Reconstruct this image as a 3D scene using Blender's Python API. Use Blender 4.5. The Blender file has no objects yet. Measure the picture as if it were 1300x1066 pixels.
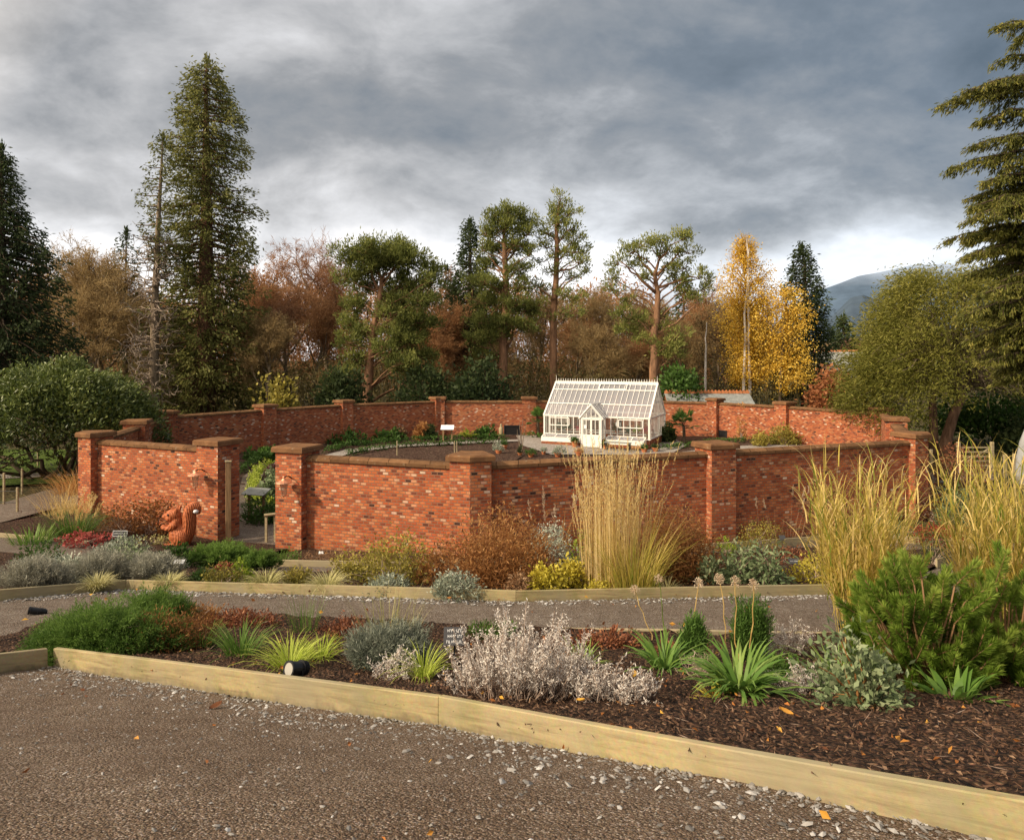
import bpy, bmesh, math, random
import numpy as np
from mathutils import Vector, Matrix
from mathutils.geometry import delaunay_2d_cdt

PI = math.pi
random.seed(7)
rng = np.random.default_rng(11)
scene = bpy.context.scene
COL = scene.collection
E = 5.88            # eye height above the garden floor
F = 900.0           # focal length in photo pixels (photo 1300 wide)
CX, HY = 650.0, 457.0   # principal column, horizon row

# ------------------------------------------------------------------ mesh builder
class MB:
    def __init__(s):
        s.v = []; s.f = []; s.t = []; s.n = 0; s.uv = None; s.mi = []
    def add(s, V, Fa, tint=0.5):
        V = np.asarray(V, float).reshape(-1, 3); Fa = np.asarray(Fa, int)
        if len(V) == 0: return
        s.v.append(V); s.f.append(Fa + s.n); s.n += len(V)
        t = np.asarray(tint, float)
        s.t.append(np.full(len(V), float(t)) if t.ndim == 0 else t)
    def poly(s, V, faces, tint=0.5):
        V = np.asarray(V, float)
        s.v.append(V); s.t.append(np.full(len(V), tint))
        for f in faces: s.f.append(np.asarray([f], int) + s.n)
        s.n += len(V)
    def box(s, c, size, rz=0.0, rx=0.0, tint=0.5, bevel=0.0):
        hx, hy, hz = [q / 2 for q in size]
        if bevel > 0:
            b = min(bevel, hx*.9, hy*.9, hz*.9)
            V = []
            for sx in (-1, 1):
                for sy in (-1, 1):
                    for sz in (-1, 1):
                        V += [(sx*hx, sy*(hy-b), sz*(hz-b)), (sx*(hx-b), sy*hy, sz*(hz-b)), (sx*(hx-b), sy*(hy-b), sz*hz)]
            bm = bmesh.new()
            for p in V: bm.verts.new(p)
            bmesh.ops.convex_hull(bm, input=bm.verts[:])
            bmesh.ops.dissolve_limit(bm, angle_limit=0.01, verts=bm.verts[:], edges=bm.edges[:])
            bm.verts.index_update()
            V = np.array([v.co[:] for v in bm.verts]); fs = [[v.index for v in f.verts] for f in bm.faces]
            bm.free()
        else:
            V = np.array([(x, y, z) for x in (-hx, hx) for y in (-hy, hy) for z in (-hz, hz)])
            fs = [(0,1,3,2),(4,6,7,5),(0,4,5,1),(2,3,7,6),(0,2,6,4),(1,5,7,3)]
        if rx:
            c_, s_ = math.cos(rx), math.sin(rx)
            V = V @ np.array([[1,0,0],[0,c_,s_],[0,-s_,c_]])
        if rz:
            c_, s_ = math.cos(rz), math.sin(rz)
            V = V @ np.array([[c_,s_,0],[-s_,c_,0],[0,0,1]])
        s.poly(V + np.asarray(c, float), fs, tint)
    def tube(s, P, R, sides=6, tint=0.5, cap=True):
        P = np.asarray(P, float); R = np.asarray(R, float)
        if R.ndim == 0: R = np.full(len(P), float(R))
        n = len(P)
        T = np.gradient(P, axis=0); T /= (np.linalg.norm(T, axis=1)[:, None] + 1e-9)
        ref = np.array([0, 0, 1.0]) if abs(T[0, 2]) < .9 else np.array([1.0, 0, 0])
        A = np.cross(T, ref); A /= (np.linalg.norm(A, axis=1)[:, None] + 1e-9)
        B = np.cross(T, A)
        a = np.arange(sides) * 2 * PI / sides
        V = P[:, None, :] + R[:, None, None] * (np.cos(a)[None, :, None] * A[:, None, :] + np.sin(a)[None, :, None] * B[:, None, :])
        i = np.arange(n - 1)[:, None] * sides; j = np.arange(sides)[None, :]; k = (j + 1) % sides
        Fq = np.stack([i + j, i + k, i + sides + k, i + sides + j], -1).reshape(-1, 4)
        base = s.n
        s.add(V.reshape(-1, 3), Fq, tint)
        if cap:
            s.f.append(np.asarray([list(range(sides))[::-1]]) + base)
            s.f.append(np.asarray([[(n - 1) * sides + q for q in range(sides)]]) + base)
    def lathe(s, prof, c=(0,0,0), sides=16, tint=0.5):
        P = np.array([(0, 0, z) for r, z in prof]) ; R = np.array([r for r, z in prof])
        a = np.arange(sides) * 2 * PI / sides
        V = np.stack([np.outer(R, np.cos(a)), np.outer(R, np.sin(a)), np.repeat(P[:, 2][:, None], sides, 1)], -1)
        n = len(prof)
        i = np.arange(n - 1)[:, None] * sides; j = np.arange(sides)[None, :]; k = (j + 1) % sides
        Fq = np.stack([i + j, i + k, i + sides + k, i + sides + j], -1).reshape(-1, 4)
        base = s.n
        s.add(V.reshape(-1, 3) + np.asarray(c, float), Fq, tint)
        s.f.append(np.asarray([list(range(sides))[::-1]]) + base)
        s.f.append(np.asarray([[(n - 1) * sides + q for q in range(sides)]]) + base)
    def ball(s, c, r, seg=10, ring=6, tint=0.5):
        r = np.ones(3) * np.asarray(r, float)
        th = np.linspace(0.02, PI - .02, ring + 1)
        prof = [(math.sin(t), -math.cos(t)) for t in th]
        m = MB(); m.lathe(prof, sides=seg)
        V = np.concatenate(m.v) * r + np.asarray(c, float)
        off = s.n
        s.v.append(V); s.t.append(np.full(len(V), tint))
        for f in m.f: s.f.append(f + off)
        s.n += len(V)
    # ---- vectorised foliage
    def leaves(s, P, D, L, W, tint, k=0.45, curl=0.0):
        P = np.asarray(P, float); n = len(P)
        if n == 0: return
        D = D / (np.linalg.norm(D, axis=1)[:, None] + 1e-9)
        S = np.cross(D, rng.normal(size=(n, 3))); S /= (np.linalg.norm(S, axis=1)[:, None] + 1e-9)
        N = np.cross(D, S)
        L = np.broadcast_to(np.asarray(L, float), (n,))[:, None]; W = np.broadcast_to(np.asarray(W, float), (n,))[:, None]
        M = P + D * L * k
        V = np.stack([P, M + S * W / 2 + N * W * curl, P + D * L, M - S * W / 2 + N * W * curl], 1).reshape(-1, 3)
        Fq = np.arange(4 * n).reshape(n, 4)
        s.add(V, Fq, np.repeat(np.broadcast_to(tint, (n,)), 4))
    def blades(s, P, az, L, W, lean, curve, tint, seg=5, tipt=0.0, power=1.3, side=0.0):
        """grass blades: ribbon of seg pieces leaning out at azimuth az; lean at base, extra curve (rad) to the tip"""
        P = np.asarray(P, float); n = len(P)
        if n == 0: return
        bc = lambda q: np.broadcast_to(np.asarray(q, float), (n,))
        az, L, W, lean, curve, tint = map(bc, (az, L, W, lean, curve, tint))
        u = np.stack([np.cos(az), np.sin(az), np.zeros(n)], 1)
        tw = az + PI / 2 + rng.normal(0, .5, n)
        sd = np.stack([np.cos(tw), np.sin(tw), np.zeros(n)], 1)
        pos = P.copy(); rows = []; tt = []
        for i in range(seg + 1):
            t = i / seg
            w = W * (1 - t ** 2.2) * .5 if i else W * .35
            if i == seg: w = W * .02
            rows.append(pos - sd * w[:, None]); rows.append(pos + sd * w[:, None])
            tt.append(tint + tipt * t); tt.append(tint + tipt * t)
            th = lean + curve * ((t + .5 / seg) ** power)
            pos = pos + (u * np.sin(th)[:, None] + np.array([0, 0, 1.0]) * np.cos(th)[:, None]) * (L / seg)[:, None]
        V = np.stack(rows, 1).reshape(-1, 3); m = 2 * (seg + 1)
        b = np.arange(n)[:, None] * m; q = np.arange(seg)[None, :] * 2
        Fq = np.stack([b + q, b + q + 1, b + q + 3, b + q + 2], -1).reshape(-1, 4)
        s.add(V, Fq, np.clip(np.stack(tt, 1).reshape(-1), 0, 1))
        return pos
    def build(s, name, mat=None, parent=None, loc=None, smooth=False, recalc=False):
        me = bpy.data.meshes.new(name)
        V = np.concatenate(s.v) if s.v else np.zeros((0, 3))
        me.vertices.add(len(V)); me.vertices.foreach_set('co', V.astype(np.float32).ravel())
        loops = np.concatenate([f.ravel() for f in s.f]); tot = np.concatenate([np.full(len(f), f.shape[1]) for f in s.f])
        me.loops.add(len(loops)); me.loops.foreach_set('vertex_index', loops.astype(np.int32))
        me.polygons.add(len(tot)); st = np.concatenate([[0], np.cumsum(tot)[:-1]])
        me.polygons.foreach_set('loop_start', st.astype(np.int32)); me.polygons.foreach_set('loop_total', tot.astype(np.int32))
        a = me.attributes.new('tint', 'FLOAT', 'POINT'); a.data.foreach_set('value', np.concatenate(s.t).astype(np.float32))
        me.update(calc_edges=True); me.validate(clean_customdata=False)
        if recalc:
            bm = bmesh.new(); bm.from_mesh(me); bmesh.ops.recalc_face_normals(bm, faces=bm.faces[:]); bm.to_mesh(me); bm.free()
        me.polygons.foreach_set('use_smooth', np.full(len(me.polygons), bool(smooth)))
        if mat: me.materials.append(mat)
        o = bpy.data.objects.new(name, me); COL.objects.link(o)
        if parent: o.parent = parent
        if loc is not None: o.location = loc
        return o

def boxuv(o, sx=1.0):
    """metre-scaled UVs by face orientation: u along the horizontal of the face, v = z (or y on flat faces)"""
    me = o.data; uv = me.uv_layers.new(name='UVMap')
    for p in me.polygons:
        n = p.normal
        if abs(n.z) > .7: ux, uy = Vector((1,0,0)), Vector((0,1,0))
        else:
            ux = Vector((-n.y, n.x, 0)).normalized(); uy = Vector((0,0,1))
        for li in p.loop_indices:
            co = me.vertices[me.loops[li].vertex_index].co
            uv.data[li].uv = (co.dot(ux), co.dot(uy))

def tag(o, label, cat, group=None, kind=None):
    if label: o['label'] = label
    if cat: o['category'] = cat
    if group: o['group'] = group
    if kind: o['kind'] = kind
    return o
def thing(name, label, cat, loc=(0,0,0), rz=0.0, group=None):
    o = bpy.data.objects.new(name, None); COL.objects.link(o)
    o.location = loc; o.rotation_euler = (0, 0, rz); o.empty_display_size = .2
    return tag(o, label, cat, group)
def copy_tree(root, label, loc, rz=0.0, scale=1.0):
    r = root.copy(); COL.objects.link(r); r.location = loc; r.rotation_euler = (0, 0, rz)
    r.scale = (scale,) * 3 if np.ndim(scale) == 0 else scale
    r['label'] = label
    for ch in list(root.children):
        c = ch.copy(); COL.objects.link(c); c.parent = r
        for g in list(ch.children):
            d = g.copy(); COL.objects.link(d); d.parent = c
    return r

# ------------------------------------------------------------------ materials
def newmat(name):
    m = bpy.data.materials.new(name); m.use_nodes = True
    nt = m.node_tree; nt.nodes.clear()
    out = nt.nodes.new('ShaderNodeOutputMaterial')
    return m, nt, out
class NT:
    def __init__(s, nt): s.nt = nt
    def n(s, typ, **kw):
        nd = s.nt.nodes.new('ShaderNode' + typ)
        for k, v in kw.items(): setattr(nd, k, v)
        return nd
    def l(s, a, b): s.nt.links.new(a, b)
    def noise(s, vec, scale, detail=4, rough=.55, dist=0.0):
        nd = s.n('TexNoise'); nd.inputs['Scale'].default_value = scale; nd.inputs['Detail'].default_value = detail
        nd.inputs['Roughness'].default_value = rough; nd.inputs['Distortion'].default_value = dist
        if vec is not None: s.l(vec, nd.inputs['Vector'])
        return nd
    def ramp(s, fac, stops, interp='LINEAR'):
        nd = s.n('ValToRGB'); cr = nd.color_ramp; cr.interpolation = interp
        while len(cr.elements) < len(stops): cr.elements.new(.5)
        for e, (p, c) in zip(cr.elements, stops):
            e.position = p; e.color = (*c, 1) if len(c) == 3 else c
        if fac is not None: s.l(fac, nd.inputs['Fac'])
        return nd
    def mix(s, fac, a, b, blend='MIX'):
        nd = s.n('MixRGB', blend_type=blend)
        for sock, v in ((nd.inputs['Fac'], fac), (nd.inputs['Color1'], a), (nd.inputs['Color2'], b)):
            if isinstance(v, (int, float)): sock.default_value = v
            elif isinstance(v, tuple): sock.default_value = (*v, 1) if len(v) == 3 else v
            else: s.l(v, sock)
        return nd.outputs['Color']
    def math(s, op, a, b=None, clamp=False):
        nd = s.n('Math', operation=op, use_clamp=clamp)
        for i, v in enumerate((a, b)):
            if v is None: continue
            if isinstance(v, (int, float)): nd.inputs[i].default_value = v
            else: s.l(v, nd.inputs[i])
        return nd.outputs[0]
    def bump(s, h, strength=.5, dist=.02):
        nd = s.n('Bump'); nd.inputs['Strength'].default_value = strength; nd.inputs['Distance'].default_value = dist
        s.l(h, nd.inputs['Height']); return nd.outputs['Normal']
    def bsdf(s, out, color, rough=.8, normal=None, metal=0.0, spec=.3):
        b = s.n('BsdfPrincipled')
        if isinstance(color, tuple): b.inputs['Base Color'].default_value = (*color, 1)
        else: s.l(color, b.inputs['Base Color'])
        if isinstance(rough, (int, float)): b.inputs['Roughness'].default_value = rough
        else: s.l(rough, b.inputs['Roughness'])
        b.inputs['Metallic'].default_value = metal; b.inputs['Specular IOR Level'].default_value = spec
        if normal is not None: s.l(normal, b.inputs['Normal'])
        if out is not None: s.l(b.outputs[0], out.inputs['Surface'])
        return b

def leafmat(name, stops, transl=.3, rough=.6, spec=.25, rnd=.25):
    """leaf colours picked by the per-leaf 'tint' attribute, a little by object, with some light passing through"""
    m, nt, out = newmat(name); q = NT(nt)
    at = q.n('Attribute', attribute_name='tint')
    oi = q.n('ObjectInfo')
    f = q.math('ADD', at.outputs['Fac'], q.math('MULTIPLY', q.math('SUBTRACT', oi.outputs['Random'], .5), rnd), clamp=True)
    n = len(stops)
    cr = q.ramp(f, [(i / max(1, n - 1), c) for i, c in enumerate(stops)])
    b = q.bsdf(None, cr.outputs['Color'], rough, spec=spec)
    t = q.n('BsdfTranslucent'); q.l(cr.outputs['Color'], t.inputs['Color'])
    mx = q.n('MixShader'); mx.inputs[0].default_value = transl
    q.l(b.outputs[0], mx.inputs[1]); q.l(t.outputs[0], mx.inputs[2]); q.l(mx.outputs[0], out.inputs['Surface'])
    return m
def plain(name, color, rough=.6, metal=0.0, spec=.3, noise=0.0, nscale=20.0, bump=0.0):
    m, nt, out = newmat(name); q = NT(nt)
    c = color; nrm = None
    if noise or bump:
        tc = q.n('TexCoord'); nz = q.noise(tc.outputs['Object'], nscale, 5)
        if noise:
            d = tuple(max(0, x * (1 - noise)) for x in color); u = tuple(min(1, x * (1 + noise)) for x in color)
            c = q.ramp(nz.outputs['Fac'], [(.3, d), (.7, u)]).outputs['Color']
        if bump: nrm = q.bump(nz.outputs['Fac'], bump, .01)
    q.bsdf(out, c, rough, nrm, metal, spec)
    return m
def barkmat(name, c1, c2, scale=6.0):
    m, nt, out = newmat(name); q = NT(nt)
    tc = q.n('TexCoord'); mp = q.n('Mapping'); mp.inputs['Scale'].default_value = (1, 1, .22)
    q.l(tc.outputs['Object'], mp.inputs['Vector'])
    nz = q.noise(mp.outputs[0], scale, 6, .65)
    cr = q.ramp(nz.outputs['Fac'], [(.32, c1), (.68, c2)])
    q.bsdf(out, cr.outputs['Color'], .9, q.bump(nz.outputs['Fac'], .7, .04), spec=.1)
    return m
def brickmat(name='brick', white=.045, dark=1.0, bw=.182, rh=.086):
    m, nt, out = newmat(name); q = NT(nt)
    uv = q.n('UVMap', uv_map='UVMap')
    br = q.n('TexBrick'); q.l(uv.outputs[0], br.inputs['Vector'])
    br.offset = .5; br.inputs['Scale'].default_value = 1.0
    br.inputs['Brick Width'].default_value = bw; br.inputs['Row Height'].default_value = rh
    br.inputs['Mortar Size'].default_value = .0125; br.inputs['Mortar Smooth'].default_value = .3; br.inputs['Bias'].default_value = 0
    br.inputs['Color1'].default_value = (0, 0, 0, 1); br.inputs['Color2'].default_value = (1, 1, 1, 1); br.inputs['Mortar'].default_value = (.5, .5, .5, 1)
    d = dark
    cr = q.ramp(br.outputs['Color'], [(0.0, (.05*d, .032*d, .026*d)), (.04, (.20*d, .062*d, .038*d)), (.16, (.33*d, .088*d, .04*d)),
         (.42, (.44*d, .112*d, .046*d)), (.66, (.53*d, .155*d, .056*d)), (.86, (.56*d, .215*d, .095*d)), (1-white, (.58*d, .29*d, .165*d)), (1.0, (.68, .54, .43))])
    tc = q.n('TexCoord'); nz = q.noise(tc.outputs['Object'], .7, 6, .6); fine = q.noise(tc.outputs['Object'], 26, 4, .6)
    c = q.mix(q.ramp(nz.outputs['Fac'], [(.36, (.6,)*3), (.62, (0,)*3)]).outputs['Color'], cr.outputs['Color'], (.66, .56, .5), 'MULTIPLY')
    sz = q.n('SeparateXYZ'); q.l(tc.outputs['Object'], sz.inputs[0])
    dz = q.math('ADD', q.math('MULTIPLY', sz.outputs[2], -.9), q.math('MULTIPLY', nz.outputs['Fac'], 2.2))
    c = q.mix(q.ramp(dz, [(.55, (0,)*3), (1.0, (.45,)*3)]).outputs['Color'], c, (.42, .40, .30), 'MULTIPLY')
    st = q.n('Mapping'); st.inputs['Scale'].default_value = (2.2, 2.2, .28); q.l(tc.outputs['Object'], st.inputs[0]); sn = q.noise(st.outputs[0], 1.0, 5, .6)
    c = q.mix(q.ramp(sn.outputs['Fac'], [(.55, (0,)*3), (.72, (.5,)*3)]).outputs['Color'], c, (.55, .50, .46), 'MULTIPLY')
    c = q.mix(.45, c, fine.outputs['Color'], 'OVERLAY')
    c = q.mix(q.math('MULTIPLY', br.outputs['Fac'], .85), c, (.22, .14, .095))
    # pale lime bloom washed over patches
    bl = q.noise(tc.outputs['Object'], 1.5, 8, .72)
    c = q.mix(q.ramp(bl.outputs['Fac'], [(.63, (0,)*3), (.74, (.55 if white > .03 else .25,)*3)]).outputs['Color'], c, (.55, .42, .35))
    h = q.math('SUBTRACT', q.math('MULTIPLY', fine.outputs['Fac'], .4), br.outputs['Fac'])
    q.bsdf(out, c, .88, q.bump(h, .8, .012), spec=.15)
    return m
def stonemat(name, c1, c2, moss=(.12, .11, .035), joints=False):
    m, nt, out = newmat(name); q = NT(nt)
    tc = q.n('TexCoord'); nz = q.noise(tc.outputs['Object'], 3.0, 8, .65); f = q.noise(tc.outputs['Object'], 30, 5, .7)
    c = q.ramp(nz.outputs['Fac'], [(.3, c1), (.7, c2)]).outputs['Color']
    c = q.mix(q.ramp(f.outputs['Fac'], [(.5, (0,)*3), (.75, (.5,)*3)]).outputs['Color'], c, moss)
    lich = q.noise(tc.outputs['Object'], 9.0, 6, .7)
    c = q.mix(q.ramp(lich.outputs['Fac'], [(.60, (0,)*3), (.68, (.45,)*3)]).outputs['Color'], c, (.36, .32, .24))
    h = f.outputs['Fac']
    if joints:
        uv = q.n('UVMap', uv_map='UVMap'); br = q.n('TexBrick'); q.l(uv.outputs[0], br.inputs['Vector']); br.offset = 0; br.inputs['Scale'].default_value = 1
        br.inputs['Brick Width'].default_value = .62; br.inputs['Row Height'].default_value = 9; br.inputs['Mortar Size'].default_value = .014
        br.inputs['Color1'].default_value = (.72, .72, .72, 1); br.inputs['Color2'].default_value = (1.1, 1.1, 1.1, 1); br.inputs['Mortar'].default_value = (.35, .33, .3, 1)
        c = q.mix(1.0, c, br.outputs['Color'], 'MULTIPLY')
    q.bsdf(out, c, .92, q.bump(h, .6, .02), spec=.1)
    return m
def woodmat(name, c1, c2, green=.35, scale=1.0, axis=0):
    m, nt, out = newmat(name); q = NT(nt)
    tc = q.n('TexCoord'); mp = q.n('Mapping')
    sc = [9.0, 9.0, 9.0]; sc[axis] = .8; mp.inputs['Scale'].default_value = tuple(x * scale for x in sc)
    q.l(tc.outputs['Object'], mp.inputs['Vector'])
    g = q.noise(mp.outputs[0], 2.2, 8, .6, .6)
    c = q.ramp(g.outputs['Fac'], [(.3, c1), (.52, c2), (.75, tuple(min(1, x * 1.15) for x in c2))]).outputs['Color']
    vm = q.n('Mapping'); k = [1.9, .3, 6.5] if axis == 0 else [4, 4, 2]; vm.inputs['Scale'].default_value = tuple(x * scale for x in k); q.l(tc.outputs['Object'], vm.inputs['Vector'])
    vo = q.n('TexVoronoi'); vo.inputs['Scale'].default_value = 1.0; q.l(vm.outputs[0], vo.inputs['Vector'])
    c = q.mix(q.ramp(vo.outputs['Distance'], [(.02, (.4,)*3), (.17, (0,)*3)]).outputs['Color'], c, tuple(x * .28 for x in c1))
    big = q.noise(tc.outputs['Object'], 2.3, 5, .6)
    c = q.mix(q.ramp(big.outputs['Fac'], [(.45, (0,)*3), (.72, (green,)*3)]).outputs['Color'], c, (.13, .14, .03))
    if axis == 0:
        sz = q.n('SeparateXYZ'); q.l(tc.outputs['Object'], sz.inputs[0]); fz = q.noise(tc.outputs['Object'], 11, 4, .6)
        sp_ = q.math('ADD', q.math('MULTIPLY', sz.outputs[2], -9.0), q.math('MULTIPLY', fz.outputs['Fac'], 1.5))
        c = q.mix(q.ramp(sp_, [(.25, (0,)*3), (.85, (.75,)*3)]).outputs['Color'], c, (.10, .075, .045))
        sc_ = q.noise(tc.outputs['Object'], 38, 3, .7); c = q.mix(.35, c, sc_.outputs['Color'], 'OVERLAY')
        gy = q.noise(tc.outputs['Object'], 1.1, 4, .6); c = q.mix(q.ramp(gy.outputs['Fac'], [(.40, (0,)*3), (.62, (.7,)*3)]).outputs['Color'], c, (.29, .25, .17))
    q.bsdf(out, c, .75, q.bump(g.outputs['Fac'], .35, .01), spec=.25)
    return m
def groundmat(name, base, stone, dark, vscale=55, bumpd=.02, patch=(.0, 0), patchcol=(0, 0, 0), contrast=1.0):
    m, nt, out = newmat(name); q = NT(nt)
    tc = q.n('TexCoord'); V = tc.outputs['Object']
    vo = q.n('TexVoronoi'); vo.inputs['Scale'].default_value = vscale; q.l(V, vo.inputs['Vector'])
    v2 = q.n('TexVoronoi'); v2.inputs['Scale'].default_value = vscale * .43; q.l(V, v2.inputs['Vector'])
    nz = q.noise(V, .9, 6, .65); fine = q.noise(V, vscale * 1.7, 3, .7)
    sep = q.n('SeparateColor'); q.l(vo.outputs['Color'], sep.inputs[0])
    c = q.ramp(sep.outputs[0], [(0, dark), (.35, base), (.75, tuple(min(1, x * 1.25) for x in base)), (.93, stone), (1, tuple(min(1, x * 1.5) for x in stone))]).outputs['Color']
    c = q.mix(.55 * contrast, c, fine.outputs['Color'], 'OVERLAY')
    c = q.mix(q.ramp(vo.outputs['Distance'], [(.25, (0,)*3), (.75, (.75 * contrast,)*3)]).outputs['Color'], c, tuple(x * .55 for x in dark))
    c = q.mix(q.ramp(nz.outputs['Fac'], [(.35, (.55,)*3), (.65, (0,)*3)]).outputs['Color'], c, (.66, .6, .56), 'MULTIPLY')
    mdn = q.noise(V, 5.5, 6, .7)
    c = q.mix(q.ramp(mdn.outputs['Fac'], [(.38, (.6,)*3), (.6, (0,)*3)]).outputs['Color'], c, (.62, .58, .55), 'MULTIPLY')
    if patch[0]:
        pz = q.noise(V, patch[0], 7, .65)
        c = q.mix(q.ramp(pz.outputs['Fac'], [(patch[1], (0,)*3), (patch[1] + .12, (.85,)*3)]).outputs['Color'], c, patchcol)
    h = q.math('ADD', q.math('MULTIPLY', q.math('SUBTRACT', .6, vo.outputs['Distance']), .6), q.math('SUBTRACT', .6, v2.outputs['Distance']))
    q.bsdf(out, c, .92, q.bump(h, .9, bumpd), spec=.15)
    return m

M = {}
M['brick'] = brickmat('brick', .034)
M['brick_old'] = brickmat('brick_weathered', .05, .9)
M['coping'] = stonemat('coping_stone', (.12, .058, .03), (.25, .13, .062), joints=True)
M['cap'] = stonemat('cap_stone', (.12, .056, .03), (.255, .13, .062))
M['gravel'] = groundmat('gravel', (.225, .178, .140), (.42, .38, .34), (.105, .081, .062), 85, .012, contrast=.85)
M['gravel_near'] = groundmat('gravel_foreground', (.215, .155, .110), (.42, .36, .31), (.105, .074, .050), 115, .012, contrast=.85)
M['gravel_pale'] = groundmat('gravel_pale', (.40, .365, .335), (.55, .53, .5), (.24, .21, .19), 40, .015, contrast=.6)
M['mulch'] = groundmat('bark_mulch', (.09, .05, .031), (.22, .13, .08), (.022, .014, .011), 38, .05)
M['soil'] = groundmat('soil', (.105, .062, .044), (.16, .11, .08), (.06, .033, .024), 14, .05)
M['lawn'] = groundmat('lawn', (.085, .135, .02), (.13, .18, .03), (.045, .08, .012), 30, .03, contrast=.5)
M['rough_grass'] = groundmat('rough_ground', (.11, .092, .04), (.17, .13, .06), (.05, .04, .02), 12, .05, (.25, .5), (.055, .07, .018))
M['board'] = woodmat('treated_timber', (.19, .135, .062), (.385, .31, .16), .6)
M['board_old'] = woodmat('weathered_timber', (.20, .15, .08), (.40, .32, .19), .25)
M['post_wood'] = woodmat('timber_post', (.13, .08, .04), (.30, .19, .10), .1, axis=2)
M['white_paint'] = plain('white_paint', (.80, .78, .73), .45, noise=.04, nscale=6)
M['label_black'] = plain('label_black', (.055, .055, .06), .4)
M['black'] = plain('black_plastic', (.018, .018, .02), .35)
M['label_white'] = plain('label_white', (.78, .79, .8), .5)
M['board_white'] = plain('board_white', (.85, .86, .88), .35)
M['slate'] = stonemat('slate', (.16, .17, .17), (.33, .34, .33), (.12, .15, .06))
M['terracotta'] = plain('terracotta', (.50, .17, .07), .85, noise=.2, nscale=8)
M['ridge_tile'] = plain('ridge_tile', (.52, .20, .085), .85, noise=.25, nscale=3)
M['copper'] = plain('copper', (.80, .42, .26), .38, metal=.7, noise=.2, nscale=12)
M['iron'] = plain('black_iron', (.02, .02, .022), .45)
M['dark_void'] = plain('dark_opening', (.012, .011, .012), .9)
M['stone_grey'] = stonemat('grey_stone', (.22, .22, .22), (.4, .41, .42), (.2, .2, .15))
M['twig'] = plain('twig', (.12, .075, .045), .9, noise=.3, nscale=5)
M['stem_green'] = plain('stem_green', (.14, .17, .045), .8)
M['stem_straw'] = plain('stem_straw', (.48, .36, .16), .8, noise=.2, nscale=10)

# ------------------------------------------------------------------ terrain
_py = np.array([-40, -3, 0, 2.66, 3.64, 5.11, 7.84, 11.06, 14.56, 19.5, 22.1, 26, 36, 45, 52, 70, 5000])
_pz = np.array([4.9, 4.8, 4.65, 4.15, 3.79, 3.25, 2.49, 1.93, 1.30, .42, .02, .0, .12, .50, .6, .8, .8])
def sstep(a, b, x):
    t = np.clip((x - a) / (b - a), 0, 1); return t * t * (3 - 2 * t)
def Hh(x, y):
    x = np.asarray(x, float); y = np.asarray(y, float)
    z = (np.interp(y, _py, _pz) + np.interp(y - .5, _py, _pz) + np.interp(y + .5, _py, _pz)) / 3
    z = z + .36 * sstep(9, 15, np.abs(x)) * sstep(14, 22, y) * (1 - sstep(40, 55, y))
    return z
def H(x, y): return float(Hh(x, y))
def G(px, py, off=0.0):
    """ground point seen at photo pixel (px, py)"""
    kx, kz = (px - CX) / F, (py - HY) / F
    fn = lambda d: E - kz * d - (H(kx * d, d) + off)
    d = 1.2
    while fn(d) > 0 and d < 400: d += .05 if d < 12 else .2
    lo, hi = d - .2, d
    for _ in range(20):
        md = (lo + hi) / 2
        if fn(md) > 0: lo = md
        else: hi = md
    return Vector((kx * hi, hi, H(kx * hi, hi) + off))
def AT(px, py, d): return Vector(((px - CX) / F * d, d, E - (py - HY) / F * d))
# ------------------------------------------------------------------ camera, sky, sun
cam = bpy.data.cameras.new('camera'); camo = bpy.data.objects.new('camera', cam); COL.objects.link(camo)
camo.location = (0, 0, E); camo.rotation_euler = (PI / 2, 0, 0)
cam.sensor_fit = 'HORIZONTAL'; cam.sensor_width = 36; cam.lens = 36 * F / 1300
cam.shift_y = -(533 - HY) / 1300; cam.clip_start = .1; cam.clip_end = 20000
scene.camera = camo
scene.cycles.max_bounces = 6; scene.cycles.diffuse_bounces = 3; scene.cycles.transparent_max_bounces = 8
scene.view_settings.view_transform = 'Standard'; scene.view_settings.look = 'None'; scene.view_settings.exposure = 0

SUN_EL, SUN_AZ = math.radians(33), math.radians(-118)   # azimuth from +Y towards +X: behind the camera's left shoulder
sv = Vector((math.sin(SUN_AZ) * math.cos(SUN_EL), math.cos(SUN_AZ) * math.cos(SUN_EL), math.sin(SUN_EL)))
sl = bpy.data.lights.new('sun', 'SUN'); sl.energy = 4.5; sl.angle = math.radians(3.0); sl.color = (1, .84, .62)
so = bpy.data.objects.new('sun', sl); COL.objects.link(so); so.rotation_euler = (-sv).to_track_quat('-Z', 'Y').to_euler(); so.location = (-30, -20, 40)

w = bpy.data.worlds.new('World'); scene.world = w; w.use_nodes = True
nt = w.node_tree; nt.nodes.clear(); q = NT(nt)
out = q.n('OutputWorld')
sky = q.n('TexSky', sky_type='NISHITA'); sky.sun_disc = False; sky.sun_elevation = SUN_EL; sky.sun_rotation = SUN_AZ % (2 * PI)
bg1 = q.n('Background'); q.l(sky.outputs[0], bg1.inputs['Color']); bg1.inputs['Strength'].default_value = .09
tc = q.n('TexCoord'); sp = q.n('SeparateXYZ'); q.l(tc.outputs['Generated'], sp.inputs[0])
zc = q.math('MAXIMUM', sp.outputs[2], 0.0)
den = q.math('ADD', zc, .46)
cb = q.n('CombineXYZ')
q.l(q.math('DIVIDE', sp.outputs[0], den), cb.inputs[0]); q.l(q.math('DIVIDE', sp.outputs[1], den), cb.inputs[1])
mp = q.n('Mapping'); mp.inputs['Scale'].default_value = (1.55, 1.9, 1); mp.inputs['Location'].default_value = (4.6, 2.3, 0); mp.inputs['Rotation'].default_value = (0, 0, math.radians(-16))
q.l(cb.outputs[0], mp.inputs['Vector'])
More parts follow.
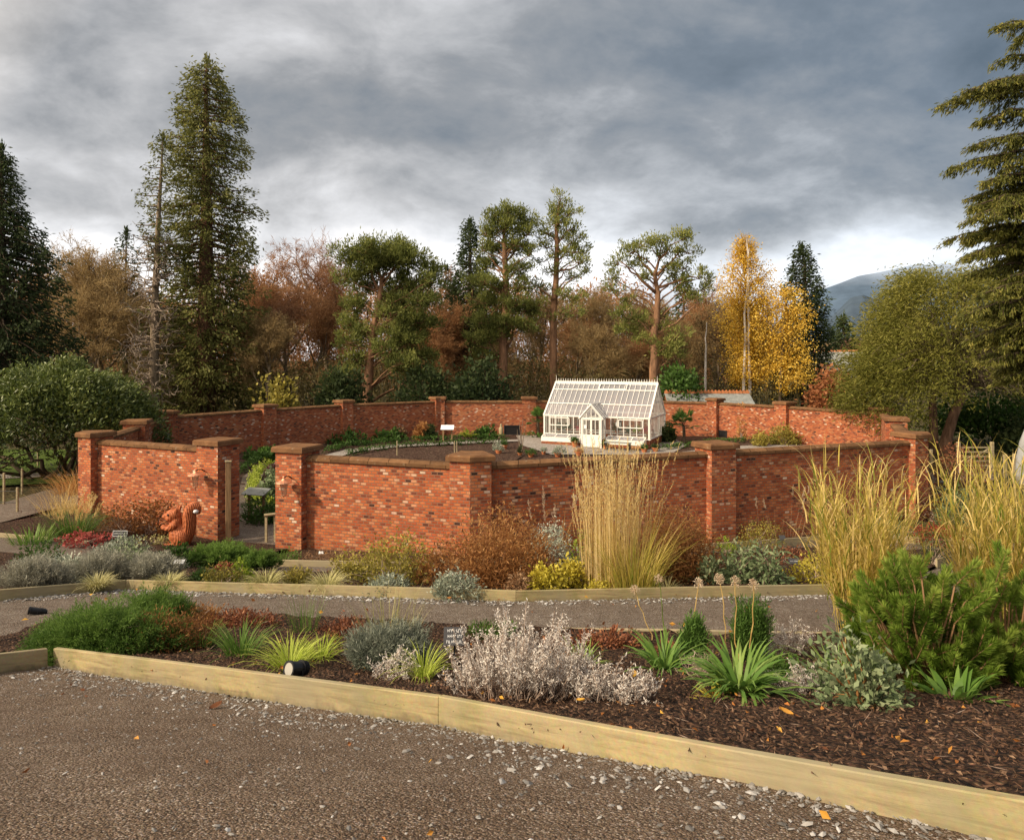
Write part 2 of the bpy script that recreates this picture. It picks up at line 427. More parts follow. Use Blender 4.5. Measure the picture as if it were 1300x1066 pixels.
n1 = q.noise(mp.outputs[0], 1.0, 7, .56, .3)
n2 = q.noise(mp.outputs[0], 3.2, 6, .6, .25)
cl = q.math('ADD', q.math('MULTIPLY', n1.outputs['Fac'], .68), q.math('MULTIPLY', n2.outputs['Fac'], .32))
# base brightness by height: pale rim above the trees, dull grey overhead
el = q.ramp(zc, [(0, (.80,)*3), (.125, (.80,)*3), (.19, (.62,)*3), (.27, (.49,)*3), (.40, (.48,)*3), (.6, (.50,)*3)]).outputs['Color']
# darker, bluer to the right
ri = q.math('ADD', q.math('MULTIPLY', sp.outputs[0], 1.0), .22, clamp=True)
mid = q.ramp(zc, [(.115, (0,)*3), (.18, (1,)*3), (.45, (.65,)*3)]).outputs['Color']
dk = q.math('MULTIPLY', ri, mid)
val = q.math('SUBTRACT', el, q.math('MULTIPLY', dk, .36))
val = q.math('ADD', val, q.math('MULTIPLY', q.math('SUBTRACT', cl, .5), 1.75), clamp=True)
colr = q.ramp(val, [(0.0, (.085, .105, .125)), (.2, (.135, .155, .178)), (.36, (.215, .222, .232)), (.52, (.36, .36, .365)), (.70, (.55, .55, .56)), (.88, (.78, .76, .75)), (1, (.9, .87, .85))]).outputs['Color']
colr = q.mix(q.math('MULTIPLY', ri, .6), colr, (.80, .95, 1.10), 'MULTIPLY')
# warm fill added round the sun, in unseen sky behind the camera's left shoulder
vd = q.n('VectorMath', operation='DOT_PRODUCT'); q.l(tc.outputs['Generated'], vd.inputs[0]); vd.inputs[1].default_value = tuple(sv)
glow = q.ramp(vd.outputs['Value'], [(.25, (0,)*3), (.75, (.55,)*3), (1.0, (1,)*3)]).outputs['Color']
colr = q.mix(glow, colr, (1.5, 1.25, .95))
bg2 = q.n('Background'); q.l(colr, bg2.inputs['Color']); bg2.inputs['Strength'].default_value = 1.68
mx = q.n('MixShader'); mx.inputs[0].default_value = .93
q.l(bg1.outputs[0], mx.inputs[1]); q.l(bg2.outputs[0], mx.inputs[2]); q.l(mx.outputs[0], out.inputs['Surface'])

# ------------------------------------------------------------------ ground sheets
def grid_axis(segs):
    a = []
    for lo, hi, st in segs: a += list(np.arange(lo, hi, st))
    return np.array(a + [segs[-1][1]])
gx = grid_axis([(-5000, -400, 460), (-400, -60, 34), (-60, -24, 2), (-24, 24, .5), (24, 60, 2), (60, 400, 34), (400, 5000, 460)])
gy = grid_axis([(-300, -10, 29), (-10, 0, 1), (0, 30, .4), (30, 64, 1), (64, 200, 8), (200, 1000, 80), (1000, 6000, 500)])
X, Y = np.meshgrid(gx, gy); Z = Hh(X, Y) - .07
mb = MB(); nx, ny = len(gx), len(gy)
i, j = np.meshgrid(np.arange(nx - 1), np.arange(ny - 1)); b = (j * nx + i).ravel()
mb.add(np.stack([X, Y, Z], -1).reshape(-1, 3), np.stack([b, b + 1, b + nx + 1, b + nx], -1))
tag(mb.build('ground', M['rough_grass'], smooth=True), None, None, kind='structure')

def patch(name, poly, off, mat, step=.25, rough=0.0, kind='structure', label=None, cat=None, group=None, edge_drop=0.0):
    poly = [Vector((p[0], p[1])) for p in poly]
    x0, x1 = min(p.x for p in poly), max(p.x for p in poly); y0, y1 = min(p.y for p in poly), max(p.y for p in poly)
    dense = []
    for a, c in zip(poly, poly[1:] + poly[:1]):
        k = max(1, int((c - a).length / step))
        dense += [a.lerp(c, t / k) for t in range(k)]
    nb = len(dense); pts = list(dense)
    for yy in np.arange(y0, y1, step):
        for xx in np.arange(x0, x1, step):
            pts.append(Vector((xx + random.uniform(-.1, .1) * step, yy + random.uniform(-.1, .1) * step)))
    r = delaunay_2d_cdt(pts, [], [list(range(nb))], 1, 1e-5)
    V = np.array([(v.x, v.y) for v in r[0]]); fs = np.array([f for f in r[2] if len(f) == 3])
    z = Hh(V[:, 0], V[:, 1]) + off
    if rough: z = z + rng.normal(0, rough, len(z))
    mb = MB(); mb.add(np.column_stack([V, z]), fs)
    return tag(mb.build(name, M[mat], smooth=True, recalc=True), label, cat, group, kind)
def gpts(px): return [tuple(G(a, b)[:2]) for a, b in px]

# key edges on the ground (front foot of the boards), metres
A_px = [(68, 846), (556, 921), (820, 972)]
A0, A1, A2 = [G(*p) for p in A_px]
A3 = A2 + (A2 - A1).normalized() * 2.2; A3.z = H(A3.x, A3.y)
B_px = [(-160, 778), (160, 749.5), (655, 765), (1068, 756), (1190, 722), (1232, 712)]
Bp = [G(*p) for p in B_px]
bedback = gpts([(-40, 832), (60, 797), (250, 786), (480, 795), (700, 806), (900, 815), (1075, 812), (1180, 775), (1400, 750)])
front = [(p.x, p.y) for p in (A0, A1, A2, A3)]
# foreground gravel
patch('gravel_path', [(-14, -6), (14, -6), (14, .2)] + [tuple(A3[:2])] + front[::-1][1:] + [bedback[0], (-14, 10)], .0, 'gravel_near', .22, .006)
# near planting bed
patch('planting_bed', [(p[0] + .03, p[1] + .04) for p in front] + [(9, 1.2), (9, 9)] + [(p[0], p[1]) for p in bedback[::-1]], .10, 'mulch', .12, .016)
# second gravel path
back2 = [(p.x, p.y - .0) for p in Bp]
patch('gravel_path', [(p[0], p[1] - .3) for p in bedback] + [(back2[-1][0] + 4, back2[-1][1] + 1)] + back2[::-1] + [(-14, 11.6)], .015, 'gravel', .25, .006)
# second planting bed
C_px = [(-120, 668), (0, 684), (60, 688), (112, 694.5), (200, 704), (278, 720), (480, 723), (700, 716), (880, 703), (1050, 690)]
Cp = [G(*p) for p in C_px]
patch('planting_bed', [(p[0], p[1] + .04) for p in back2] + [tuple(G(1300, 700)[:2]), tuple(G(1125, 700)[:2])] + gpts([(1050, 694), (880, 707), (700, 722), (480, 730), (300, 729), (130, 712), (0, 705), (-160, 700)]), .07, 'mulch', .25, .015)
# narrow gravel strip in front of the wall bed and up to the gate
patch('gravel_path', gpts([(-200, 706), (0, 707), (130, 714), (300, 732), (480, 733), (700, 726), (880, 709), (1050, 697), (1250, 704), (1330, 700), (1330, 688), (1235, 694), (1125, 683), (1050, 691)]) + [(p.x, p.y) for p in Cp[::-1]], .045, 'gravel', .3, .004)
# bed under the wall
patch('planting_bed', [(p.x, p.y + .05) for p in Cp[1:6]] + [(-6.6, 21.9), (-10, 23.0), (-15.0, 25.3), (-16.5, 24.6), (-17.5, 22.8)], .08, 'mulch', .3, .01)
patch('planting_bed', [(p.x, p.y + .05) for p in Cp[5:]] + [(14.4, 25.3), (6.4, 22.1), (-1.1, 19.4), (-6.2, 21.2)], .08, 'mulch', .3, .01)
# gravel by the lawn on the left, and the lawn
patch('gravel_path', gpts([(-160, 690), (0, 664), (60, 648), (112, 640), (112, 612), (60, 622), (0, 640), (-200, 660)]), .02, 'gravel', .5)
patch('lawn', gpts([(-300, 628), (-20, 618), (112, 612), (160, 590), (170, 572), (-100, 570), (-400, 575)]), .03, 'lawn', 1.0)
patch('gravel_path', gpts([(-200, 611), (0, 609), (108, 604), (108, 600), (0, 603), (-200, 606)]), .06, 'gravel_pale', .8)
patch('gravel_path', gpts([(1180, 600), (1260, 598), (1262, 610), (1180, 622)]), .02, 'gravel', .5)

# inside the ring wall
CEN = Vector((.8, 34.5))
def ring(r, k, x=1.0):
    return [(p[0] * k + CEN.x * (1 - k), p[1] * k + CEN.y * (1 - k)) for p in r]

# ------------------------------------------------------------------ timber edging boards
def board(a, c, h=.205, th=.048, mat='board', label='', proud=0.0, sink=.03, group='timber edging boards'):
    d = Vector((c.x - a.x, c.y - a.y)); L = d.length; u = d / L; nrm = Vector((-u.y, u.x))
    mb = MB(); k = max(1, int(L / .5)); bv = .006
    # cross section with eased top corners, swept along the (sloping) foot line
    sec = [(0, -sink), (0, h - bv), (bv, h), (th - bv, h), (th, h - bv), (th, -sink)]
    rows = []
    for i in range(k + 1):
        t = i / k; p = a.lerp(c, t); wob = .004 * math.sin(5 * t + a.x)
        for (o, z) in sec: rows.append((u.x * L * t - nrm.x * 0 + nrm.x * (o - th) * 1 + 0, u.y * L * t + nrm.y * (o - th), p.z - a.z + z + wob))
    n = len(sec); V = np.array(rows)
    fs = []
    for i in range(k):
        for q_ in range(n):
            r_ = (q_ + 1) % n
            fs.append((i*n+q_, (i+1)*n+q_, (i+1)*n+r_, i*n+r_))
    fs += [tuple(range(n)), tuple(k*n + q_ for q_ in range(n))[::-1]]
    pit = math.atan2(c.z - a.z, L)
    # into a frame whose x runs along the board so the grain follows it
    ang = math.atan2(u.y, u.x); ca, sa = math.cos(-ang), math.sin(-ang)
    V = np.column_stack([V[:, 0]*ca - V[:, 1]*sa, V[:, 0]*sa + V[:, 1]*ca, V[:, 2]])
    cp_, sp2 = math.cos(pit), math.sin(pit); V = np.column_stack([V[:, 0]*cp_ + V[:, 2]*sp2, V[:, 1], -V[:, 0]*sp2 + V[:, 2]*cp_])
    mb.poly(V, fs)
    o = mb.build('edging_board', M[mat], recalc=True); o.location = a; o.rotation_euler = (0, -pit, ang)
    return tag(o, label, 'edging board', group)
def shift(p, q, e):
    r = p.lerp(q, e / (q - p).length); return r
gap = .006
board(A1, A0 + (A1 - A0).normalized() * -.0, label='pale timber board edging the near bed, left of the joint, under the black spotlight')
board(A3, shift(A1, A3, gap), label='long pale timber board with green algae edging the near bed under the silver bush')
ret = G(-60, 862)
board(shift(A0, ret, .06), ret, h=.2, mat='board_old', label='short timber board under the trailing juniper at the far left of the near bed')
bb = [Vector((p[0], p[1], H(p[0], p[1]))) for p in bedback]
board(bb[6], bb[4], h=.09, mat='board_old', label='low thin timber strip along the back of the near bed behind the strappy plants')
board(shift(Bp[1], Bp[0], gap), Bp[0], label='timber board edging the middle bed, leftmost, below the grey lavender bushes')
board(shift(Bp[2], Bp[1], gap), Bp[1], label='long timber board edging the middle bed below the pale grass tufts and rust bush')
board(shift(Bp[3], Bp[2], gap), Bp[2], label='long timber board edging the middle bed below the tall straw grass and sage plants')
board(Bp[5], Bp[4], h=.24, mat='board_old', label='short weathered timber board between the two tall yellow grasses, above the dwarf pine')
for a_, b_, hh, lab in ((0, 1, .18, 'timber board edging the bed at the far left by the gravel'), (1, 3, .18, 'pale timber board curving in front of the pink leaved plants left of the squirrel'),
                    (5, 6, .2, 'timber board in front of the brown heather by the right gate pillar'),
                    (8, 9, .26, 'grey timber board in front of the yellow green shrub under the right wall')):
    board(shift(Cp[b_], Cp[a_], gap), Cp[a_], h=hh, mat='board_old', label=lab)
board(G(1245, 700), G(1125, 688), h=.25, mat='board_old', label='pale timber board in front of the red dwarf maple at the right wall end')
board(shift(Cp[7], Cp[6], .1), shift(Cp[6], Cp[7], gap), h=.18, mat='board_old', label='timber board half hidden behind the rust bush below the wall')

# ------------------------------------------------------------------ the ring wall
S = 1.4
def PWp(px, y): d = 2331 / (y - HY); return ((px - CX) / F * d, d)
PW = [PWp(378, 565), PWp(598, 575.5), PWp(908, 561), PWp(1160, 548.5), PWp(1137, 529), PWp(1121, 517), PWp(996, 509.5), PWp(907, 505.2),
      (7.4, 51.4), PWp(671, 503.5), PWp(557, 503.5), PWp(437, 507.5), PWp(337, 513), PWp(209, 521), PWp(174, 532.5), PWp(119, 547.5), PWp(277, 557)]
ZC = 3.29
wall = thing('brick_garden_wall', 'octagonal ring of red brick garden wall with stone caps around the greenhouse', 'wall', (CEN.x, CEN.y, 0))
NP = len(PW)
def loc(p): return np.array([p[0] - CEN.x, p[1] - CEN.y])
def extrude(plan, z0, z1, name, mat, parent, top_in=0.0, bev=0.0, uvs=True):
    n = len(plan); mb = MB(); P = np.array(plan); c = P.mean(0)
    lev = [(z0, 1.0), (z1 - bev, 1.0)] + ([(z1, 0)] if bev else [])
    V = []
    for z, k in lev:
        for p in P:
            if k == 0:
                d = p - c; l_ = np.linalg.norm(d); p2 = c + d * (1 - (top_in or bev) / l_)
            else: p2 = p
            V.append((p2[0], p2[1], z))
    fs = [tuple(range(n))[::-1]]
    for k in range(len(lev) - 1):
        for i in range(n):
            j = (i + 1) % n
            fs.append((k*n+i, k*n+j, (k+1)*n+j, (k+1)*n+i))
    m = (len(lev) - 1) * n
    fs.append(tuple(range(m, m + n)))
    mb.poly(np.array(V), fs)
    o = mb.build(name, mat, parent, recalc=True)
    if uvs: boxuv(o)
    return o
def chevron(i, a, h):
    p = loc(PW[i]); pv, nx_ = loc(PW[i - 1]), loc(PW[(i + 1) % NP])
    u1 = (p - pv) / np.linalg.norm(p - pv); u2 = (nx_ - p) / np.linalg.norm(nx_ - p)
    n1 = np.array([u1[1], -u1[0]]); n2 = np.array([u2[1], -u2[0]])
    m = n1 + n2; m /= (m @ n1)
    if i == 5 or i == 4:
        m = m / np.linalg.norm(m) * min(np.linalg.norm(m), 1.3)
    return [p - u1*a + n1*h, p + m*h, p + u2*a + n2*h, p + u2*a - n2*h, p - m*h, p - u1*a - n1*h]
for i in range(NP):
    if i in (0, NP - 1):   # gate pillars stand square to their own wall
        p = loc(PW[i]); o_ = loc(PW[1] if i == 0 else PW[NP - 2]); u = (o_ - p) / np.linalg.norm(o_ - p); n = np.array([u[1], -u[0]])
        if i == NP - 1: n = -n * -1
        sq = lambda r: [p - u*r - n*r, p - u*r + n*r, p + u*r + n*r, p + u*r - n*r]
        plan, cap = sq(.46), sq(.55)
    else:
        plan, cap = chevron(i, .45, .44), chevron(i, .54, .53)
    pl = extrude(plan, -.6, ZC - .165, 'pillar', M['brick_old' if 4 < i < 15 else 'brick'], wall)
    cp = extrude(cap, ZC - .165, ZC, 'cap_stone', M['cap'], pl, bev=.045, uvs=False)
for i in range(NP - 1):
    p, r = loc(PW[i]), loc(PW[i + 1]); u = (r - p) / np.linalg.norm(r - p); n = np.array([u[1], -u[0]])
    a, c = p + u * .40, r - u * .40
    t = .17
    pan = extrude([a + n*t, c + n*t, c - n*t, a - n*t], -.7, 2.87, 'wall_panel', M['brick_old' if 4 <= i < 14 else 'brick'], wall)
    a2, c2 = p + u * .44, r - u * .44; t = .25
    # coping with a weathered (two way) top
    L = np.linalg.norm(c2 - a2); V = []
    for e in (a2, c2):
        for o_, z in ((t, 2.872), (t, 2.955), (.10, 3.02), (-.10, 3.02), (-t, 2.955), (-t, 2.872)):
            V.append((*(e + n * o_), z))
    mb = MB(); mb.poly(np.array(V), [(k, (k+1) % 6, 6 + (k+1) % 6, 6 + k) for k in range(6)] + [tuple(range(6)), tuple(range(6, 12))])
    boxuv(mb.build('coping', M['coping'], pan, recalc=True))
    if i in (9, 6):        # low openings for the hatch in the far wall
        f = .16 if i == 9 else .72
        f = {9: (PW[9][0] - AT(650, 0, 50)[0]) / max(.1, PW[9][0] - PW[10][0]), 6: .86}[i]
        pc = p + (r - p) * f - n * .17
        v = MB(); sz = 1.0 if i == 9 else .65
        ang = math.atan2(u[1], u[0])
        zc_ = .95 if i == 9 else .86
        v.box((pc[0], pc[1], zc_), (sz, .02, .56 if i == 9 else .5), ang)
        vo_ = v.build('hatch_opening', M['dark_void'], wall)
        g = MB()
        for dz in (-.31, .31): g.box((pc[0] - n[0]*.02, pc[1] - n[1]*.02, zc_ + dz * (1 if i == 9 else .88)), (sz + .16, .06, .07), ang)
        for dx in (-.5, .5): g.box((pc[0] + u[0]*dx*(sz+.06) - n[0]*.02, pc[1] + u[1]*dx*(sz+.06) - n[1]*.02, zc_), (.07, .06, .56), ang)
        g.build('hatch_frame', M['iron'], vo_)

# loose white limed bricks are in the brick pattern; a few pale blocks stand proud in the near panels
gp = thing('timber_gate_post', 'tall square timber post fixed inside the left gate pillar', 'post', (0, 0, 0))
pp = AT(290, 688, 22.6); gp.location = (pp.x, pp.y, H(pp.x, pp.y))
mb = MB(); mb.box((0, 0, 1.30), (.17, .12, 2.62), .35, bevel=.012); mb.build('post', M['post_wood'], gp)
mb = MB(); mb.box((0, 0, 2.635), (.20, .15, .04), .35, bevel=.01); mb.build('post_cap', M['board_old'], gp)

# copper wall lanterns on the gate pillars
def lantern(loc_, rz, label):
    t = thing('wall_lantern', label, 'lantern', loc_, rz, 'copper wall lanterns')
    mb = MB(); mb.box((.0, .02, 0), (.13, .035, .26), bevel=.01)
    mb.tube([(0, 0, .03), (0, -.12, .10), (0, -.25, .12), (0, -.34, .08)], [.022, .02, .018, .016], 6); mb.build('bracket', M['iron'], t)
    mb = MB(); mb.lathe([(.02, .14), (.035, .12), (.03, .08), (.055, .05), (.08, .02), (.23, -.03), (.235, -.055), (.19, -.06)], (0, -.36, 0), 14)
    mb.build('lamp_hood', M['copper'], t, smooth=False)
    mb = MB(); mb.lathe([(.13, -.06), (.075, -.40), (.02, -.405)], (0, -.36, 0), 4)
    g = mb.build('lamp_glass', None, t)
    m, nt, out = newmat('lamp_glass'); q = NT(nt)
    a = q.bsdf(None, (.35, .28, .2), .15, spec=.6); b = q.n('BsdfTransparent'); mx = q.n('MixShader'); mx.inputs[0].default_value = .6
    q.l(a.outputs[0], mx.inputs[1]); q.l(b.outputs[0], mx.inputs[2]); q.l(mx.outputs[0], out.inputs[0]); g.data.materials.append(m)
    mb = MB()
    for k in range(4):
        a = k * PI / 2
        mb.tube([(math.cos(a)*.135, -.36 + math.sin(a)*.135, -.06), (math.cos(a)*.08, -.36 + math.sin(a)*.08, -.42)], .011, 4)
    mb.lathe([(.085, -.40), (.085, -.425), (.03, -.44), (.015, -.48)], (0, -.36, 0), 8)
    mb.build('lamp_cage', M['copper'], t)
    return t
def pillar_front(i, px, py):
    p = np.array(PW[i]); o_ = np.array(PW[1] if i == 0 else PW[NP - 2]); u = (o_ - p) / np.linalg.norm(o_ - p)
    n = np.array([u[1], -u[0]])
    if n[1] > 0: n = -n
    c = p + n * .46; ang = math.atan2(-n[1], -n[0]) - PI / 2
    kx = (px - CX) / F
    # where the sight line meets the face
    tt = (kx * c[1] - c[0]) / (abs(u[0]) - kx * u[1] * np.sign(u[0])) if True else 0
    uu = u * np.sign(u[0]); s_ = c + uu * tt
    return (s_[0], s_[1], E - (py - HY) / F * s_[1]), ang
l_, a_ = pillar_front(NP - 1, 259.5, 599); lantern(l_, a_, 'copper lantern on a black bracket, on the left gate pillar above the squirrel')
l_, a_ = pillar_front(0, 370, 608); lantern(l_, a_, 'copper lantern on a black bracket, on the right gate pillar')

# ------------------------------------------------------------------ garden floor inside the ring
inner = ring(PW, .985)
patch('garden_soil', inner, .02, 'soil', .6, .02)
IN = lambda pts: gpts(pts)
patch('gravel_path', gpts([(655, 553.5), (846, 553), (872, 566), (850, 578), (700, 578), (662, 566)]), .06, 'gravel_pale', .6)
patch('gravel_path', gpts([(300, 720), (352, 712), (356, 655), (345, 625), (330, 612), (338, 596), (352, 590), (330, 590), (308, 606), (300, 640), (290, 690)]), .05, 'gravel', .35)
patch('gravel_path', gpts([(412, 579), (440, 571.5), (500, 565.5), (570, 562), (640, 559.5), (665, 558.5), (665, 561), (640, 562), (570, 565), (505, 568.5), (452, 574.5), (425, 583)]), .07, 'gravel_pale', .5)
patch('vegetable_plot', gpts([(450, 584), (470, 575), (520, 569.5), (600, 566.5), (650, 564), (664, 580), (640, 594)]), .055, 'soil', .5, .03)
patch('gravel_path', gpts([(850, 576), (900, 570), (960, 566), (1060, 566), (1060, 572), (960, 574), (880, 582)]), .055, 'gravel_pale', .6)
# ------------------------------------------------------------------ greenhouse
def glassmat(name, col, op, rough=.12):
    m, nt, out = newmat(name); q = NT(nt)
    a = q.bsdf(None, col, rough, spec=.5); b = q.n('BsdfTransparent'); mx = q.n('MixShader'); mx.inputs[0].default_value = 1 - op
    q.l(a.outputs[0], mx.inputs[1]); q.l(b.outputs[0], mx.inputs[2]); q.l(mx.outputs[0], out.inputs[0])
    return m
M['glass_clear'] = glassmat('wall_glass', (.12, .14, .13), .34, .05)
M['glass_roof'] = glassmat('shaded_roof_glass', (.40, .40, .43), .52, .14)
GH = thing('greenhouse', 'white framed glass greenhouse with gabled porch against the far brick wall', 'greenhouse', (2.04, 45.9, H(5, 45) + .0), -.429)
Lg, Wg, zb, ze, zr = 6.95, 4.4, .52, 1.80, 3.86
mb = MB()
for c, s_ in (((Lg/2, .11, zb/2 - .1), (Lg, .22, zb + .2)), ((Lg/2, Wg - .11, zb/2 - .1), (Lg, .22, zb + .2)), ((.11, Wg/2, zb/2 - .1), (.22, Wg - .44, zb + .2)), ((Lg - .11, Wg/2, zb/2 - .1), (.22, Wg - .44, zb + .2))):
    mb.box(c, s_)
o = mb.build('brick_base', M['brick'], GH); boxuv(o)
fr = MB()
for x in (.05, Lg - .05):
    for y in (.05, Wg - .05): fr.box((x, y, (zb + ze)/2 + .02), (.1, .1, ze - zb - .1))
for y in (.07, Wg - .07):
    fr.box((Lg/2, y, zb + .03), (Lg + .1, .2, .06)); fr.box((Lg/2, y, ze + .03), (Lg + .06, .13, .10))
for x in (.07, Lg - .07):
    fr.box((x, Wg/2, zb + .035), (.18, Wg - .3, .06)); fr.box((x, Wg/2, ze + .03), (.09, Wg - .3, .08))
fr.box((Lg/2, Wg/2, zr), (Lg + .08, .12, .14))
sl_ = math.hypot(Wg/2, zr - ze); pa = math.atan2(zr - ze, Wg/2)
def rafter(m, x, w, t, side, y0=0.0, y1=1.0, lift=0.0):
    a = np.array([x, (0 if side < 0 else Wg), ze + .05]); b_ = np.array([x, Wg/2, zr])
    p, r = a + (b_ - a) * y0, a + (b_ - a) * y1; c = (p + r) / 2
    n = np.array([0, -math.sin(pa) * (1 if side < 0 else -1), math.cos(pa)])
    m.box(c + n * lift, (w, np.linalg.norm(r - p), t), rx=pa if side < 0 else -pa)
for x in (.03, Lg - .03):
    for sd in (-1, 1): rafter(fr, x, .10, .09, sd)
fr.build('frame', M['white_paint'], GH)
gb = MB(); NB = 20
for k in range(1, NB):
    x = Lg * k / NB
    for sd in (-1, 1): rafter(gb, x, .028, .045, sd, lift=.01)
for hgt, tk in ((.35, .06), (.78, .055)):
    for sd in (-1, 1):
        y = (Wg/2 * hgt) if sd < 0 else Wg - Wg/2 * hgt
        n_ = math.sin(pa)
        gb.box((Lg/2, y - (.02 if sd < 0 else -.02), ze + .05 + (zr - ze - .05) * hgt + .02), (Lg - .1, tk, .05), rx=pa if sd < 0 else -pa)
for k in range(1, 17):
    x = Lg * k / 17
    if 2.75 < x < 4.3: continue
    gb.box((x, .05, (zb + ze)/2 + .03), (.04, .05, ze - zb - .1))
    gb.box((x, Wg - .05, (zb + ze)/2 + .03), (.04, .05, ze - zb - .1))
for k in range(1, 12):
    y = Wg * k / 12; top = ze + (zr - ze) * (1 - abs(y - Wg/2) / (Wg/2))
    for x in (.05, Lg - .05): gb.box((x, y, (zb + top)/2), (.045, .036, top - zb - .08))
for x in (.05, Lg - .05): gb.box((x, Wg/2, 2.75), (.05, Wg * .5, .05))
gb.build('glazing_bars', M['white_paint'], GH)
for (x0, x1) in ((.45, 1.75), (5.0, 6.5)):
    cw = MB()
    for z in (1.22, 1.70): cw.box(((x0+x1)/2, .01, z), (x1 - x0, .05, .055))
    for x in (x0, x1): cw.box((x, .01, 1.46), (.055, .05, .43))
    cw.build('casement', M['white_paint'], GH)
g = MB()
g.poly([(.05, .045, zb + .06), (2.85, .045, zb + .06), (2.85, .045, ze), (.05, .045, ze)], [(0, 1, 2, 3)])
g.poly([(4.2, .045, zb + .06), (Lg - .05, .045, zb + .06), (Lg - .05, .045, ze), (4.2, .045, ze)], [(0, 1, 2, 3)])
g.poly([(.05, Wg - .045, zb + .06), (Lg - .05, Wg - .045, zb + .06), (Lg - .05, Wg - .045, ze), (.05, Wg - .045, ze)], [(0, 1, 2, 3)])
for x in (.045, Lg - .045): g.poly([(x, .06, zb + .06), (x, Wg - .06, zb + .06), (x, Wg - .06, ze + .05), (x, Wg/2, zr - .05), (x, .06, ze + .05)], [(0, 1, 2, 3, 4)])
g.build('wall_glass', M['glass_clear'], GH)
g = MB()
for y0 in (0, Wg): g.poly([(.05, y0, ze + .045), (Lg - .05, y0, ze + .045), (Lg - .05, Wg/2, zr - .01), (.05, Wg/2, zr - .01)], [(0, 1, 2, 3)])
g.build('roof_glass', M['glass_roof'], GH)
cr_ = MB(); cr_.box((Lg/2, Wg/2, zr + .10), (Lg, .04, .05))
for k in range(42):
    x = .05 + (Lg - .1) * k / 41
    cr_.lathe([(.022, 0), (.03, .05), (.012, .09), (.022, .13), (.004, .19 if 0 < k < 41 else .42)], (x, Wg/2, zr + .11), 5)
cr_.build('ridge_cresting', M['white_paint'], GH)
vn = MB()
a0 = np.array([0, Wg/2 * .80, ze + .05 + (zr - ze - .05) * .80])
rafter(vn, 3.2, .05, .06, -1, .80, .96, .06); rafter(vn, 5.0, .05, .06, -1, .80, .96, .06)
for hgt in (.80, .96): vn.box((4.1, Wg/2 * hgt - .05, ze + .05 + (zr - ze - .05) * hgt + .04), (1.85, .05, .05), rx=pa)
vn.build('roof_vent', M['white_paint'], GH)
# porch
px0, px1, pd, pz, pr = 2.86, 4.20, .95, 1.78, 2.62
pc = (px0 + px1) / 2
po = MB()
for x in (px0 + .045, px1 - .045): po.box((x, -pd + .045, pz/2), (.09, .09, pz)); po.box((x, -.06, pz/2 + zb/2), (.07, .07, pz - zb))
po.box((pc, -pd + .045, pz + .03), (px1 - px0 + .1, .10, .08))
for sd in (-1, 1):
    a, b_ = np.array([pc + sd * (pc - px0 + .10), -pd - .02, pz - .03]), np.array([pc, -pd - .02, pr])
    po.tube([a, b_], [.065, .065], 4)
    po.box((pc + sd * .62, -pd/2, pz + .03), (.07, pd, .06))
for dx in (-.3, 0, .3): po.box((pc + dx, -pd + .04, (pz + pr - abs(dx) * 1.25)/2), (.035, .045, pr - pz - abs(dx) * 1.25))
for x in (px0 + .03, px1 - .03):
    po.box((x, -pd/2, zb + .03), (.06, pd - .2, .06))
    for k in (1, 2, 3): po.box((x, -pd * k / 4, (zb + pz)/2), (.04, .035, pz - zb))
porch = po.build('porch', M['white_paint'], GH)
for x in (px0 + .06, px1 - .06):
    pb = MB(); pb.box((x, -pd/2 + .06, zb/2 - .02), (.12, pd - .12, zb)); boxuv(pb.build('porch_brick', M['brick'], porch))
pg = MB()
for sd in (-1, 1):
    pg.poly([(pc + sd * (pc - px0 + .08), -pd, pz + .01), (pc + sd * (pc - px0 + .08), .35, pz + .01), (pc, 1.2, pr + .02), (pc, -pd, pr + .02)], [(0, 1, 2, 3)])
pg.build('porch_roof_glass', M['glass_roof'], porch)
pbars = MB()
for sd in (-1, 1):
    for k in range(4):
        t = k / 3.0; y = -pd + .04 + t * 1.1
        a, b_ = np.array([pc + sd * (pc - px0 + .08), min(y, .3), pz + .04]), np.array([pc, y + .02 + (.5 if k == 3 else 0), pr + .05])
        pbars.tube([a, b_], [.03, .03], 4)
pbars.tube([(pc, -pd - .02, pr + .05), (pc, 1.15, pr + .05)], [.045, .045], 4)
pbars.build('porch_roof_bars', M['white_paint'], porch)
for sd in (-1, 1):
    x = pc + sd * .283; d = MB()
    d.box((x, -pd + .03, .40), (.55, .045, .74))
    for dx in (-.25, .25): d.box((x + dx, -pd + .03, 1.26), (.055, .05, .96))
    d.box((x, -pd + .03, .78), (.56, .055, .05)); d.box((x, -pd + .03, 1.73), (.56, .05, .06)); d.box((x, -pd + .03, 1.26), (.03, .04, .9))
    d.box((x, -pd + .0, .10), (.5, .03, .08)); d.lathe([(.02, 0), (.03, .03), (.01, .05)], (x - sd * .23, -pd - .03, .95), 8)
    d.build('door', M['white_paint'], porch)
    for dx in (-.14, .14):
        pass
dn = MB(); dn.box((pc - .36, -pd - .012, 1.28), (.17, .012, .22)); dn.build('door_notice', M['label_white'], porch)
gl = MB(); gl.poly([(px0 + .1, -pd + .03, .8), (px1 - .1, -pd + .03, .8), (px1 - .1, -pd + .03, 1.7), (px0 + .1, -pd + .03, 1.7)], [(0, 1, 2, 3)])
for x in (px0 + .03, px1 - .03): gl.poly([(x, -pd + .08, zb), (x, -.05, zb), (x, -.05, pz), (x, -pd + .08, pz)], [(0, 1, 2, 3)])
gl.build('porch_glass', M['glass_clear'], porch)
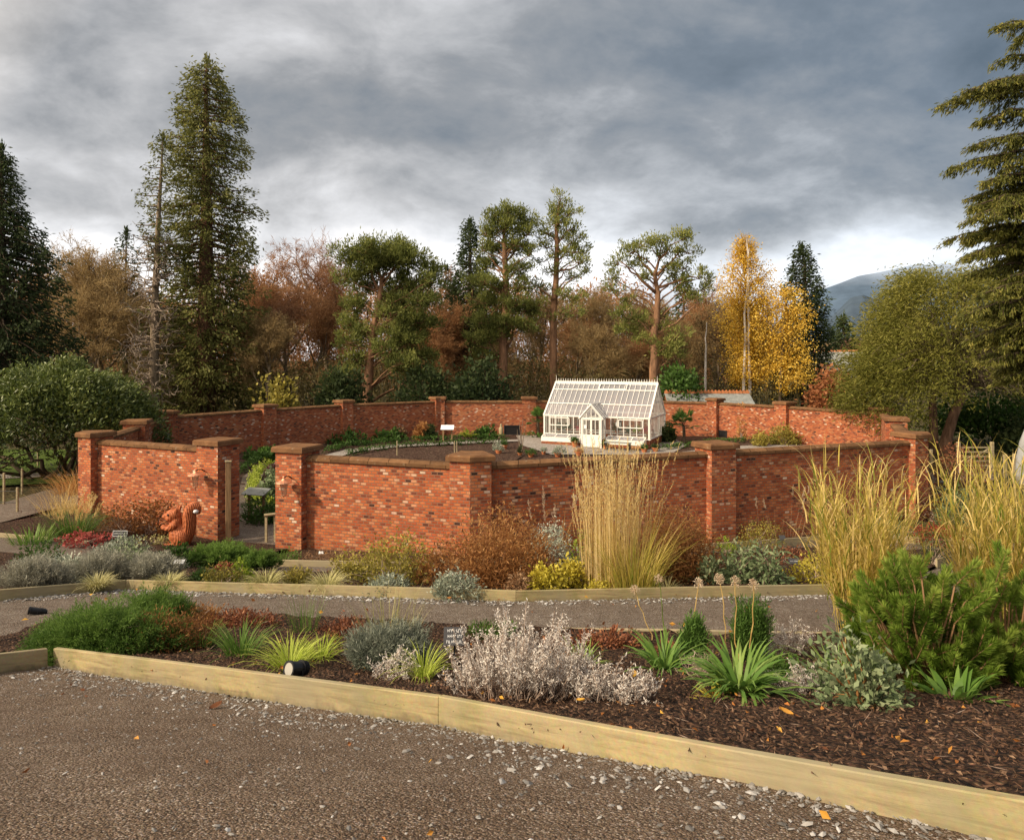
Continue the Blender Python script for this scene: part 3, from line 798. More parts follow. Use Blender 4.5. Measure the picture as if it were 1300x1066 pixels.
for (x0, x1) in ((.1, 2.72), (4.34, 6.75)):      # cold frames leaning on the front wall
    cf = MB()
    cf.box(((x0+x1)/2, -.62, .36), (x1 - x0, .06, .26))
    for x in (x0 + .03, x1 - .03): cf.box((x, -.30, .38), (.06, .6, .30))
    k = cf.build('cold_frame', M['white_paint'], GH)
    cb_ = MB(); boxes = 3
    cb_.box(((x0+x1)/2, -.32, .11), (x1 - x0 - .02, .62, .235))
    boxuv(cb_.build('frame_plinth', M['brick'], k))
    ld = MB()
    for q_ in range(4): xx = x0 + .03 + (x1 - x0 - .06) * q_ / 3; ld.box((xx, -.31, .585), (.06, .66, .04), rx=.28)
    for yy, zz in ((-.62, .50), (-.02, .675)): ld.box(((x0+x1)/2, yy, zz), (x1 - x0, .06, .05))
    ld.build('frame_lid', M['white_paint'], k)
    lg = MB(); lg.poly([(x0, -.62, .492), (x1, -.62, .492), (x1, -.02, .665), (x0, -.02, .665)], [(0, 1, 2, 3)]); lg.build('lid_glass', M['glass_roof'], k)
mb = MB(); mb.box((4.95, .08, 1.42), (.32, .01, .24)); mb.build('window_notice', M['label_white'], GH)
GM = GH.matrix_basis.copy()
GMw = Matrix.Translation(GH.location) @ Matrix.Rotation(-.429, 4, 'Z')
def gh(x, y, z): return GMw @ Vector((x, y, z))

# staging inside with potted flowers
st = thing('plant_staging', 'slatted white staging inside the greenhouse behind the front glass', 'bench', gh(Lg/2, .75, 0), -.429)
mb = MB()
for k in range(5): mb.box((0, -.3 + .15 * k, .78), (6.3, .11, .03))
mb.build('bench_top', M['white_paint'], st)
for x in (-3, -1, 1, 3):
    for y in (-.28, .28): mb = MB(); mb.box((x, y, .38), (.06, .06, .76)); mb.build('leg', M['white_paint'], st)

# ------------------------------------------------------------------ leaf palettes
P = {}
P['green'] = leafmat('leaf_green', [(.022, .045, .010), (.05, .105, .020), (.10, .19, .035)])
P['dark'] = leafmat('leaf_dark', [(0.016, 0.03, 0.013), (0.048, 0.072, 0.025), (0.11, 0.14, 0.05)], .46)
P['spruce'] = leafmat('needle_dark', [(0.02, 0.034, 0.014), (0.055, 0.08, 0.028), (0.12, 0.15, 0.05)], .46)
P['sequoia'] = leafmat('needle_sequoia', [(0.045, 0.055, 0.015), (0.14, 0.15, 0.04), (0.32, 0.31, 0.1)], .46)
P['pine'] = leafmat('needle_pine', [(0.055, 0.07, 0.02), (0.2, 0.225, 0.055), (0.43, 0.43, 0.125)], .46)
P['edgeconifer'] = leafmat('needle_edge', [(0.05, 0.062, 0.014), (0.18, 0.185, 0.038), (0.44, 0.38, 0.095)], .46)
P['yew'] = leafmat('needle_yew', [(0.045, 0.052, 0.01), (0.165, 0.17, 0.028), (0.35, 0.32, 0.075)], .46)
P['rhodo'] = leafmat('leaf_rhododendron', [(0.026, 0.046, 0.01), (0.1, 0.135, 0.028), (0.24, 0.275, 0.075)], .15, .45, .5)
P['juniper'] = leafmat('needle_juniper', [(0.022, 0.05, 0.01), (0.07, 0.14, 0.024), (0.17, 0.27, 0.055)], .46)
P['mugo'] = leafmat('needle_mugo', [(0.04, 0.08, 0.01), (0.15, 0.245, 0.026), (0.38, 0.46, 0.09)], .46)
P['rust'] = leafmat('leaf_rust', [(0.14, 0.058, 0.02), (0.42, 0.2, 0.07), (0.62, 0.37, 0.14)], .46)
P['copper'] = leafmat('leaf_copper', [(.16, .05, .02), (.40, .16, .065), (.55, .28, .12)], .35)
P['beech'] = leafmat('twig_beech', [(0.11, 0.055, 0.028), (0.35, 0.18, 0.08), (0.54, 0.3, 0.14)], .46)
P['brownwood'] = leafmat('twig_brown', [(0.09, 0.066, 0.033), (0.29, 0.2, 0.09), (0.46, 0.33, 0.155)], .46)
P['redtwig'] = leafmat('twig_red', [(0.12, 0.055, 0.032), (0.36, 0.19, 0.1), (0.52, 0.31, 0.18)], .46)
P['birch'] = leafmat('leaf_birch', [(0.46, 0.27, 0.02), (0.76, 0.49, 0.06), (0.93, 0.7, 0.17)], .4)
P['yellow'] = leafmat('leaf_yellow', [(0.2, 0.17, 0.014), (0.5, 0.42, 0.045), (0.75, 0.66, 0.14)], .35)
P['lime'] = leafmat('leaf_lime', [(.10, .17, .012), (.34, .43, .04), (.64, .70, .16)], .4)
P['olive'] = leafmat('leaf_olive', [(0.09, 0.085, 0.016), (0.28, 0.24, 0.045), (0.5, 0.41, 0.09)], .3)
P['silver'] = leafmat('leaf_silver', [(0.11, 0.13, 0.09), (0.3, 0.335, 0.25), (0.56, 0.58, 0.48)], .2)
P['sage'] = leafmat('leaf_sage', [(0.07, 0.105, 0.045), (0.2, 0.26, 0.125), (0.4, 0.44, 0.26)], .25)
P['lavender'] = leafmat('leaf_lavender', [(.05, .065, .05), (.125, .15, .11), (.25, .27, .21)], .2)
P['greybush'] = leafmat('leaf_grey', [(0.09, 0.085, 0.062), (0.235, 0.225, 0.17), (0.42, 0.41, 0.33)], .2)
P['deadsilver'] = leafmat('dead_silver', [(0.25, 0.205, 0.17), (0.6, 0.54, 0.48), (0.84, 0.79, 0.73)], .2)
P['deadstem'] = leafmat('dead_stem', [(0.17, 0.115, 0.085), (0.38, 0.28, 0.22), (0.55, 0.45, 0.38)], .15)
P['straw'] = leafmat('straw', [(0.38, 0.23, 0.07), (0.62, 0.44, 0.16), (0.82, 0.67, 0.36)], .35)
P['strawgreen'] = leafmat('straw_green', [(0.1, 0.2, 0.02), (0.5, 0.39, 0.075), (0.82, 0.63, 0.26)], .35)
P['paletuft'] = leafmat('pale_tuft', [(.16, .17, .045), (.42, .39, .15), (.66, .60, .33)], .3)
P['grass'] = leafmat('blade_green', [(.035, .075, .012), (.10, .19, .03), (.24, .34, .07)], .35)
P['strap'] = leafmat('strap_green', [(0.04, 0.09, 0.018), (0.12, 0.23, 0.04), (0.28, 0.38, 0.09)], .3, .45)
P['purple'] = leafmat('twig_purple', [(.05, .018, .016), (.12, .05, .045), (.2, .10, .08)], .2)
P['pink'] = leafmat('leaf_pink', [(.15, .02, .02), (.40, .08, .07), (.55, .2, .16)], .3)
P['red'] = leafmat('leaf_red', [(.09, .012, .01), (.26, .032, .02), (.44, .09, .045)], .3)
P['sedum'] = leafmat('leaf_sedum', [(0.08, 0.028, 0.016), (0.25, 0.09, 0.045), (0.42, 0.19, 0.085)], .25)
P['heather'] = leafmat('leaf_heather', [(0.12, 0.06, 0.03), (0.32, 0.18, 0.09), (0.5, 0.34, 0.2)], .2)
P['plume'] = leafmat('plume', [(.36, .24, .14), (.58, .42, .27), (.8, .68, .52)], .35)
P['undergrowth'] = leafmat('undergrowth', [(0.04, 0.038, 0.014), (0.13, 0.11, 0.042), (0.25, 0.19, 0.075)], .46)
P['fallen'] = leafmat('fallen_leaf', [(.14, .05, .02), (.45, .17, .04), (.68, .40, .06)], .2)
P['flower'] = leafmat('flower_red', [(.5, .02, .05), (.7, .05, .1), (.8, .2, .25)], .2)
P['chips'] = leafmat('bark_chip', [(0.035, 0.02, 0.013), (0.12, 0.064, 0.037), (0.31, 0.2, 0.125)], 0, .8)
P['slatechip'] = leafmat('slate_chip', [(0.11, 0.1, 0.09), (0.28, 0.265, 0.25), (0.52, 0.51, 0.5)], 0, .7)

def rdir(n, up=0.0, flat=1.0):
    d = rng.normal(size=(n, 3)); d[:, 2] *= flat; d /= np.linalg.norm(d, axis=1)[:, None]
    d[:, 2] += up
    return d / np.linalg.norm(d, axis=1)[:, None]
def dome(n, r, lumps=0, shell=.55, seed=None, squash=0.0):
    """points through a lumpy dome (x,y radius, height), denser to its surface; returns points and outward directions"""
    r = np.asarray(r, float)
    d = rdir(n); d[:, 2] = np.abs(d[:, 2])
    rad = np.clip(shell + (1 - shell) * rng.random(n) ** .6, 0, 1.05)
    if lumps:
        ld = rdir(lumps); ld[:, 2] = np.abs(ld[:, 2]) ; la = rng.uniform(.75, 1.25, lumps)
        k = np.argmax(d @ ld.T + rng.normal(0, .06, (n, lumps)), axis=1)
        edge = np.max(d @ ld.T, axis=1)
        rad = rad * la[k] * (.72 + .28 * np.clip((edge - .6) / .35, 0, 1))
    return d * rad[:, None] * r, d
def tuftleaves(mb, C, D, k, sig, L, W, tint, up=.15, spread=.9, tv=.15, kk=.5):
    """k leaves about every centre C, fanned round direction D"""
    n = len(C)
    if n == 0: return
    c = np.repeat(C, k, 0); d = np.repeat(D, k, 0)
    nn = n * k
    sg = np.asarray(sig, float)
    pos = c + rng.normal(size=(nn, 3)) * (np.repeat(sg, k)[:, None] if sg.ndim == 1 else sg)
    dd = d + rng.normal(size=(nn, 3)) * spread; dd[:, 2] += up
    t = np.repeat(np.broadcast_to(tint, (n,)), k) + rng.normal(0, tv, nn)
    LL = L * rng.uniform(.6, 1.3, nn)
    mb.leaves(pos, dd, LL, LL * (W / L), np.clip(t, 0, 1), kk)
# ------------------------------------------------------------------ trees
M['bark_red'] = barkmat('bark_redwood', (.06, .032, .02), (.17, .09, .055), 5)
M['bark_pine'] = barkmat('bark_scots_pine', (.11, .062, .038), (.34, .185, .105), 4)
M['bark_brown'] = barkmat('bark_brown', (.045, .032, .022), (.135, .10, .07), 5)
M['bark_pale'] = barkmat('bark_pale', (.11, .085, .06), (.26, .20, .14), 6)
M['bark_dead'] = barkmat('bark_dead', (.20, .155, .12), (.42, .34, .27), 6)
M['bark_birch'] = barkmat('bark_birch', (.28, .24, .21), (.74, .70, .66), 3)
M['bark_yew'] = barkmat('bark_yew', (.08, .045, .03), (.26, .155, .10), 6)
WOOD = 'trees in the wood beyond the garden wall'

def root_at(px, d, dz=-.15):
    x = (px - CX) / F * d
    return Vector((x, d, H(x, d) + dz))
def curve(p0, p1, bend=0.0, n=5, jit=0.0):
    p0, p1 = np.asarray(p0, float), np.asarray(p1, float)
    t = np.linspace(0, 1, n)[:, None]; P = p0 + (p1 - p0) * t
    P[:, 2] += bend * (4 * t[:, 0] * (1 - t[:, 0]))
    if jit: P[1:-1] += rng.normal(0, jit, (n - 2, 3))
    return P

def conifer(name, label, px, d, prof, leaf, bark, n=150, droop=.12, rise=-.05, k=26, L=.5, W=.16, sig=.3, tr=.5, step=.8, inner=.30, group=WOOD, cat='conifer tree', lean=0, up=.0, bare_below=None, ragged=.25, sticks=0, tipup=0.0, hang=0.0, density=1.0):
    base = root_at(px, d); X0 = base.x
    ys = np.array([p[0] for p in prof], float); z_of = lambda y: E - (y - HY) / F * d - base.z
    zs = z_of(ys)[::-1]
    ctr = np.array([p[3] if len(p) > 3 else px for p in prof], float)
    wl = ((ctr - np.array([p[1] for p in prof])) / F * d)[::-1]; wr = ((np.array([p[2] for p in prof]) - ctr) / F * d)[::-1]
    cx = ((ctr - CX) / F * d - X0)[::-1]
    top = zs[-1]
    t = thing(name, label, cat, base, 0, group)
    tm = MB(); zz = np.linspace(0, top, 10)
    tm.tube(np.column_stack([np.interp(zz, zs, cx), rng.normal(0, .03, 10), zz]), tr * (1 - zz / top) ** .85 + .04, 9)
    cm = MB(); C, D, T, SG = [], [], [], []
    zlow = zs[0]
    hgt = top - zlow
    for i in range(n):
        u = (i + rng.random()) / n
        z0 = zlow + hgt * (1 - (1 - u) ** 1.0) * .985
        a = (i * 2.399963 + rng.normal(0, .35)) % (2 * PI)
        ca, sa = math.cos(a), math.sin(a)
        lw, rw = np.interp(z0, zs, wl), np.interp(z0, zs, wr)
        R = (rw if ca > 0 else lw) * ca * ca + (lw + rw) / 2 * sa * sa
        R = max(.25, R * (1.10 - ragged * rng.random() ** 1.5))
        cxz = np.interp(z0, zs, cx)
        m = 6; s_ = np.linspace(0, 1, m)
        bend = (rise * s_ - droop * s_ ** 1.8 + tipup * s_ ** 4) * R
        Pb = np.column_stack([cxz + ca * R * s_, sa * R * s_, z0 + bend + R * droop * .5])
        Pb[1:] += rng.normal(0, .03 * R, (m - 1, 3)) * np.array([1, 1, .5])
        tm.tube(Pb, np.linspace(max(.025, .05 * R ** .6), .012, m), 4, cap=False)
        bb_ = bare_below is not None and z0 < z_of(bare_below)
        if bb_ and rng.random() < .8: continue
        cnt = max(1, int(R * (1 - inner) / step * density + rng.random()))
        for q_ in range(cnt):
            f = inner + (1 - inner) * (q_ + rng.random()) / cnt
            p = np.array([np.interp(f, s_, Pb[:, c]) for c in range(3)])
            sp_ = .22 * R * (1.1 - f)
            side = rng.normal(0, sp_)
            p[0] += -sa * side; p[1] += ca * side; p[2] -= abs(side) * .2 + (hang * rng.random())
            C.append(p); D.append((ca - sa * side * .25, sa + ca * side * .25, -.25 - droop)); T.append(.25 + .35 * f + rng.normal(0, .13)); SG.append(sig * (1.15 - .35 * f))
    C = np.array(C); D = np.array(D); T = np.array(T)
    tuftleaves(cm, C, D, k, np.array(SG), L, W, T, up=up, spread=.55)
    tl = np.array([[np.interp(top, zs, cx), 0, top - .15 * j] for j in range(5)])
    tuftleaves(cm, tl, np.tile([0, 0, 1.0], (5, 1)), k // 2, np.full(5, sig * .4), L, W, .55, up=.6, spread=.5)
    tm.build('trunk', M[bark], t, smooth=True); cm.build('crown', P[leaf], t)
    return t

# tall redwood and its dead looking neighbour
conifer('redwood_tree', 'tallest dark green redwood with a pointed crown, beside a half dead conifer', 262, 66,
        [(75, 258, 268), (95, 242, 285), (130, 228, 305), (170, 218, 316), (230, 216, 318), (290, 208, 327), (340, 206, 326), (400, 202, 331), (450, 198, 330), (520, 200, 335)],
        'sequoia', 'bark_red', n=300, droop=.22, k=46, L=.36, W=.13, sig=.36, tr=.95, step=.95, inner=.30, ragged=.34, tipup=.12, density=1.25)
conifer('half_dead_conifer', 'thin half dead conifer with bare lower trunk and grey branches, left of the tallest redwood', 196, 62,
        [(172, 203, 212, 207), (195, 193, 219, 206), (240, 180, 216, 203), (262, 160, 214, 202), (300, 172, 216, 200), (330, 178, 214, 199), (380, 165, 222, 197), (450, 163, 230, 196), (510, 172, 222, 195)],
        'sequoia', 'bark_pale', n=120, droop=.1, k=34, L=.32, W=.11, sig=.30, tr=.42, step=1.0, inner=.5, ragged=.6, bare_below=330, tipup=.25)
def dead_limbs(t, d, px, ys, n, maxw):
    base = t.location; mb = MB()
    for i in range(n):
        y = rng.uniform(*ys); z = E - (y - HY) / F * d - base.z; a = rng.uniform(0, 2 * PI); R = rng.uniform(.35, 1) * maxw / F * d * (.6 + .4 * (y - ys[0]) / (ys[1] - ys[0]))
        x0 = (px + (y - 340) * -.035 - CX) / F * d - base.x; u = np.array([math.cos(a), math.sin(a), 0]); s_ = np.linspace(0, 1, 8)
        dr = rng.uniform(-.75, .35); P_ = np.array([x0, 0, z]) + u * R * s_[:, None]; P_[:, 2] += R * (.25 * s_ + dr * s_ ** 2 + .25 * s_ ** 5); P_[1:] += rng.normal(0, .09, (7, 3))
        mb.tube(P_, np.linspace(.085, .03, 8), 4, cap=False)
        for q_ in range(4):
            j = rng.integers(2, 8); e = P_[j] + u * rng.uniform(-.1, .7) + rng.normal(0, .5, 3) + np.array([0, 0, -.2])
            mb.tube(curve(P_[j], e, .12, 5, .05), np.linspace(.04, .018, 5), 3, cap=False)
    mb.build('dead_branches', M['bark_dead'], t)
hd = [o for o in COL.objects if o.name == 'half_dead_conifer'][0]
dead_limbs(hd, 62, 197, (300, 512), 130, 46)
conifer('cedar_tree', 'very dark drooping conifer at the left edge of the picture', 2, 46,
        [(186, 0, 6), (215, -8, 20), (240, -14, 26), (258, -20, 22), (285, -45, 56), (330, -60, 66), (370, -65, 76), (420, -75, 92), (462, -85, 98), (500, -80, 92)],
        'dark', 'bark_brown', n=230, droop=.24, k=44, L=.30, W=.09, sig=.27, tr=.5, step=.62, inner=.2, ragged=.3, hang=.5)
conifer('small_spruce', 'thin young spruce top showing between the brown trees and the half dead conifer', 160, 78,
        [(292, 159, 162), (310, 150, 170), (330, 148, 176), (380, 138, 184), (460, 128, 190)], 'spruce', 'bark_brown', n=90, droop=.12, k=16, L=.5, W=.15, sig=.28, tr=.25, step=1.0, ragged=.35)
conifer('spruce_tree', 'dark pointed spruce standing just left of the tall twin trunked pine', 597, 76,
        [(281, 596, 599), (300, 588, 607), (330, 582, 614), (360, 568, 622), (400, 562, 634), (450, 556, 640), (510, 552, 642)],
        'dark', 'bark_brown', n=210, droop=.14, k=40, L=.42, W=.13, sig=.36, tr=.45, step=.85, ragged=.3)
conifer('spruce_tree', 'dark green pointed spruce just right of the golden birch', 1022, 72,
        [(312, 1015, 1019, 1017), (335, 1006, 1028), (365, 996, 1040), (400, 994, 1050), (450, 984, 1056), (505, 978, 1058)],
        'dark', 'bark_brown', n=200, droop=.10, k=40, L=.38, W=.12, sig=.33, tr=.4, step=.8, ragged=.25, tipup=.1)
conifer('small_spruce', 'small dark spruce far off beside the slate roofed cottage', 1071, 105,
        [(404, 1070, 1073), (420, 1062, 1080), (445, 1054, 1086), (475, 1048, 1090)], 'spruce', 'bark_brown', n=70, droop=.1, k=18, L=.8, W=.24, sig=.4, tr=.3, step=1.0, cat='conifer tree')
conifer('small_spruce', 'small spruce top poking out behind the round headed pine on the right', 868, 92,
        [(352, 867, 870), (375, 858, 880), (420, 848, 890), (480, 840, 900)], 'spruce', 'bark_brown', n=80, droop=.1, k=18, L=.7, W=.2, sig=.4, tr=.3, step=1.0)
conifer('small_spruce', 'small spruce top between the spreading pine and the dark spruce', 566, 92,
        [(340, 565, 568), (362, 557, 576), (410, 548, 588), (480, 540, 596)], 'spruce', 'bark_brown', n=80, droop=.1, k=18, L=.7, W=.2, sig=.4, tr=.3, step=1.0)

def pine(label, d, trunk, limbs, clumps, tr=.42, dens=1.0, group='tall Scots pines behind the wall', flat=.55, extra=1):
    """trunk: [(px,py)] bottom to top; limbs: list of [(px,py)...]; clumps: (px,py,rx,ry) in photo pixels"""
    px0 = trunk[0][0]; base = root_at(px0, d); X0 = base.x
    lc = lambda p: np.array([(p[0] - CX) / F * d - X0, 0, E - (p[1] - HY) / F * d - base.z])
    t = thing('pine_tree', label, 'pine tree', base, 0, group)
    tp = np.array([[0, 0, 0]] + [lc(p) for p in trunk[1:]]); n = 14
    s_ = np.linspace(0, 1, len(tp)); ss = np.linspace(0, 1, n)
    TP = np.column_stack([np.interp(ss, s_, tp[:, c]) for c in range(3)]); TP[1:-1, 0] += rng.normal(0, .05, n - 2)
    TP[:, 1] += np.cumsum(rng.normal(0, .06, n))
    tm = MB(); tm.tube(TP, tr * (1 - ss) ** .7 + .06, 9); bm_ = MB(); cm = MB()
    allC, allD, allT, allS = [], [], [], []
    for lm in limbs:
        lp = np.array([lc(p) for p in lm]); dy = rng.uniform(-1.5, 1.5); lp[:, 1] += np.linspace(0, dy, len(lp))
        ls = np.linspace(0, 1, len(lp)); l8 = np.linspace(0, 1, 7)
        LP = np.column_stack([np.interp(l8, ls, lp[:, c]) for c in range(3)]); LP[1:-1] += rng.normal(0, .08, (5, 3))
        bm_.tube(LP, np.linspace(tr * .42, .04, 7), 6)
    m_px = F / d
    for (cx_, cy_, rx, ry) in clumps:
        rx, ry = rx * 1.1, ry * 1.08
        c0 = lc((cx_, cy_)); rx_m, rz_m = rx / m_px, ry / m_px
        for e in range(1 + extra):
            c = c0.copy()
            if e == 0: c[1] = rng.normal(0, rx_m * .5)
            else:
                c[1] = rng.choice([-1, 1]) * rng.uniform(.6, 2.2); c[0] += rng.normal(0, rx_m * .3); c[2] += rng.normal(0, rz_m * .25)
            # branch from trunk to the clump
            zt = min(max(1.0, c[2] - abs(c[0]) * .45 - .8), tp[-1][2] - .2)
            tx = np.interp(zt, TP[:, 2], TP[:, 0])
            bm_.tube(curve((tx, np.interp(zt, TP[:, 2], TP[:, 1]), zt), (c[0], c[1], c[2] - rz_m * .4), .25, 6, .10), np.linspace(.09, .025, 6), 4, cap=False)
            nsub = max(5, int(rx_m * rx_m * 8.5 * dens))
            dd = rdir(nsub); rr = rng.random(nsub) ** .45
            pts = dd * rr[:, None] * np.array([rx_m, rx_m * .9, rz_m]) + c
            for p in pts[:: max(1, nsub // 6)]:
                bm_.tube(curve((c[0], c[1], c[2] - rz_m * .5), p, .05, 4, .04), np.linspace(.035, .012, 4), 3, cap=False)
            out_ = (pts - c) / np.array([rx_m, rx_m, rz_m * 1.2]); out_[:, 2] += .55
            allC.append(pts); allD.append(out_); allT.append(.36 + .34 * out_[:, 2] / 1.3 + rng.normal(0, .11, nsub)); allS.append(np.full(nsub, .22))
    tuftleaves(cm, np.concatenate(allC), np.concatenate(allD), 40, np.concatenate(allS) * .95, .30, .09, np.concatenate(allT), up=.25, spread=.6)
    tk = tm.build('trunk', M['bark_pine'], t, smooth=True); bm_.build('limbs', M['bark_pine'], t, smooth=True)
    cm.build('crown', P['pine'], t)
    return t

pine('broad rounded pine with a leaning pale trunk, leftmost of the tall pines', 60,
     [(466, 505), (469, 470), (473, 440), (476, 410), (483, 375), (485, 355), (478, 335)],
     [[(474, 425), (462, 408), (465, 390)], [(483, 372), (475, 352), (468, 330)], [(484, 360), (496, 345), (510, 338)], [(476, 405), (490, 399), (502, 401)], [(471, 450), (488, 448), (498, 447)]],
     [(470, 318, 24, 12), (495, 312, 26, 11), (518, 325, 24, 12), (448, 332, 18, 12), (535, 340, 20, 12), (470, 340, 24, 11), (500, 338, 26, 11), (545, 358, 14, 10), (443, 355, 16, 12), (462, 362, 18, 10),
      (520, 360, 28, 12), (505, 378, 22, 10), (535, 380, 20, 9), (450, 385, 18, 10), (442, 408, 16, 10), (460, 418, 16, 9), (500, 398, 22, 9), (530, 405, 24, 10), (510, 420, 24, 10), (445, 432, 16, 9), (525, 430, 22, 9),
      (500, 440, 18, 9), (535, 450, 18, 10), (450, 455, 14, 9), (510, 460, 20, 9), (440, 475, 14, 9), (530, 475, 18, 9), (480, 325, 20, 8), (430, 480, 10, 8)], tr=.36, dens=1.15)
pine('tall pine with a reddish twin stem and a broad top, left of the narrowest pine', 66,
     [(636, 505), (638, 465), (640, 420), (642, 370), (641, 330), (640, 300), (645, 275)],
     [[(637, 440), (650, 415), (656, 396)], [(638, 455), (648, 430), (655, 400)], [(641, 335), (652, 320), (665, 305)], [(641, 350), (628, 335), (618, 322)]],
     [(645, 270, 20, 9), (662, 280, 15, 9), (628, 280, 15, 9), (618, 295, 13, 9), (668, 296, 14, 9), (640, 290, 20, 9), (612, 315, 14, 9), (630, 312, 16, 8), (655, 312, 16, 8), (672, 322, 12, 8), (618, 335, 16, 9),
      (660, 340, 18, 9), (610, 355, 18, 10), (630, 362, 16, 9), (665, 362, 18, 10), (655, 385, 20, 9), (612, 380, 20, 10), (638, 392, 16, 8), (672, 390, 14, 9), (610, 405, 20, 9), (650, 410, 18, 8), (625, 425, 20, 9), (600, 430, 16, 9), (615, 450, 18, 9), (668, 412, 14, 8)], tr=.40)
pine('tallest and narrowest pine with a bare red trunk and layered top', 66,
     [(703, 505), (703, 460), (703, 410), (704, 365), (707, 320), (708, 285), (711, 255)],
     [[(704, 380), (690, 370), (680, 362)], [(707, 320), (722, 318), (738, 322)], [(706, 345), (725, 342), (742, 330)]],
     [(711, 250, 10, 7), (712, 261, 15, 6), (703, 271, 17, 6), (722, 272, 17, 6), (706, 284, 19, 6), (724, 290, 17, 6), (696, 294, 15, 6), (712, 300, 18, 6), (735, 300, 13, 5), (728, 311, 18, 5), (694, 312, 14, 5), (744, 318, 12, 5),
      (718, 322, 18, 5), (690, 330, 12, 5), (732, 333, 16, 5), (742, 345, 10, 5), (700, 342, 13, 5), (725, 350, 13, 5), (720, 374, 18, 7), (690, 368, 14, 7), (735, 380, 12, 6), (684, 385, 14, 7), (725, 395, 14, 7), (697, 400, 12, 6)], tr=.36, dens=.75, extra=0)
pine('pine with an open umbrella shaped head of dark green clumps, behind the greenhouse', 62,
     [(830, 505), (830, 465), (831, 430), (833, 400), (834, 375), (832, 350), (838, 325)],
     [[(833, 372), (815, 358), (800, 345), (785, 335)], [(834, 365), (850, 360), (875, 352), (892, 350)], [(833, 395), (820, 380), (806, 375)], [(831, 425), (845, 418), (856, 410), (872, 395), (885, 385)], [(834, 350), (850, 335), (862, 318)], [(832, 352), (818, 335), (805, 318)]],
     [(800, 318, 17, 9), (818, 310, 16, 8), (840, 305, 16, 7), (862, 304, 18, 8), (873, 318, 15, 9), (845, 318, 17, 8), (785, 332, 15, 8), (778, 350, 13, 8), (810, 332, 16, 7), (875, 335, 15, 8), (850, 338, 16, 7), (887, 350, 15, 8), (892, 364, 14, 8), (822, 350, 13, 6),
      (860, 352, 16, 7), (780, 366, 12, 6), (870, 368, 14, 7), (800, 380, 9, 6), (808, 402, 19, 7), (788, 396, 14, 6), (798, 418, 18, 7), (815, 430, 13, 6), (835, 415, 14, 7), (846, 436, 18, 8), (862, 424, 14, 7), (834, 450, 12, 7), (856, 452, 12, 7), (845, 400, 11, 6), (880, 376, 12, 6)], tr=.38, dens=1.0, extra=0)

# ---- bare and turning broadleaves: a few grown once, then copied
def broadleaf_mesh(seed, h, spread, leafk, leafL, twigs=7, fine=.05, trunk_split=.3, upness=.18):
    r = np.random.default_rng(seed); tm, lm = MB(), MB(); TW = []
    def poly(p, d, L, n, wander, up):
        pts = [p]; d = d / np.linalg.norm(d)
        for i in range(n):
            d = d + r.normal(0, wander, 3) + np.array([0, 0, up]); d = d / np.linalg.norm(d); pts.append(pts[-1] + d * L / n)
        return np.array(pts), d
    def branch(p, d, L, rad, lvl):
        pts, dd = poly(p, d, L, 5 if lvl < 3 else 3, .13 + .04 * lvl, upness * (.5 if lvl else .1))
        rr = np.linspace(rad, rad * .45, len(pts))
        (tm if lvl < 2 else lm).tube(pts, rr, (8, 6, 4, 3)[min(lvl, 3)], tint=r.uniform(.2, .5), cap=False)
        if lvl >= 3:
            for q_ in range(twigs):
                t = r.uniform(.1, 1); pp = np.array([np.interp(t * (len(pts) - 1), np.arange(len(pts)), pts[:, c]) for c in range(3)])
                TW.append((pp, dd + r.normal(0, .75, 3) + np.array([0, 0, .35]), L * r.uniform(.45, .9)))
            return
        nb = (11, 7, 6)[lvl]
        for q_ in range(nb):
            t = (trunk_split + (1 - trunk_split) * (q_ + .8) / nb) if lvl == 0 else (.25 + .75 * (q_ + r.random()) / nb)
            k = t * (len(pts) - 1); pp = np.array([np.interp(k, np.arange(len(pts)), pts[:, c]) for c in range(3)])
            ax = pts[-1] - pts[0]; ax = ax / np.linalg.norm(ax)
            v = r.normal(size=3); v -= ax * (v @ ax); v /= np.linalg.norm(v)
            ang = r.uniform(.55, 1.05)
            nd = ax * math.cos(ang) + v * math.sin(ang)
            nl = (spread * r.uniform(.75, 1.15) * (1.15 - .55 * max(0, t - .4)) if lvl == 0 else L * r.uniform(.42, .68))
            branch(pp, nd, nl, rad * (.46 if lvl == 0 else .5) * (1.2 - .5 * t), lvl + 1)
    branch(np.zeros(3), np.array([0, 0, 1.0]), h * .88, h * .020, 0)
    Pp = np.array([t[0] for t in TW]); D = np.array([t[1] for t in TW]); LL = np.array([t[2] for t in TW])
    lm.leaves(Pp, D, LL, fine, r.uniform(.25, .9, len(Pp)), .3)
    # finest spray
    D2 = np.repeat(D / np.linalg.norm(D, axis=1)[:, None], 3, 0); P2 = np.repeat(Pp, 3, 0) + D2 * np.repeat(LL, 3)[:, None] * r.uniform(.2, .9, 3 * len(Pp))[:, None]
    lm.leaves(P2, D2 + r.normal(0, .6, P2.shape), np.repeat(LL, 3) * .55, fine * .8, r.uniform(.3, 1, len(P2)), .3)
    if leafk:
        P3 = np.repeat(P2, leafk, 0) + r.normal(0, .18, (len(P2) * leafk, 3))
        lm.leaves(P3, r.normal(size=P3.shape) + np.array([0, 0, -.4]), leafL * r.uniform(.6, 1.3, len(P3)), leafL * .6, r.uniform(.2, 1, len(P3)), .5)
    return tm, lm, h
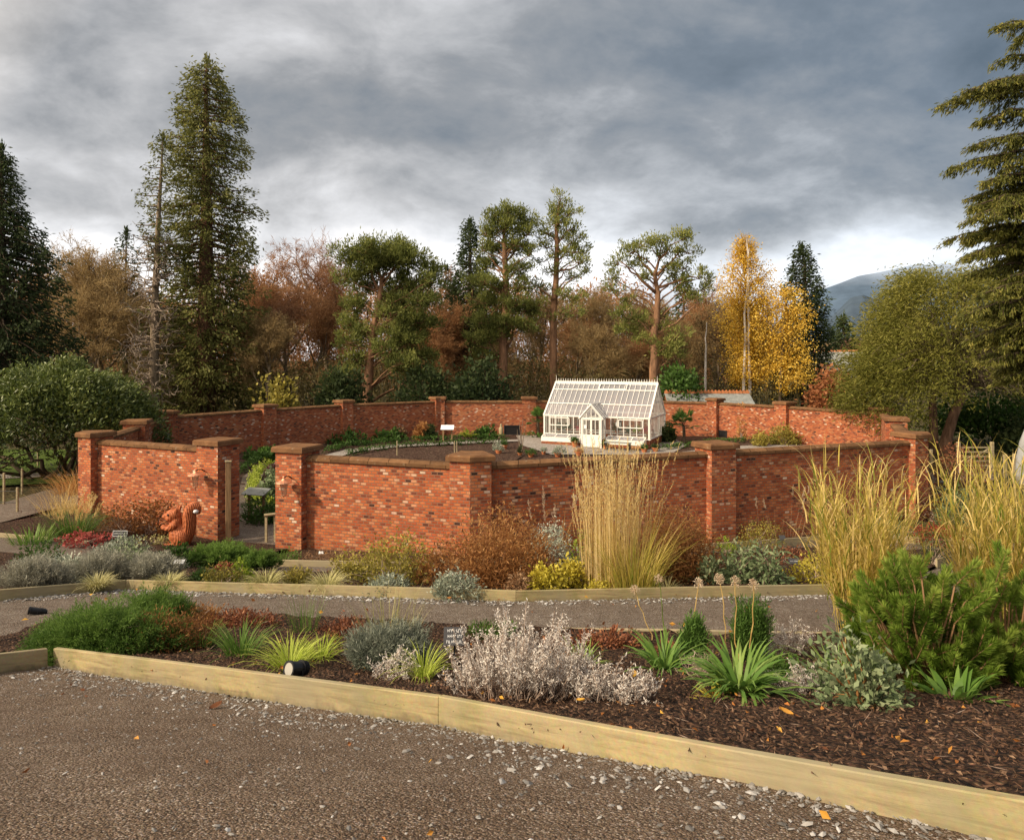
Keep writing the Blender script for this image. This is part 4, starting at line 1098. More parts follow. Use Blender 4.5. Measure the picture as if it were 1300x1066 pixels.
def make_broad(name, label, seed, h, spread, mat, bark, px, d, ytop, rz=0, leafk=0, leafL=.2, group=WOOD, cat='bare tree', **kw):
    tm, lm, hh = broadleaf_mesh(seed, h, spread, leafk, leafL, **kw)
    base = root_at(px, d); t = thing(name, label, cat, base, rz, group)
    tm.build('trunk', M[bark], t, smooth=True); o = lm.build('crown', P[mat], t)
    zz = np.concatenate(lm.v)[:, 2]; t['_h'] = 0; real = np.percentile(zz, 99.7)
    need = E - (ytop - HY) / F * d - base.z
    s_ = need / real; t.scale = (s_, s_, s_); del t['_h']
    return t, real
def again(t, real, label, px, d, ytop, rz, wide=1.0):
    base = root_at(px, d); s_ = (E - (ytop - HY) / F * d - base.z) / real
    return copy_tree(t, label, base, rz, (s_ * wide, s_ * wide, s_))
b1, h1 = make_broad('beech_tree', 'bare russet beech just right of the tallest redwood', 1, 15, 5.2, 'beech', 'bark_pale', 362, 74, 318, leafk=1, leafL=.2, twigs=6)
b2, h2 = make_broad('beech_tree', 'bare reddish beech standing highest between the redwood and the broad pine', 2, 16, 5.0, 'redtwig', 'bark_pale', 418, 82, 296, leafk=0, leafL=.2, twigs=7)
b3, h3 = make_broad('bare_tree', 'bare brown tree below the half dead conifer on its left', 3, 14, 5.5, 'brownwood', 'bark_pale', 128, 70, 318, leafk=1, leafL=.18, twigs=6)
b4, h4 = make_broad('bare_tree', 'pale brown bare tree between the narrowest pine and the umbrella pine', 4, 13, 4.6, 'brownwood', 'bark_pale', 765, 78, 362, leafk=0, leafL=.18, twigs=7)
for (t, hh, lab, px, d, yt, rz, wd) in (
    (b3, h3, 'bare brown tree next to the dark conifer at the left edge', 92, 78, 330, 1.2, 1.0),
    (b1, h1, 'russet bare tree behind the half dead conifer trunk', 172, 84, 335, 2.1, 1.0),
    (b2, h2, 'reddish bare tree half hidden behind the right side of the tallest redwood', 322, 88, 326, .7, 1.0),
    (b1, h1, 'russet bare tree directly left of the broad rounded pine', 395, 72, 345, 4.0, .9),
    (b3, h3, 'olive brown bare tree low down between redwood and broad pine', 345, 64, 395, 3.3, 1.0),
    (b3, h3, 'brown bare tree to the right of the broad rounded pine', 560, 84, 352, 5.0, .9),
    (b2, h2, 'reddish bare tree seen through the twin stemmed pine', 585, 90, 348, 2.6, .9),
    (b4, h4, 'pale bare tree between the two tallest pines', 680, 88, 365, 1.0, 1.0),
    (b4, h4, 'grey brown bare tree left of the umbrella pine clumps', 790, 84, 368, 2.2, 1.0),
    (b3, h3, 'brown bare tree low behind the greenhouse ridge', 735, 68, 410, .4, 1.1),
    (b1, h1, 'russet bare tree right of the umbrella pine', 905, 82, 352, 5.5, .9),
    (b4, h4, 'thin pale bare tree under the umbrella pine branches', 872, 70, 405, 4.2, .9),
    (b3, h3, 'brown bare tree behind the golden birch', 925, 86, 372, 3.7, .9),
    (b4, h4, 'pale bare tree filling the gap behind the umbrella pine trunk', 845, 80, 385, 5.9, 1.1),
    (b1, h1, 'russet bare tree far left behind the dark conifer', 30, 72, 360, 3.0, 1.1),
    (b2, h2, 'reddish bare tree far off left of the slate roofed cottage', 1050, 110, 430, 3.9, 1.3),
    (b4, h4, 'pale bare tree behind the left edge of the yew', 1132, 95, 392, 1.4, 1.0),
    (b2, h2, 'russet bare tree far behind the small spruce', 1095, 130, 428, 5.1, 1.6),
    (b3, h3, 'brown bare tree low behind the broad pine trunk', 505, 72, 420, 1.9, 1.2),
    (b3, h3, 'bare brown tree at the foot of the twin stemmed pine', 655, 74, 425, 4.6, 1.1),
    (b1, h1, 'russet bare tree filling the gap left of the dark spruce', 548, 74, 372, 2.9, 1.2),
    (b2, h2, 'reddish bare tree low between the redwood and its russet neighbour', 338, 70, 365, 5.3, 1.1),
    (b1, h1, 'russet bare tree just right of the narrowest pine', 722, 76, 378, 4.4, 1.2),
    (b3, h3, 'brown bare tree filling the gap right of the umbrella pine', 895, 76, 375, 1.1, 1.2),
    (b1, h1, 'russet bare tree between the broad pine and the twin stemmed pine', 575, 70, 400, .9, 1.2),
    (b3, h3, 'brown bare tree left of the half dead conifer nearest the rhododendron', 150, 62, 370, 4.4, 1.1),
    (b1, h1, 'russet bare tree low behind the umbrella pine trunk', 800, 70, 405, 3.5, 1.2),
    (b4, h4, 'bare pale tree right of the half dead conifer trunk', 232, 80, 390, .2, 1.1),
):
    again(t, hh, lab, px, d, yt, rz, wd)
# golden birch with white stems
def birch(label, px, d, ytop, stems, prof, n, mat='birch', fwd=1.1, bark='bark_birch'):
    base = root_at(px, d); X0 = base.x; lc = lambda x, y: np.array([(x - CX) / F * d - X0, 0, E - (y - HY) / F * d - base.z])
    t = thing('birch_tree', label, 'birch tree', base, 0, WOOD); tm, lm = MB(), MB()
    for st_ in stems:
        pts = np.array([[lc(*st_[0])[0], -fwd, 0]] + [lc(*p) - np.array([0, fwd, 0]) for p in st_[1:]]); s8 = np.linspace(0, 1, 9)
        pts = np.column_stack([np.interp(s8, np.linspace(0, 1, len(pts)), pts[:, c]) for c in range(3)]); pts[1:-1, :2] += rng.normal(0, .05, (7, 2))
        tm.tube(pts, np.linspace(.16, .03, 9), 7)
    ys = np.array([p[0] for p in prof]); C, D = [], []
    for i in range(n):
        y = ys[0] + (ys[-1] - ys[0]) * rng.random() ** .8
        xl, xr = np.interp(y, ys, [p[1] for p in prof]), np.interp(y, ys, [p[2] for p in prof]); xm = (xl + xr) / 2; hw = (xr - xl) / 2 / F * d
        a = rng.uniform(0, 2 * PI); R = hw * rng.uniform(.35, 1.0)
        c = lc(xm, y); tip = c + np.array([math.cos(a) * R, math.sin(a) * R, 0])
        st0 = np.array([np.interp(tip[2] - R * .9, [0, c[2]], [0, c[0] * .6]), 0, max(1.0, tip[2] - R * .9)])
        lm.tube(curve(st0, tip, .25, 5, .06), np.linspace(.035, .01, 5), 3, cap=False, tint=.05)
        for f in (.55, .75, .9, 1.0):
            C.append(st0 + (tip - st0) * f + rng.normal(0, .15, 3)); D.append(np.array([math.cos(a), math.sin(a), -.6]))
    C = np.array(C); D = np.array(D)
    T = np.clip(.55 - .05 * np.abs(C[:, 2] - 8) / 4 + rng.normal(0, .18, len(C)), .05, 1)
    dens = rng.random(len(C)) > np.clip((C[:, 2] - lc(px, 365)[2]) / 6, 0, .75)
    tuftleaves(lm, C[dens], D[dens], 10, np.full(dens.sum(), .30), .17, .12, T[dens], up=-.2, spread=.9)
    # the thin leafless tip sprays
    pt = np.repeat(C[~dens], 4, 0); lm.leaves(pt, rdir(len(pt), .8), .9, .03, .08, .3)
    tm.build('trunk', M[bark], t, smooth=True); lm.build('crown', P[mat], t)
birch('golden leaved birch with two white stems, between the umbrella pine and a dark spruce', 942, 66, 302,
      [[(939, 500), (940, 450), (941, 400), (944, 350), (946, 318)], [(946, 500), (946, 440), (946, 390), (944, 330), (943, 305)]],
      [(300, 936, 950), (325, 926, 966), (345, 914, 984), (375, 908, 1004), (410, 908, 1012), (450, 914, 1004), (482, 924, 984)], 520)
birch('yellow leaved turning tree leaning against the dark spruce beside the golden birch', 992, 64, 362,
      [[(990, 500), (992, 450), (996, 400), (1000, 372)]], [(362, 985, 1015), (385, 978, 1030), (410, 974, 1034), (445, 976, 1034), (475, 975, 1036), (490, 985, 1020)], 130, 'birch', 0.0, 'bark_brown')
birch('slender bare birch with one white stem, left of the golden birch', 891, 66, 400, [[(890, 505), (892, 450), (893, 410)]], [(400, 882, 904), (440, 878, 908), (465, 882, 905)], 25, 'brownwood')

# copper leaved small tree by the cottage, yellow shrubs above the wall
def shrubtree(name, label, cat, px, d, ytop, wpx, mat, n=160, k=14, L=.3, W=.2, trunk=.1, bark='bark_brown', group=None, ybase=None, lumps=9, depth=.8, stemn=7):
    base = root_at(px, d) if ybase is None else AT(px, ybase, d)
    h = E - (ytop - HY) / F * d - base.z; r = wpx / 2 / F * d
    t = thing(name, label, cat, base, 0, group); tm, lm = MB(), MB()
    C, D = dome(n, (r, r * depth, h * .72), lumps, .45); C[:, 2] += h * .26
    for i in range(stemn):
        p = C[rng.integers(n)]; tm.tube(curve((rng.normal(0, trunk), rng.normal(0, trunk), 0), p, .1 * h, 6, .04 * r), np.linspace(trunk, .015, 6), 5)
    for p in C[::4]: lm.tube(curve((p[0]*.3, p[1]*.3, h*.3), p * .97, .1, 4, .05), np.linspace(.03, .01, 4), 3, cap=False, tint=.02)
    tuftleaves(lm, C, D, k, np.full(n, .13 * min(r, h) + .08), L, W, np.clip(.35 + .25 * D[:, 2] + rng.normal(0, .12, n), 0, 1), spread=.9)
    tm.build('trunk', M[bark], t, smooth=True); lm.build('crown', P[mat], t)
    return t
shrubtree('copper_leaved_tree', 'small copper leaved tree just above the wall beside the cottage', 'tree', 1056, 58, 466, 52, 'copper', n=150, k=16, L=.32)
shrubtree('yellow_shrub', 'yellow leaved shrub rising above the far wall right of the tallest redwood', 'shrub', 350, 50, 487, 58, 'olive', n=130, k=14, L=.3)
shrubtree('evergreen_shrub', 'dark evergreen bush just above the wall right of the greenhouse roof', 'shrub', 862, 58, 462, 60, 'green', n=150, k=16, L=.34)
shrubtree('evergreen_shrub', 'dark evergreen bush behind the wall below the broad pine', 'shrub', 545, 58, 470, 80, 'dark', n=170, k=16, L=.36)
shrubtree('evergreen_shrub', 'dark evergreen bush behind the wall below the twin stemmed pine', 'shrub', 610, 56, 462, 80, 'dark', n=170, k=16, L=.36)
shrubtree('evergreen_shrub', 'dark green bush above the wall between redwood and pale trunk of the broad pine', 'shrub', 428, 56, 462, 70, 'spruce', n=170, k=16, L=.36)
shrubtree('laurel_bush', 'dark broad bush in the shade below the yew at the right', 'shrub', 1262, 44, 505, 130, 'green', n=260, k=18, L=.22, ybase=560)
shrubtree('laurel_bush', 'dark low bush right of the yew trunk behind the white gate', 'shrub', 1315, 40, 530, 90, 'dark', n=200, k=18, L=.22, ybase=590)

# rhododendron on the left: broad dome on twisted bare stems
def rhodo():
    d = 33.0; base = root_at(78, d); t = thing('rhododendron', 'huge dome shaped green rhododendron with twisted bare stems beside the left end of the wall', 'shrub', base)
    lc = lambda x, y: np.array([(x - CX) / F * d - base.x, 0, E - (y - HY) / F * d - base.z])
    tm, lm = MB(), MB(); n = 2600
    top = lc(90, 458)[2]; low = lc(90, 572)[2]; r = (195 - 78) / F * d
    a = rng.uniform(0, 2 * PI, n); u = rng.random(n); rr = np.sqrt(rng.random(n))
    # umbrella shell: height falls to the rim, thickness downwards
    rim = r * (.92 + .10 * np.sin(3 * a + 1) + .06 * np.sin(7 * a))
    x, y = rr * rim * np.cos(a), rr * rim * .85 * np.sin(a)
    zt = low + (top - low) * np.sqrt(np.clip(1 - rr ** 2.2, 0, 1)) * (.92 + .07 * np.sin(2.3 * x + 1) * np.cos(1.9 * y) + .05 * np.sin(4.1 * x))
    th = (1.1 + .9 * (1 - rr)); z = zt - th * rng.random(n) ** 1.5
    z = np.maximum(z, low - .6 - .3 * rng.random(n))
    C = np.column_stack([x, y, z]); D = np.column_stack([x / r, y / r, .6 + 0 * x])
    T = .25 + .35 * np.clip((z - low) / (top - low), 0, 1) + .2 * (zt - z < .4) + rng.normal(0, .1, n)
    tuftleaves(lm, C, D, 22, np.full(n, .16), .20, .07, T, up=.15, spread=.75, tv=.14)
    for (x0, y0, x1, y1) in ((63, 612, 30, 560), (62, 612, 55, 565), (66, 610, 95, 560), (90, 608, 78, 565), (90, 608, 112, 560), (60, 613, 5, 585), (62, 613, -20, 565), (92, 607, 135, 560), (64, 612, 40, 590), (93, 607, 100, 570), (88, 609, 60, 560), (65, 612, 120, 555)):
        p, e = lc(x0, y0), lc(x1, y1); p[2] = 0; p[1] = rng.uniform(-1, 1); e[1] = rng.uniform(-3, 3)
        tm.tube(curve(p, e, .2, 7, .13), np.linspace(.12, .06, 7), 6)
        for q_ in range(3):
            e2 = e + np.array([rng.normal(0, 1.1), rng.normal(0, 1.1), rng.uniform(.5, 1.4)]); tm.tube(curve(e, e2, .1, 5, .07), np.linspace(.05, .02, 5), 4)
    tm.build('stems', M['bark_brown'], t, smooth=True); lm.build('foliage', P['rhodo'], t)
rhodo()

# the yew: low spreading crown, two bare trunks, long grey inner branches
def yew():
    d = 40.0; base = root_at(1196, d); t = thing('yew_tree', 'wide spreading yew with two bare reddish trunks behind the right end of the wall', 'yew tree', base)
    lc = lambda x, y: np.array([(x - CX) / F * d - base.x, 0, E - (y - HY) / F * d - base.z])
    tm, bm_, lm = MB(), MB(), MB()
    f1, f2 = lc(1220, 505), lc(1188, 510)
    tm.tube(np.array([[0.1, 0, -.2], [.25, 0, 1.0], [f1[0] * .6, 0, f1[2] * .7], f1, lc(1215, 470)]), [.42, .30, .26, .24, .12], 9)
    tm.tube(np.array([[-.35, .3, -.2], [-.3, .3, 1.0], f2 + np.array([0, .3, 0]), lc(1185, 470)]), [.30, .24, .2, .1], 8)
    prof = [(350, 1150, 1240), (370, 1130, 1300), (400, 1108, 1345), (440, 1092, 1370), (480, 1076, 1380), (510, 1062, 1370), (535, 1080, 1290)]
    ys = np.array([p[0] for p in prof]); C, D, T = [], [], []
    for i in range(2100):
        y = ys[0] + (ys[-1] - ys[0]) * rng.random() ** .9
        xl, xr = np.interp(y, ys, [p[1] for p in prof]), np.interp(y, ys, [p[2] for p in prof]); c = lc((xl + xr) / 2, y); R = (xr - xl) / 2 / F * d
        a = rng.uniform(0, 2 * PI)
        if rng.random() < .25 and y > 440: a = rng.uniform(PI * .55, PI * 1.45)
        f = rng.uniform(.62, 1.0); tip = c + np.array([math.cos(a) * R * f, math.sin(a) * R * .75 * f, 0]) + rng.normal(0, .25, 3)
        # open window over the inner branches on the camera side, as in the photo
        ppx = CX + F * (tip[0] + base.x) / d
        if math.sin(a) < -.2 and 1175 < ppx < 1290 and y > 425 and rng.random() < .62: continue
        if y > 500 and ppx > 1135: continue
        if i % 9 == 0:
            s0 = lc(1205, 495 - rng.uniform(0, 40)); bm_.tube(curve(s0, tip, .5, 7, .12), np.linspace(.07, .012, 7), 4, cap=False)
        C.append(tip); D.append(np.array([math.cos(a), math.sin(a) * .8, -.1])); T.append(.42 + .3 * (ys[-1] - y) / 180 - .15 * (math.cos(a) < 0) * 0 + rng.normal(0, .15))
    C, D, T = map(np.array, (C, D, T))
    tuftleaves(lm, C, D, 52, np.full(len(C), .30), .24, .055, T, up=-.05, spread=.6, tv=.14)
    for i in range(130):
        a = rng.uniform(-2.9, -.2); s0 = lc(1208, 500 - rng.uniform(0, 25)); R = rng.uniform(1.5, 4.6)
        e = s0 + np.array([math.cos(a) * R, math.sin(a) * R * .6, rng.uniform(-.6, 2.6)])
        pts = curve(s0, e, .5, 7, .12); bm_.tube(pts, np.linspace(.055, .012, 7), 4, cap=False)
        for q_ in range(4):
            j = rng.integers(2, 7); bm_.tube(curve(pts[j], pts[j] + rng.normal(0, .6, 3) + np.array([0, 0, .1]), .1, 4, .04), np.linspace(.02, .007, 4), 3, cap=False)
    tm.build('trunk', M['bark_yew'], t, smooth=True); bm_.build('branches', M['bark_pale'], t); lm.build('crown', P['yew'], t)
yew()

# the big conifer at the right edge, trunk just outside the picture
def edge_conifer():
    d = 22.0; base = root_at(1345, d); t = thing('spruce_tree', 'huge drooping conifer at the right edge of the picture with long bare sprayed branches', 'conifer tree', base)
    zt = lambda y: E - (y - HY) / F * d - base.z
    tm, lm = MB(), MB(); top = zt(-140)
    tm.tube(np.array([[0, 0, -.3], [0, 0, top * .5], [.1, 0, top]]), [.42, .28, .05], 10)
    prof = [(-140, 2), (-40, 45), (30, 95), (60, 80), (100, 95), (120, 150), (150, 120), (190, 140), (215, 140), (245, 130), (275, 155), (300, 150), (340, 125), (380, 145), (400, 160), (440, 130), (480, 100)]
    ys = [p[0] for p in prof]; ws = [p[1] / F * d for p in prof]
    C, D, T = [], [], []
    lefts = [(38, 95), (70, 75), (112, 130), (122, 152), (150, 110), (182, 120), (206, 142), (232, 112), (262, 132), (282, 158), (300, 150), (322, 128), (345, 120), (372, 128), (398, 150), (425, 118), (455, 100)]
    br = [(y, w / F * d, PI + rng.normal(0, .12)) for y, w in lefts]
    for i in range(105):
        y = rng.uniform(-140, 490) if i < 40 else rng.uniform(190, 490); br.append((y, np.interp(y, ys, ws) * rng.uniform(.45, .85), rng.uniform(0, 2 * PI)))
    for (y, R, a) in br:
        R *= .93; z0 = zt(y) + R * .10; ca, sa = math.cos(a), math.sin(a); s_ = np.linspace(0, 1, 9)
        Pb = np.column_stack([ca * R * s_, sa * R * s_, z0 + R * (.14 * s_ - .27 * s_ ** 2)]); Pb[1:] += rng.normal(0, .03, (8, 3))
        tm.tube(Pb, np.linspace(.07, .012, 9), 5, cap=False)
        nside = max(8, int(R / .085))
        for q_ in range(nside):
            f = .16 + .84 * (q_ + rng.random()) / nside
            p = np.array([np.interp(f, s_, Pb[:, c]) for c in range(3)])
            sd = rng.choice([-1, 1]); l_ = R * .26 * (1.15 - f) * rng.uniform(.5, 1.2) + .1
            dv = np.array([ca * .75 - sa * sd * .75, sa * .75 + ca * sd * .75, -.42 - .2 * rng.random()])
            m = max(2, int(l_ / .10))
            tm.tube(np.array([p, p + dv * l_ * .6, p + dv * l_ + np.array([0, 0, -.10 * l_])]), [.012, .009, .005], 3, cap=False)
            for h in range(m):
                g_ = (h + rng.random()) / m; pp = p + dv * l_ * g_; pp[2] -= .12 * l_ * g_ * g_
                C.append(pp); D.append(dv + np.array([0, 0, -.55])); T.append(.22 + .42 * g_ * f + rng.normal(0, .14))
    C, D, T = map(np.array, (C, D, T))
    tuftleaves(lm, C, D, 13, np.full(len(C), .055), .155, .036, np.clip(T, 0, 1), up=-.12, spread=.55, tv=.16)
    tm.build('trunk', M['bark_brown'], t, smooth=True); lm.build('crown', P['edgeconifer'], t)
edge_conifer()

# ---- masses nobody could count: undergrowth and the far wood
def scatter_mass(name, label, cat, x0, x1, y0, y1, hfun, n, L, W, mat, seed, twig=.3):
    r = np.random.default_rng(seed)
    x = r.uniform(x0, x1, n); y = r.uniform(y0, y1, n)
    keep = r.random(n) < .25 + .75 * (np.sin(x * .5 + y * .35) * .5 + .5)
    x, y = x[keep], y[keep]; n = len(x)
    z0 = Hh(x, y); hh = hfun(x, y) * r.random(n) ** .8
    mb = MB(); Pp = np.column_stack([x, y, z0 + hh]); k = 9
    D = r.normal(size=(n * k, 3)); D[:, 2] += .3
    PP = np.repeat(Pp, k, 0) + r.normal(0, L * .9, (n * k, 3))
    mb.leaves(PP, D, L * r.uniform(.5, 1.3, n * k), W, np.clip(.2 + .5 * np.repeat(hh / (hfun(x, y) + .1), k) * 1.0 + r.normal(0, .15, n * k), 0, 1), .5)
    m = int(n * twig); ti = r.integers(0, n, m)
    mb.leaves(np.column_stack([x[ti], y[ti], z0[ti]]), np.column_stack([r.normal(0, .18, m), r.normal(0, .18, m), np.ones(m)]), hfun(x[ti], y[ti]) * r.uniform(.7, 1.3, m), .09, .9, .3)
    tag(mb.build(name, P[mat]), label, cat, None, 'stuff')
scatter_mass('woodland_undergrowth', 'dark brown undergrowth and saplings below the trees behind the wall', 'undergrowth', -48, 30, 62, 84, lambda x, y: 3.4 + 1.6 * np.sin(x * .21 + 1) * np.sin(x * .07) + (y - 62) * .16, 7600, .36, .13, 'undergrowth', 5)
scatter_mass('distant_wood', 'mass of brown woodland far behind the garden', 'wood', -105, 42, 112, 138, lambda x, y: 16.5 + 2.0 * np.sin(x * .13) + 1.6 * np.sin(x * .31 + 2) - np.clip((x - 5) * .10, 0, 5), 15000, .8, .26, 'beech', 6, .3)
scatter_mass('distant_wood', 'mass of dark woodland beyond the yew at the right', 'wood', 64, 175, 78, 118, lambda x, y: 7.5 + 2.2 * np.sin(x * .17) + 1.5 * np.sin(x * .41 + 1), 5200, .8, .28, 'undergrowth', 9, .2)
scatter_mass('distant_wood', 'mass of low dull woodland on the valley side below the mountain', 'wood', 30, 190, 190, 260, lambda x, y: 8 + 2.5 * np.sin(x * .11) + 1.5 * np.sin(x * .29), 3400, 1.6, .7, 'brownwood', 8, .1)

# ------------------------------------------------------------------ mountain, cottage, sheds beyond
def ridge(name, d, pts, col, zb=-20, fade=None, n=160, depth=900, seed=1, rough=6):
    r = np.random.default_rng(seed); xs = np.linspace(pts[0][0], pts[-1][0], n)
    ytop = np.interp(xs, [p[0] for p in pts], [p[1] for p in pts]); mb = MB()
    m = 14; V = []
    nz = np.convolve(r.normal(0, 1, n + 20), np.ones(9) / 9, 'same')[10:-10] * rough
    for j in range(m):
        t = j / (m - 1); dd = d - depth * (1 - t)
        X = (xs - CX) / F * dd; Z = (E - (ytop - HY) / F * d + nz) * (t ** .75) + zb * (1 - t) + rough * 6 * np.sin(xs * .11 + 5 * t) * t * (1 - t)
        V.append(np.column_stack([X, np.full(n, dd), Z]))
    V = np.concatenate(V); i, j = np.meshgrid(np.arange(n - 1), np.arange(m - 1)); b = (j * n + i).ravel()
    mb.add(V, np.stack([b, b + 1, b + n + 1, b + n], -1))
    mt, nt, out = newmat(name); q = NT(nt); tc = q.n('TexCoord'); nz_ = q.noise(tc.outputs['Object'], .006, 8, .62)
    c = q.ramp(nz_.outputs['Fac'], [(.3, tuple(x * .72 for x in col)), (.7, tuple(x * 1.2 for x in col))]).outputs['Color']
    bs = q.bsdf(None, c, 1.0, spec=0)
    if fade:
        sp_ = q.n('SeparateXYZ'); q.l(tc.outputs['Object'], sp_.inputs[0])
        g = q.math('ADD', q.math('DIVIDE', q.math('SUBTRACT', sp_.outputs[2], fade[0]), fade[1] - fade[0]), q.math('MULTIPLY', q.math('SUBTRACT', q.noise(tc.outputs['Object'], .0018, 4, .5).outputs['Fac'], .5), 1.1), clamp=True)
        tr = q.n('BsdfTransparent'); mx = q.n('MixShader'); q.l(g, mx.inputs[0]); q.l(bs.outputs[0], mx.inputs[1]); q.l(tr.outputs[0], mx.inputs[2]); q.l(mx.outputs[0], out.inputs[0])
    else: q.l(bs.outputs[0], out.inputs[0])
    return tag(mb.build(name, mt, smooth=True), None, None, kind='structure')
ridge('mountain', 4200, [(900, 440), (980, 415), (1030, 372), (1060, 362), (1090, 350), (1120, 345), (1160, 336), (1210, 335), (1260, 338), (1330, 352), (1400, 380), (1500, 420)], (.085, .125, .185), fade=(430, 640), rough=3)  # both mountains: distance haze put into the blue grey base colour
ridge('mountain', 3000, [(980, 452), (1030, 420), (1060, 398), (1080, 378), (1096, 374), (1112, 380), (1128, 393), (1150, 398), (1200, 390), (1300, 405), (1400, 440)], (.075, .105, .145), seed=3, rough=3)
ridge('hill', 1400, [(880, 452), (960, 446), (1040, 436), (1100, 425), (1180, 420), (1300, 428), (1450, 450)], (.075, .07, .055), seed=4, depth=500, rough=4)

ct = thing('stone_cottage', 'grey stone cottage gable with slate roof and orange ridge, far right behind the wall', 'cottage', AT(1104, 500, 80))
ct.location.z = H(ct.location.x, 80)
zz = lambda y: E - (y - HY) / F * 80 - ct.location.z
Wc = 3.6; hr, he = zz(447), zz(468)
ct.rotation_euler = (0, 0, math.radians(58)); Lc = 6.0
mb = MB()
mb.poly([(-Wc/2, 0, 0), (Wc/2, 0, 0), (Wc/2, 0, he), (0, 0, hr - .1), (-Wc/2, 0, he), (-Wc/2, Lc, 0), (Wc/2, Lc, 0), (Wc/2, Lc, he), (0, Lc, hr - .1), (-Wc/2, Lc, he)],
        [(0,1,2,3,4), (5,9,8,7,6), (0,4,9,5), (1,6,7,2), (0,5,6,1), (4,3,8,9), (2,7,8,3)])
mb.build('wall', M['stone_grey'], ct, recalc=True)
mb = MB()
for sd in (-1, 1):
    a, e = np.array([sd * (Wc/2 + .3), 0, he - .25]), np.array([0, 0, hr]); n_ = np.array([-(e-a)[2]*-1, 0, 0])
    V = [(a[0], -.3, a[2]), (a[0], Lc + .3, a[2]), (0, Lc + .3, hr), (0, -.3, hr)]
    V += [(x, y, z + .14) for x, y, z in V]
    mb.poly(V, [(0,1,2,3), (4,7,6,5), (0,4,5,1), (3,2,6,7), (0,3,7,4), (1,5,6,2)])
rf = mb.build('roof', M['slate'], ct, recalc=True)
mb = MB(); mb.tube([(0, -.3, hr + .13), (0, Lc + .3, hr + .13)], [.12, .12], 8); mb.build('ridge_tiles', M['ridge_tile'], rf)
mb = MB(); mb.box((0, -.02, zz(478)), (.6, .05, .8)); wn = mb.build('window', M['dark_void'], ct)
mb = MB(); mb.box((0, -.05, zz(478) - .43), (.8, .1, .07)); mb.build('window_sill', M['slate'], wn)
mb = MB(); mb.box((-Wc/2 - .02, 2.2, zz(480)), (.04, .7, .9)); mb.build('window', M['dark_void'], ct)
sh = thing('garden_shed', 'long low slate roof with orange ridge tiles just behind the far wall', 'shed', AT(903, 508, 56)); sh.location.z = H(sh.location.x, 56)
zz = lambda y: E - (y - HY) / F * 56 - sh.location.z
Ls = 110 / F * 56; z_r, z_e = zz(501), zz(513)
mb = MB(); mb.poly([(-Ls/2 + .1, 0, 0), (Ls/2 - .1, 0, 0), (Ls/2 - .1, 2.6, 0), (-Ls/2 + .1, 2.6, 0), (-Ls/2 + .1, 0, z_e), (Ls/2 - .1, 0, z_e), (Ls/2 - .1, 2.6, z_e), (-Ls/2 + .1, 2.6, z_e), (-Ls/2 + .1, 1.3, z_r - .05), (Ls/2 - .1, 1.3, z_r - .05)],
                   [(0,1,5,4), (2,3,7,6), (1,2,6,9,5), (3,0,4,8,7), (0,3,2,1)])
boxuv(mb.build('wall', M['brick'], sh, recalc=True))
mb = MB()
for y0 in (-.15, 2.75): mb.poly([(-Ls/2, y0, z_e - .05), (Ls/2, y0, z_e - .05), (Ls/2, 1.3, z_r), (-Ls/2, 1.3, z_r), (-Ls/2, y0, z_e + .02), (Ls/2, y0, z_e + .02), (Ls/2, 1.3, z_r + .07), (-Ls/2, 1.3, z_r + .07)], [(0,1,2,3), (4,7,6,5), (0,4,5,1), (0,3,7,4), (1,5,6,2)])
rf = mb.build('roof', M['slate'], sh, recalc=True)
mb = MB()
for k in range(24):
    x = -Ls/2 + Ls * (k + .5) / 24; mb.box((x, 1.3, z_r + .14), (Ls/24 - .03, .22, .20)); mb.box((x, 1.3, z_r + .28), (.09, .05, .1))
mb.build('ridge_tiles', M['ridge_tile'], rf)
# ------------------------------------------------------------------ plants
def pl_root(name, label, cat, loc_, group=None): return thing(name, label, cat, loc_, rng.uniform(-.0, .0), group)
def sc(p): return p.y / F      # metres per photo pixel at that place
BED = .10
def at(px, py, off=.08): return G(px, py, off)

def shrub(label, px, py, w, h, mat, leaf=(.05, .03), n=220, k=8, off=.07, name='shrub', cat='shrub', lumps=8, shell=.45, depth=.8, stems=12, spread=.9, up=.15, stem_mat='deadstem', tint=(.3, .3), sig=.10, group=None, rootspread=.25):
    p = at(px, py, off); s_ = sc(p); r, hh = w / 2 * s_, h * s_ * 1.04
    p = p + Vector((0, r * depth * .8, 0)); p.z = H(p.x, p.y) + off
    t = pl_root(name, label, cat, p, group); fm, sm = MB(), MB()
    C, D = dome(n, (r, r * depth, hh), lumps, shell)
    for q_ in range(stems):
        e = C[rng.integers(n)] * .96; b0 = np.array([rng.normal(0, r * rootspread * .5), rng.normal(0, r * rootspread * .5), -.05])
        sm.tube(curve(b0, e, .08 * hh, 5, .02 * r), np.linspace(.010 + .006 * hh, .003, 5), 4, tint=rng.uniform(.2, .8), cap=False)
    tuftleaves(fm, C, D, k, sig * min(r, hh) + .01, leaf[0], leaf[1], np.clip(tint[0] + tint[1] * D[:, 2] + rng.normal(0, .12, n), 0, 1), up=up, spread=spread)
    if stems: sm.build('stems', P[stem_mat], t)
    fm.build('foliage', P[mat], t)
    return t
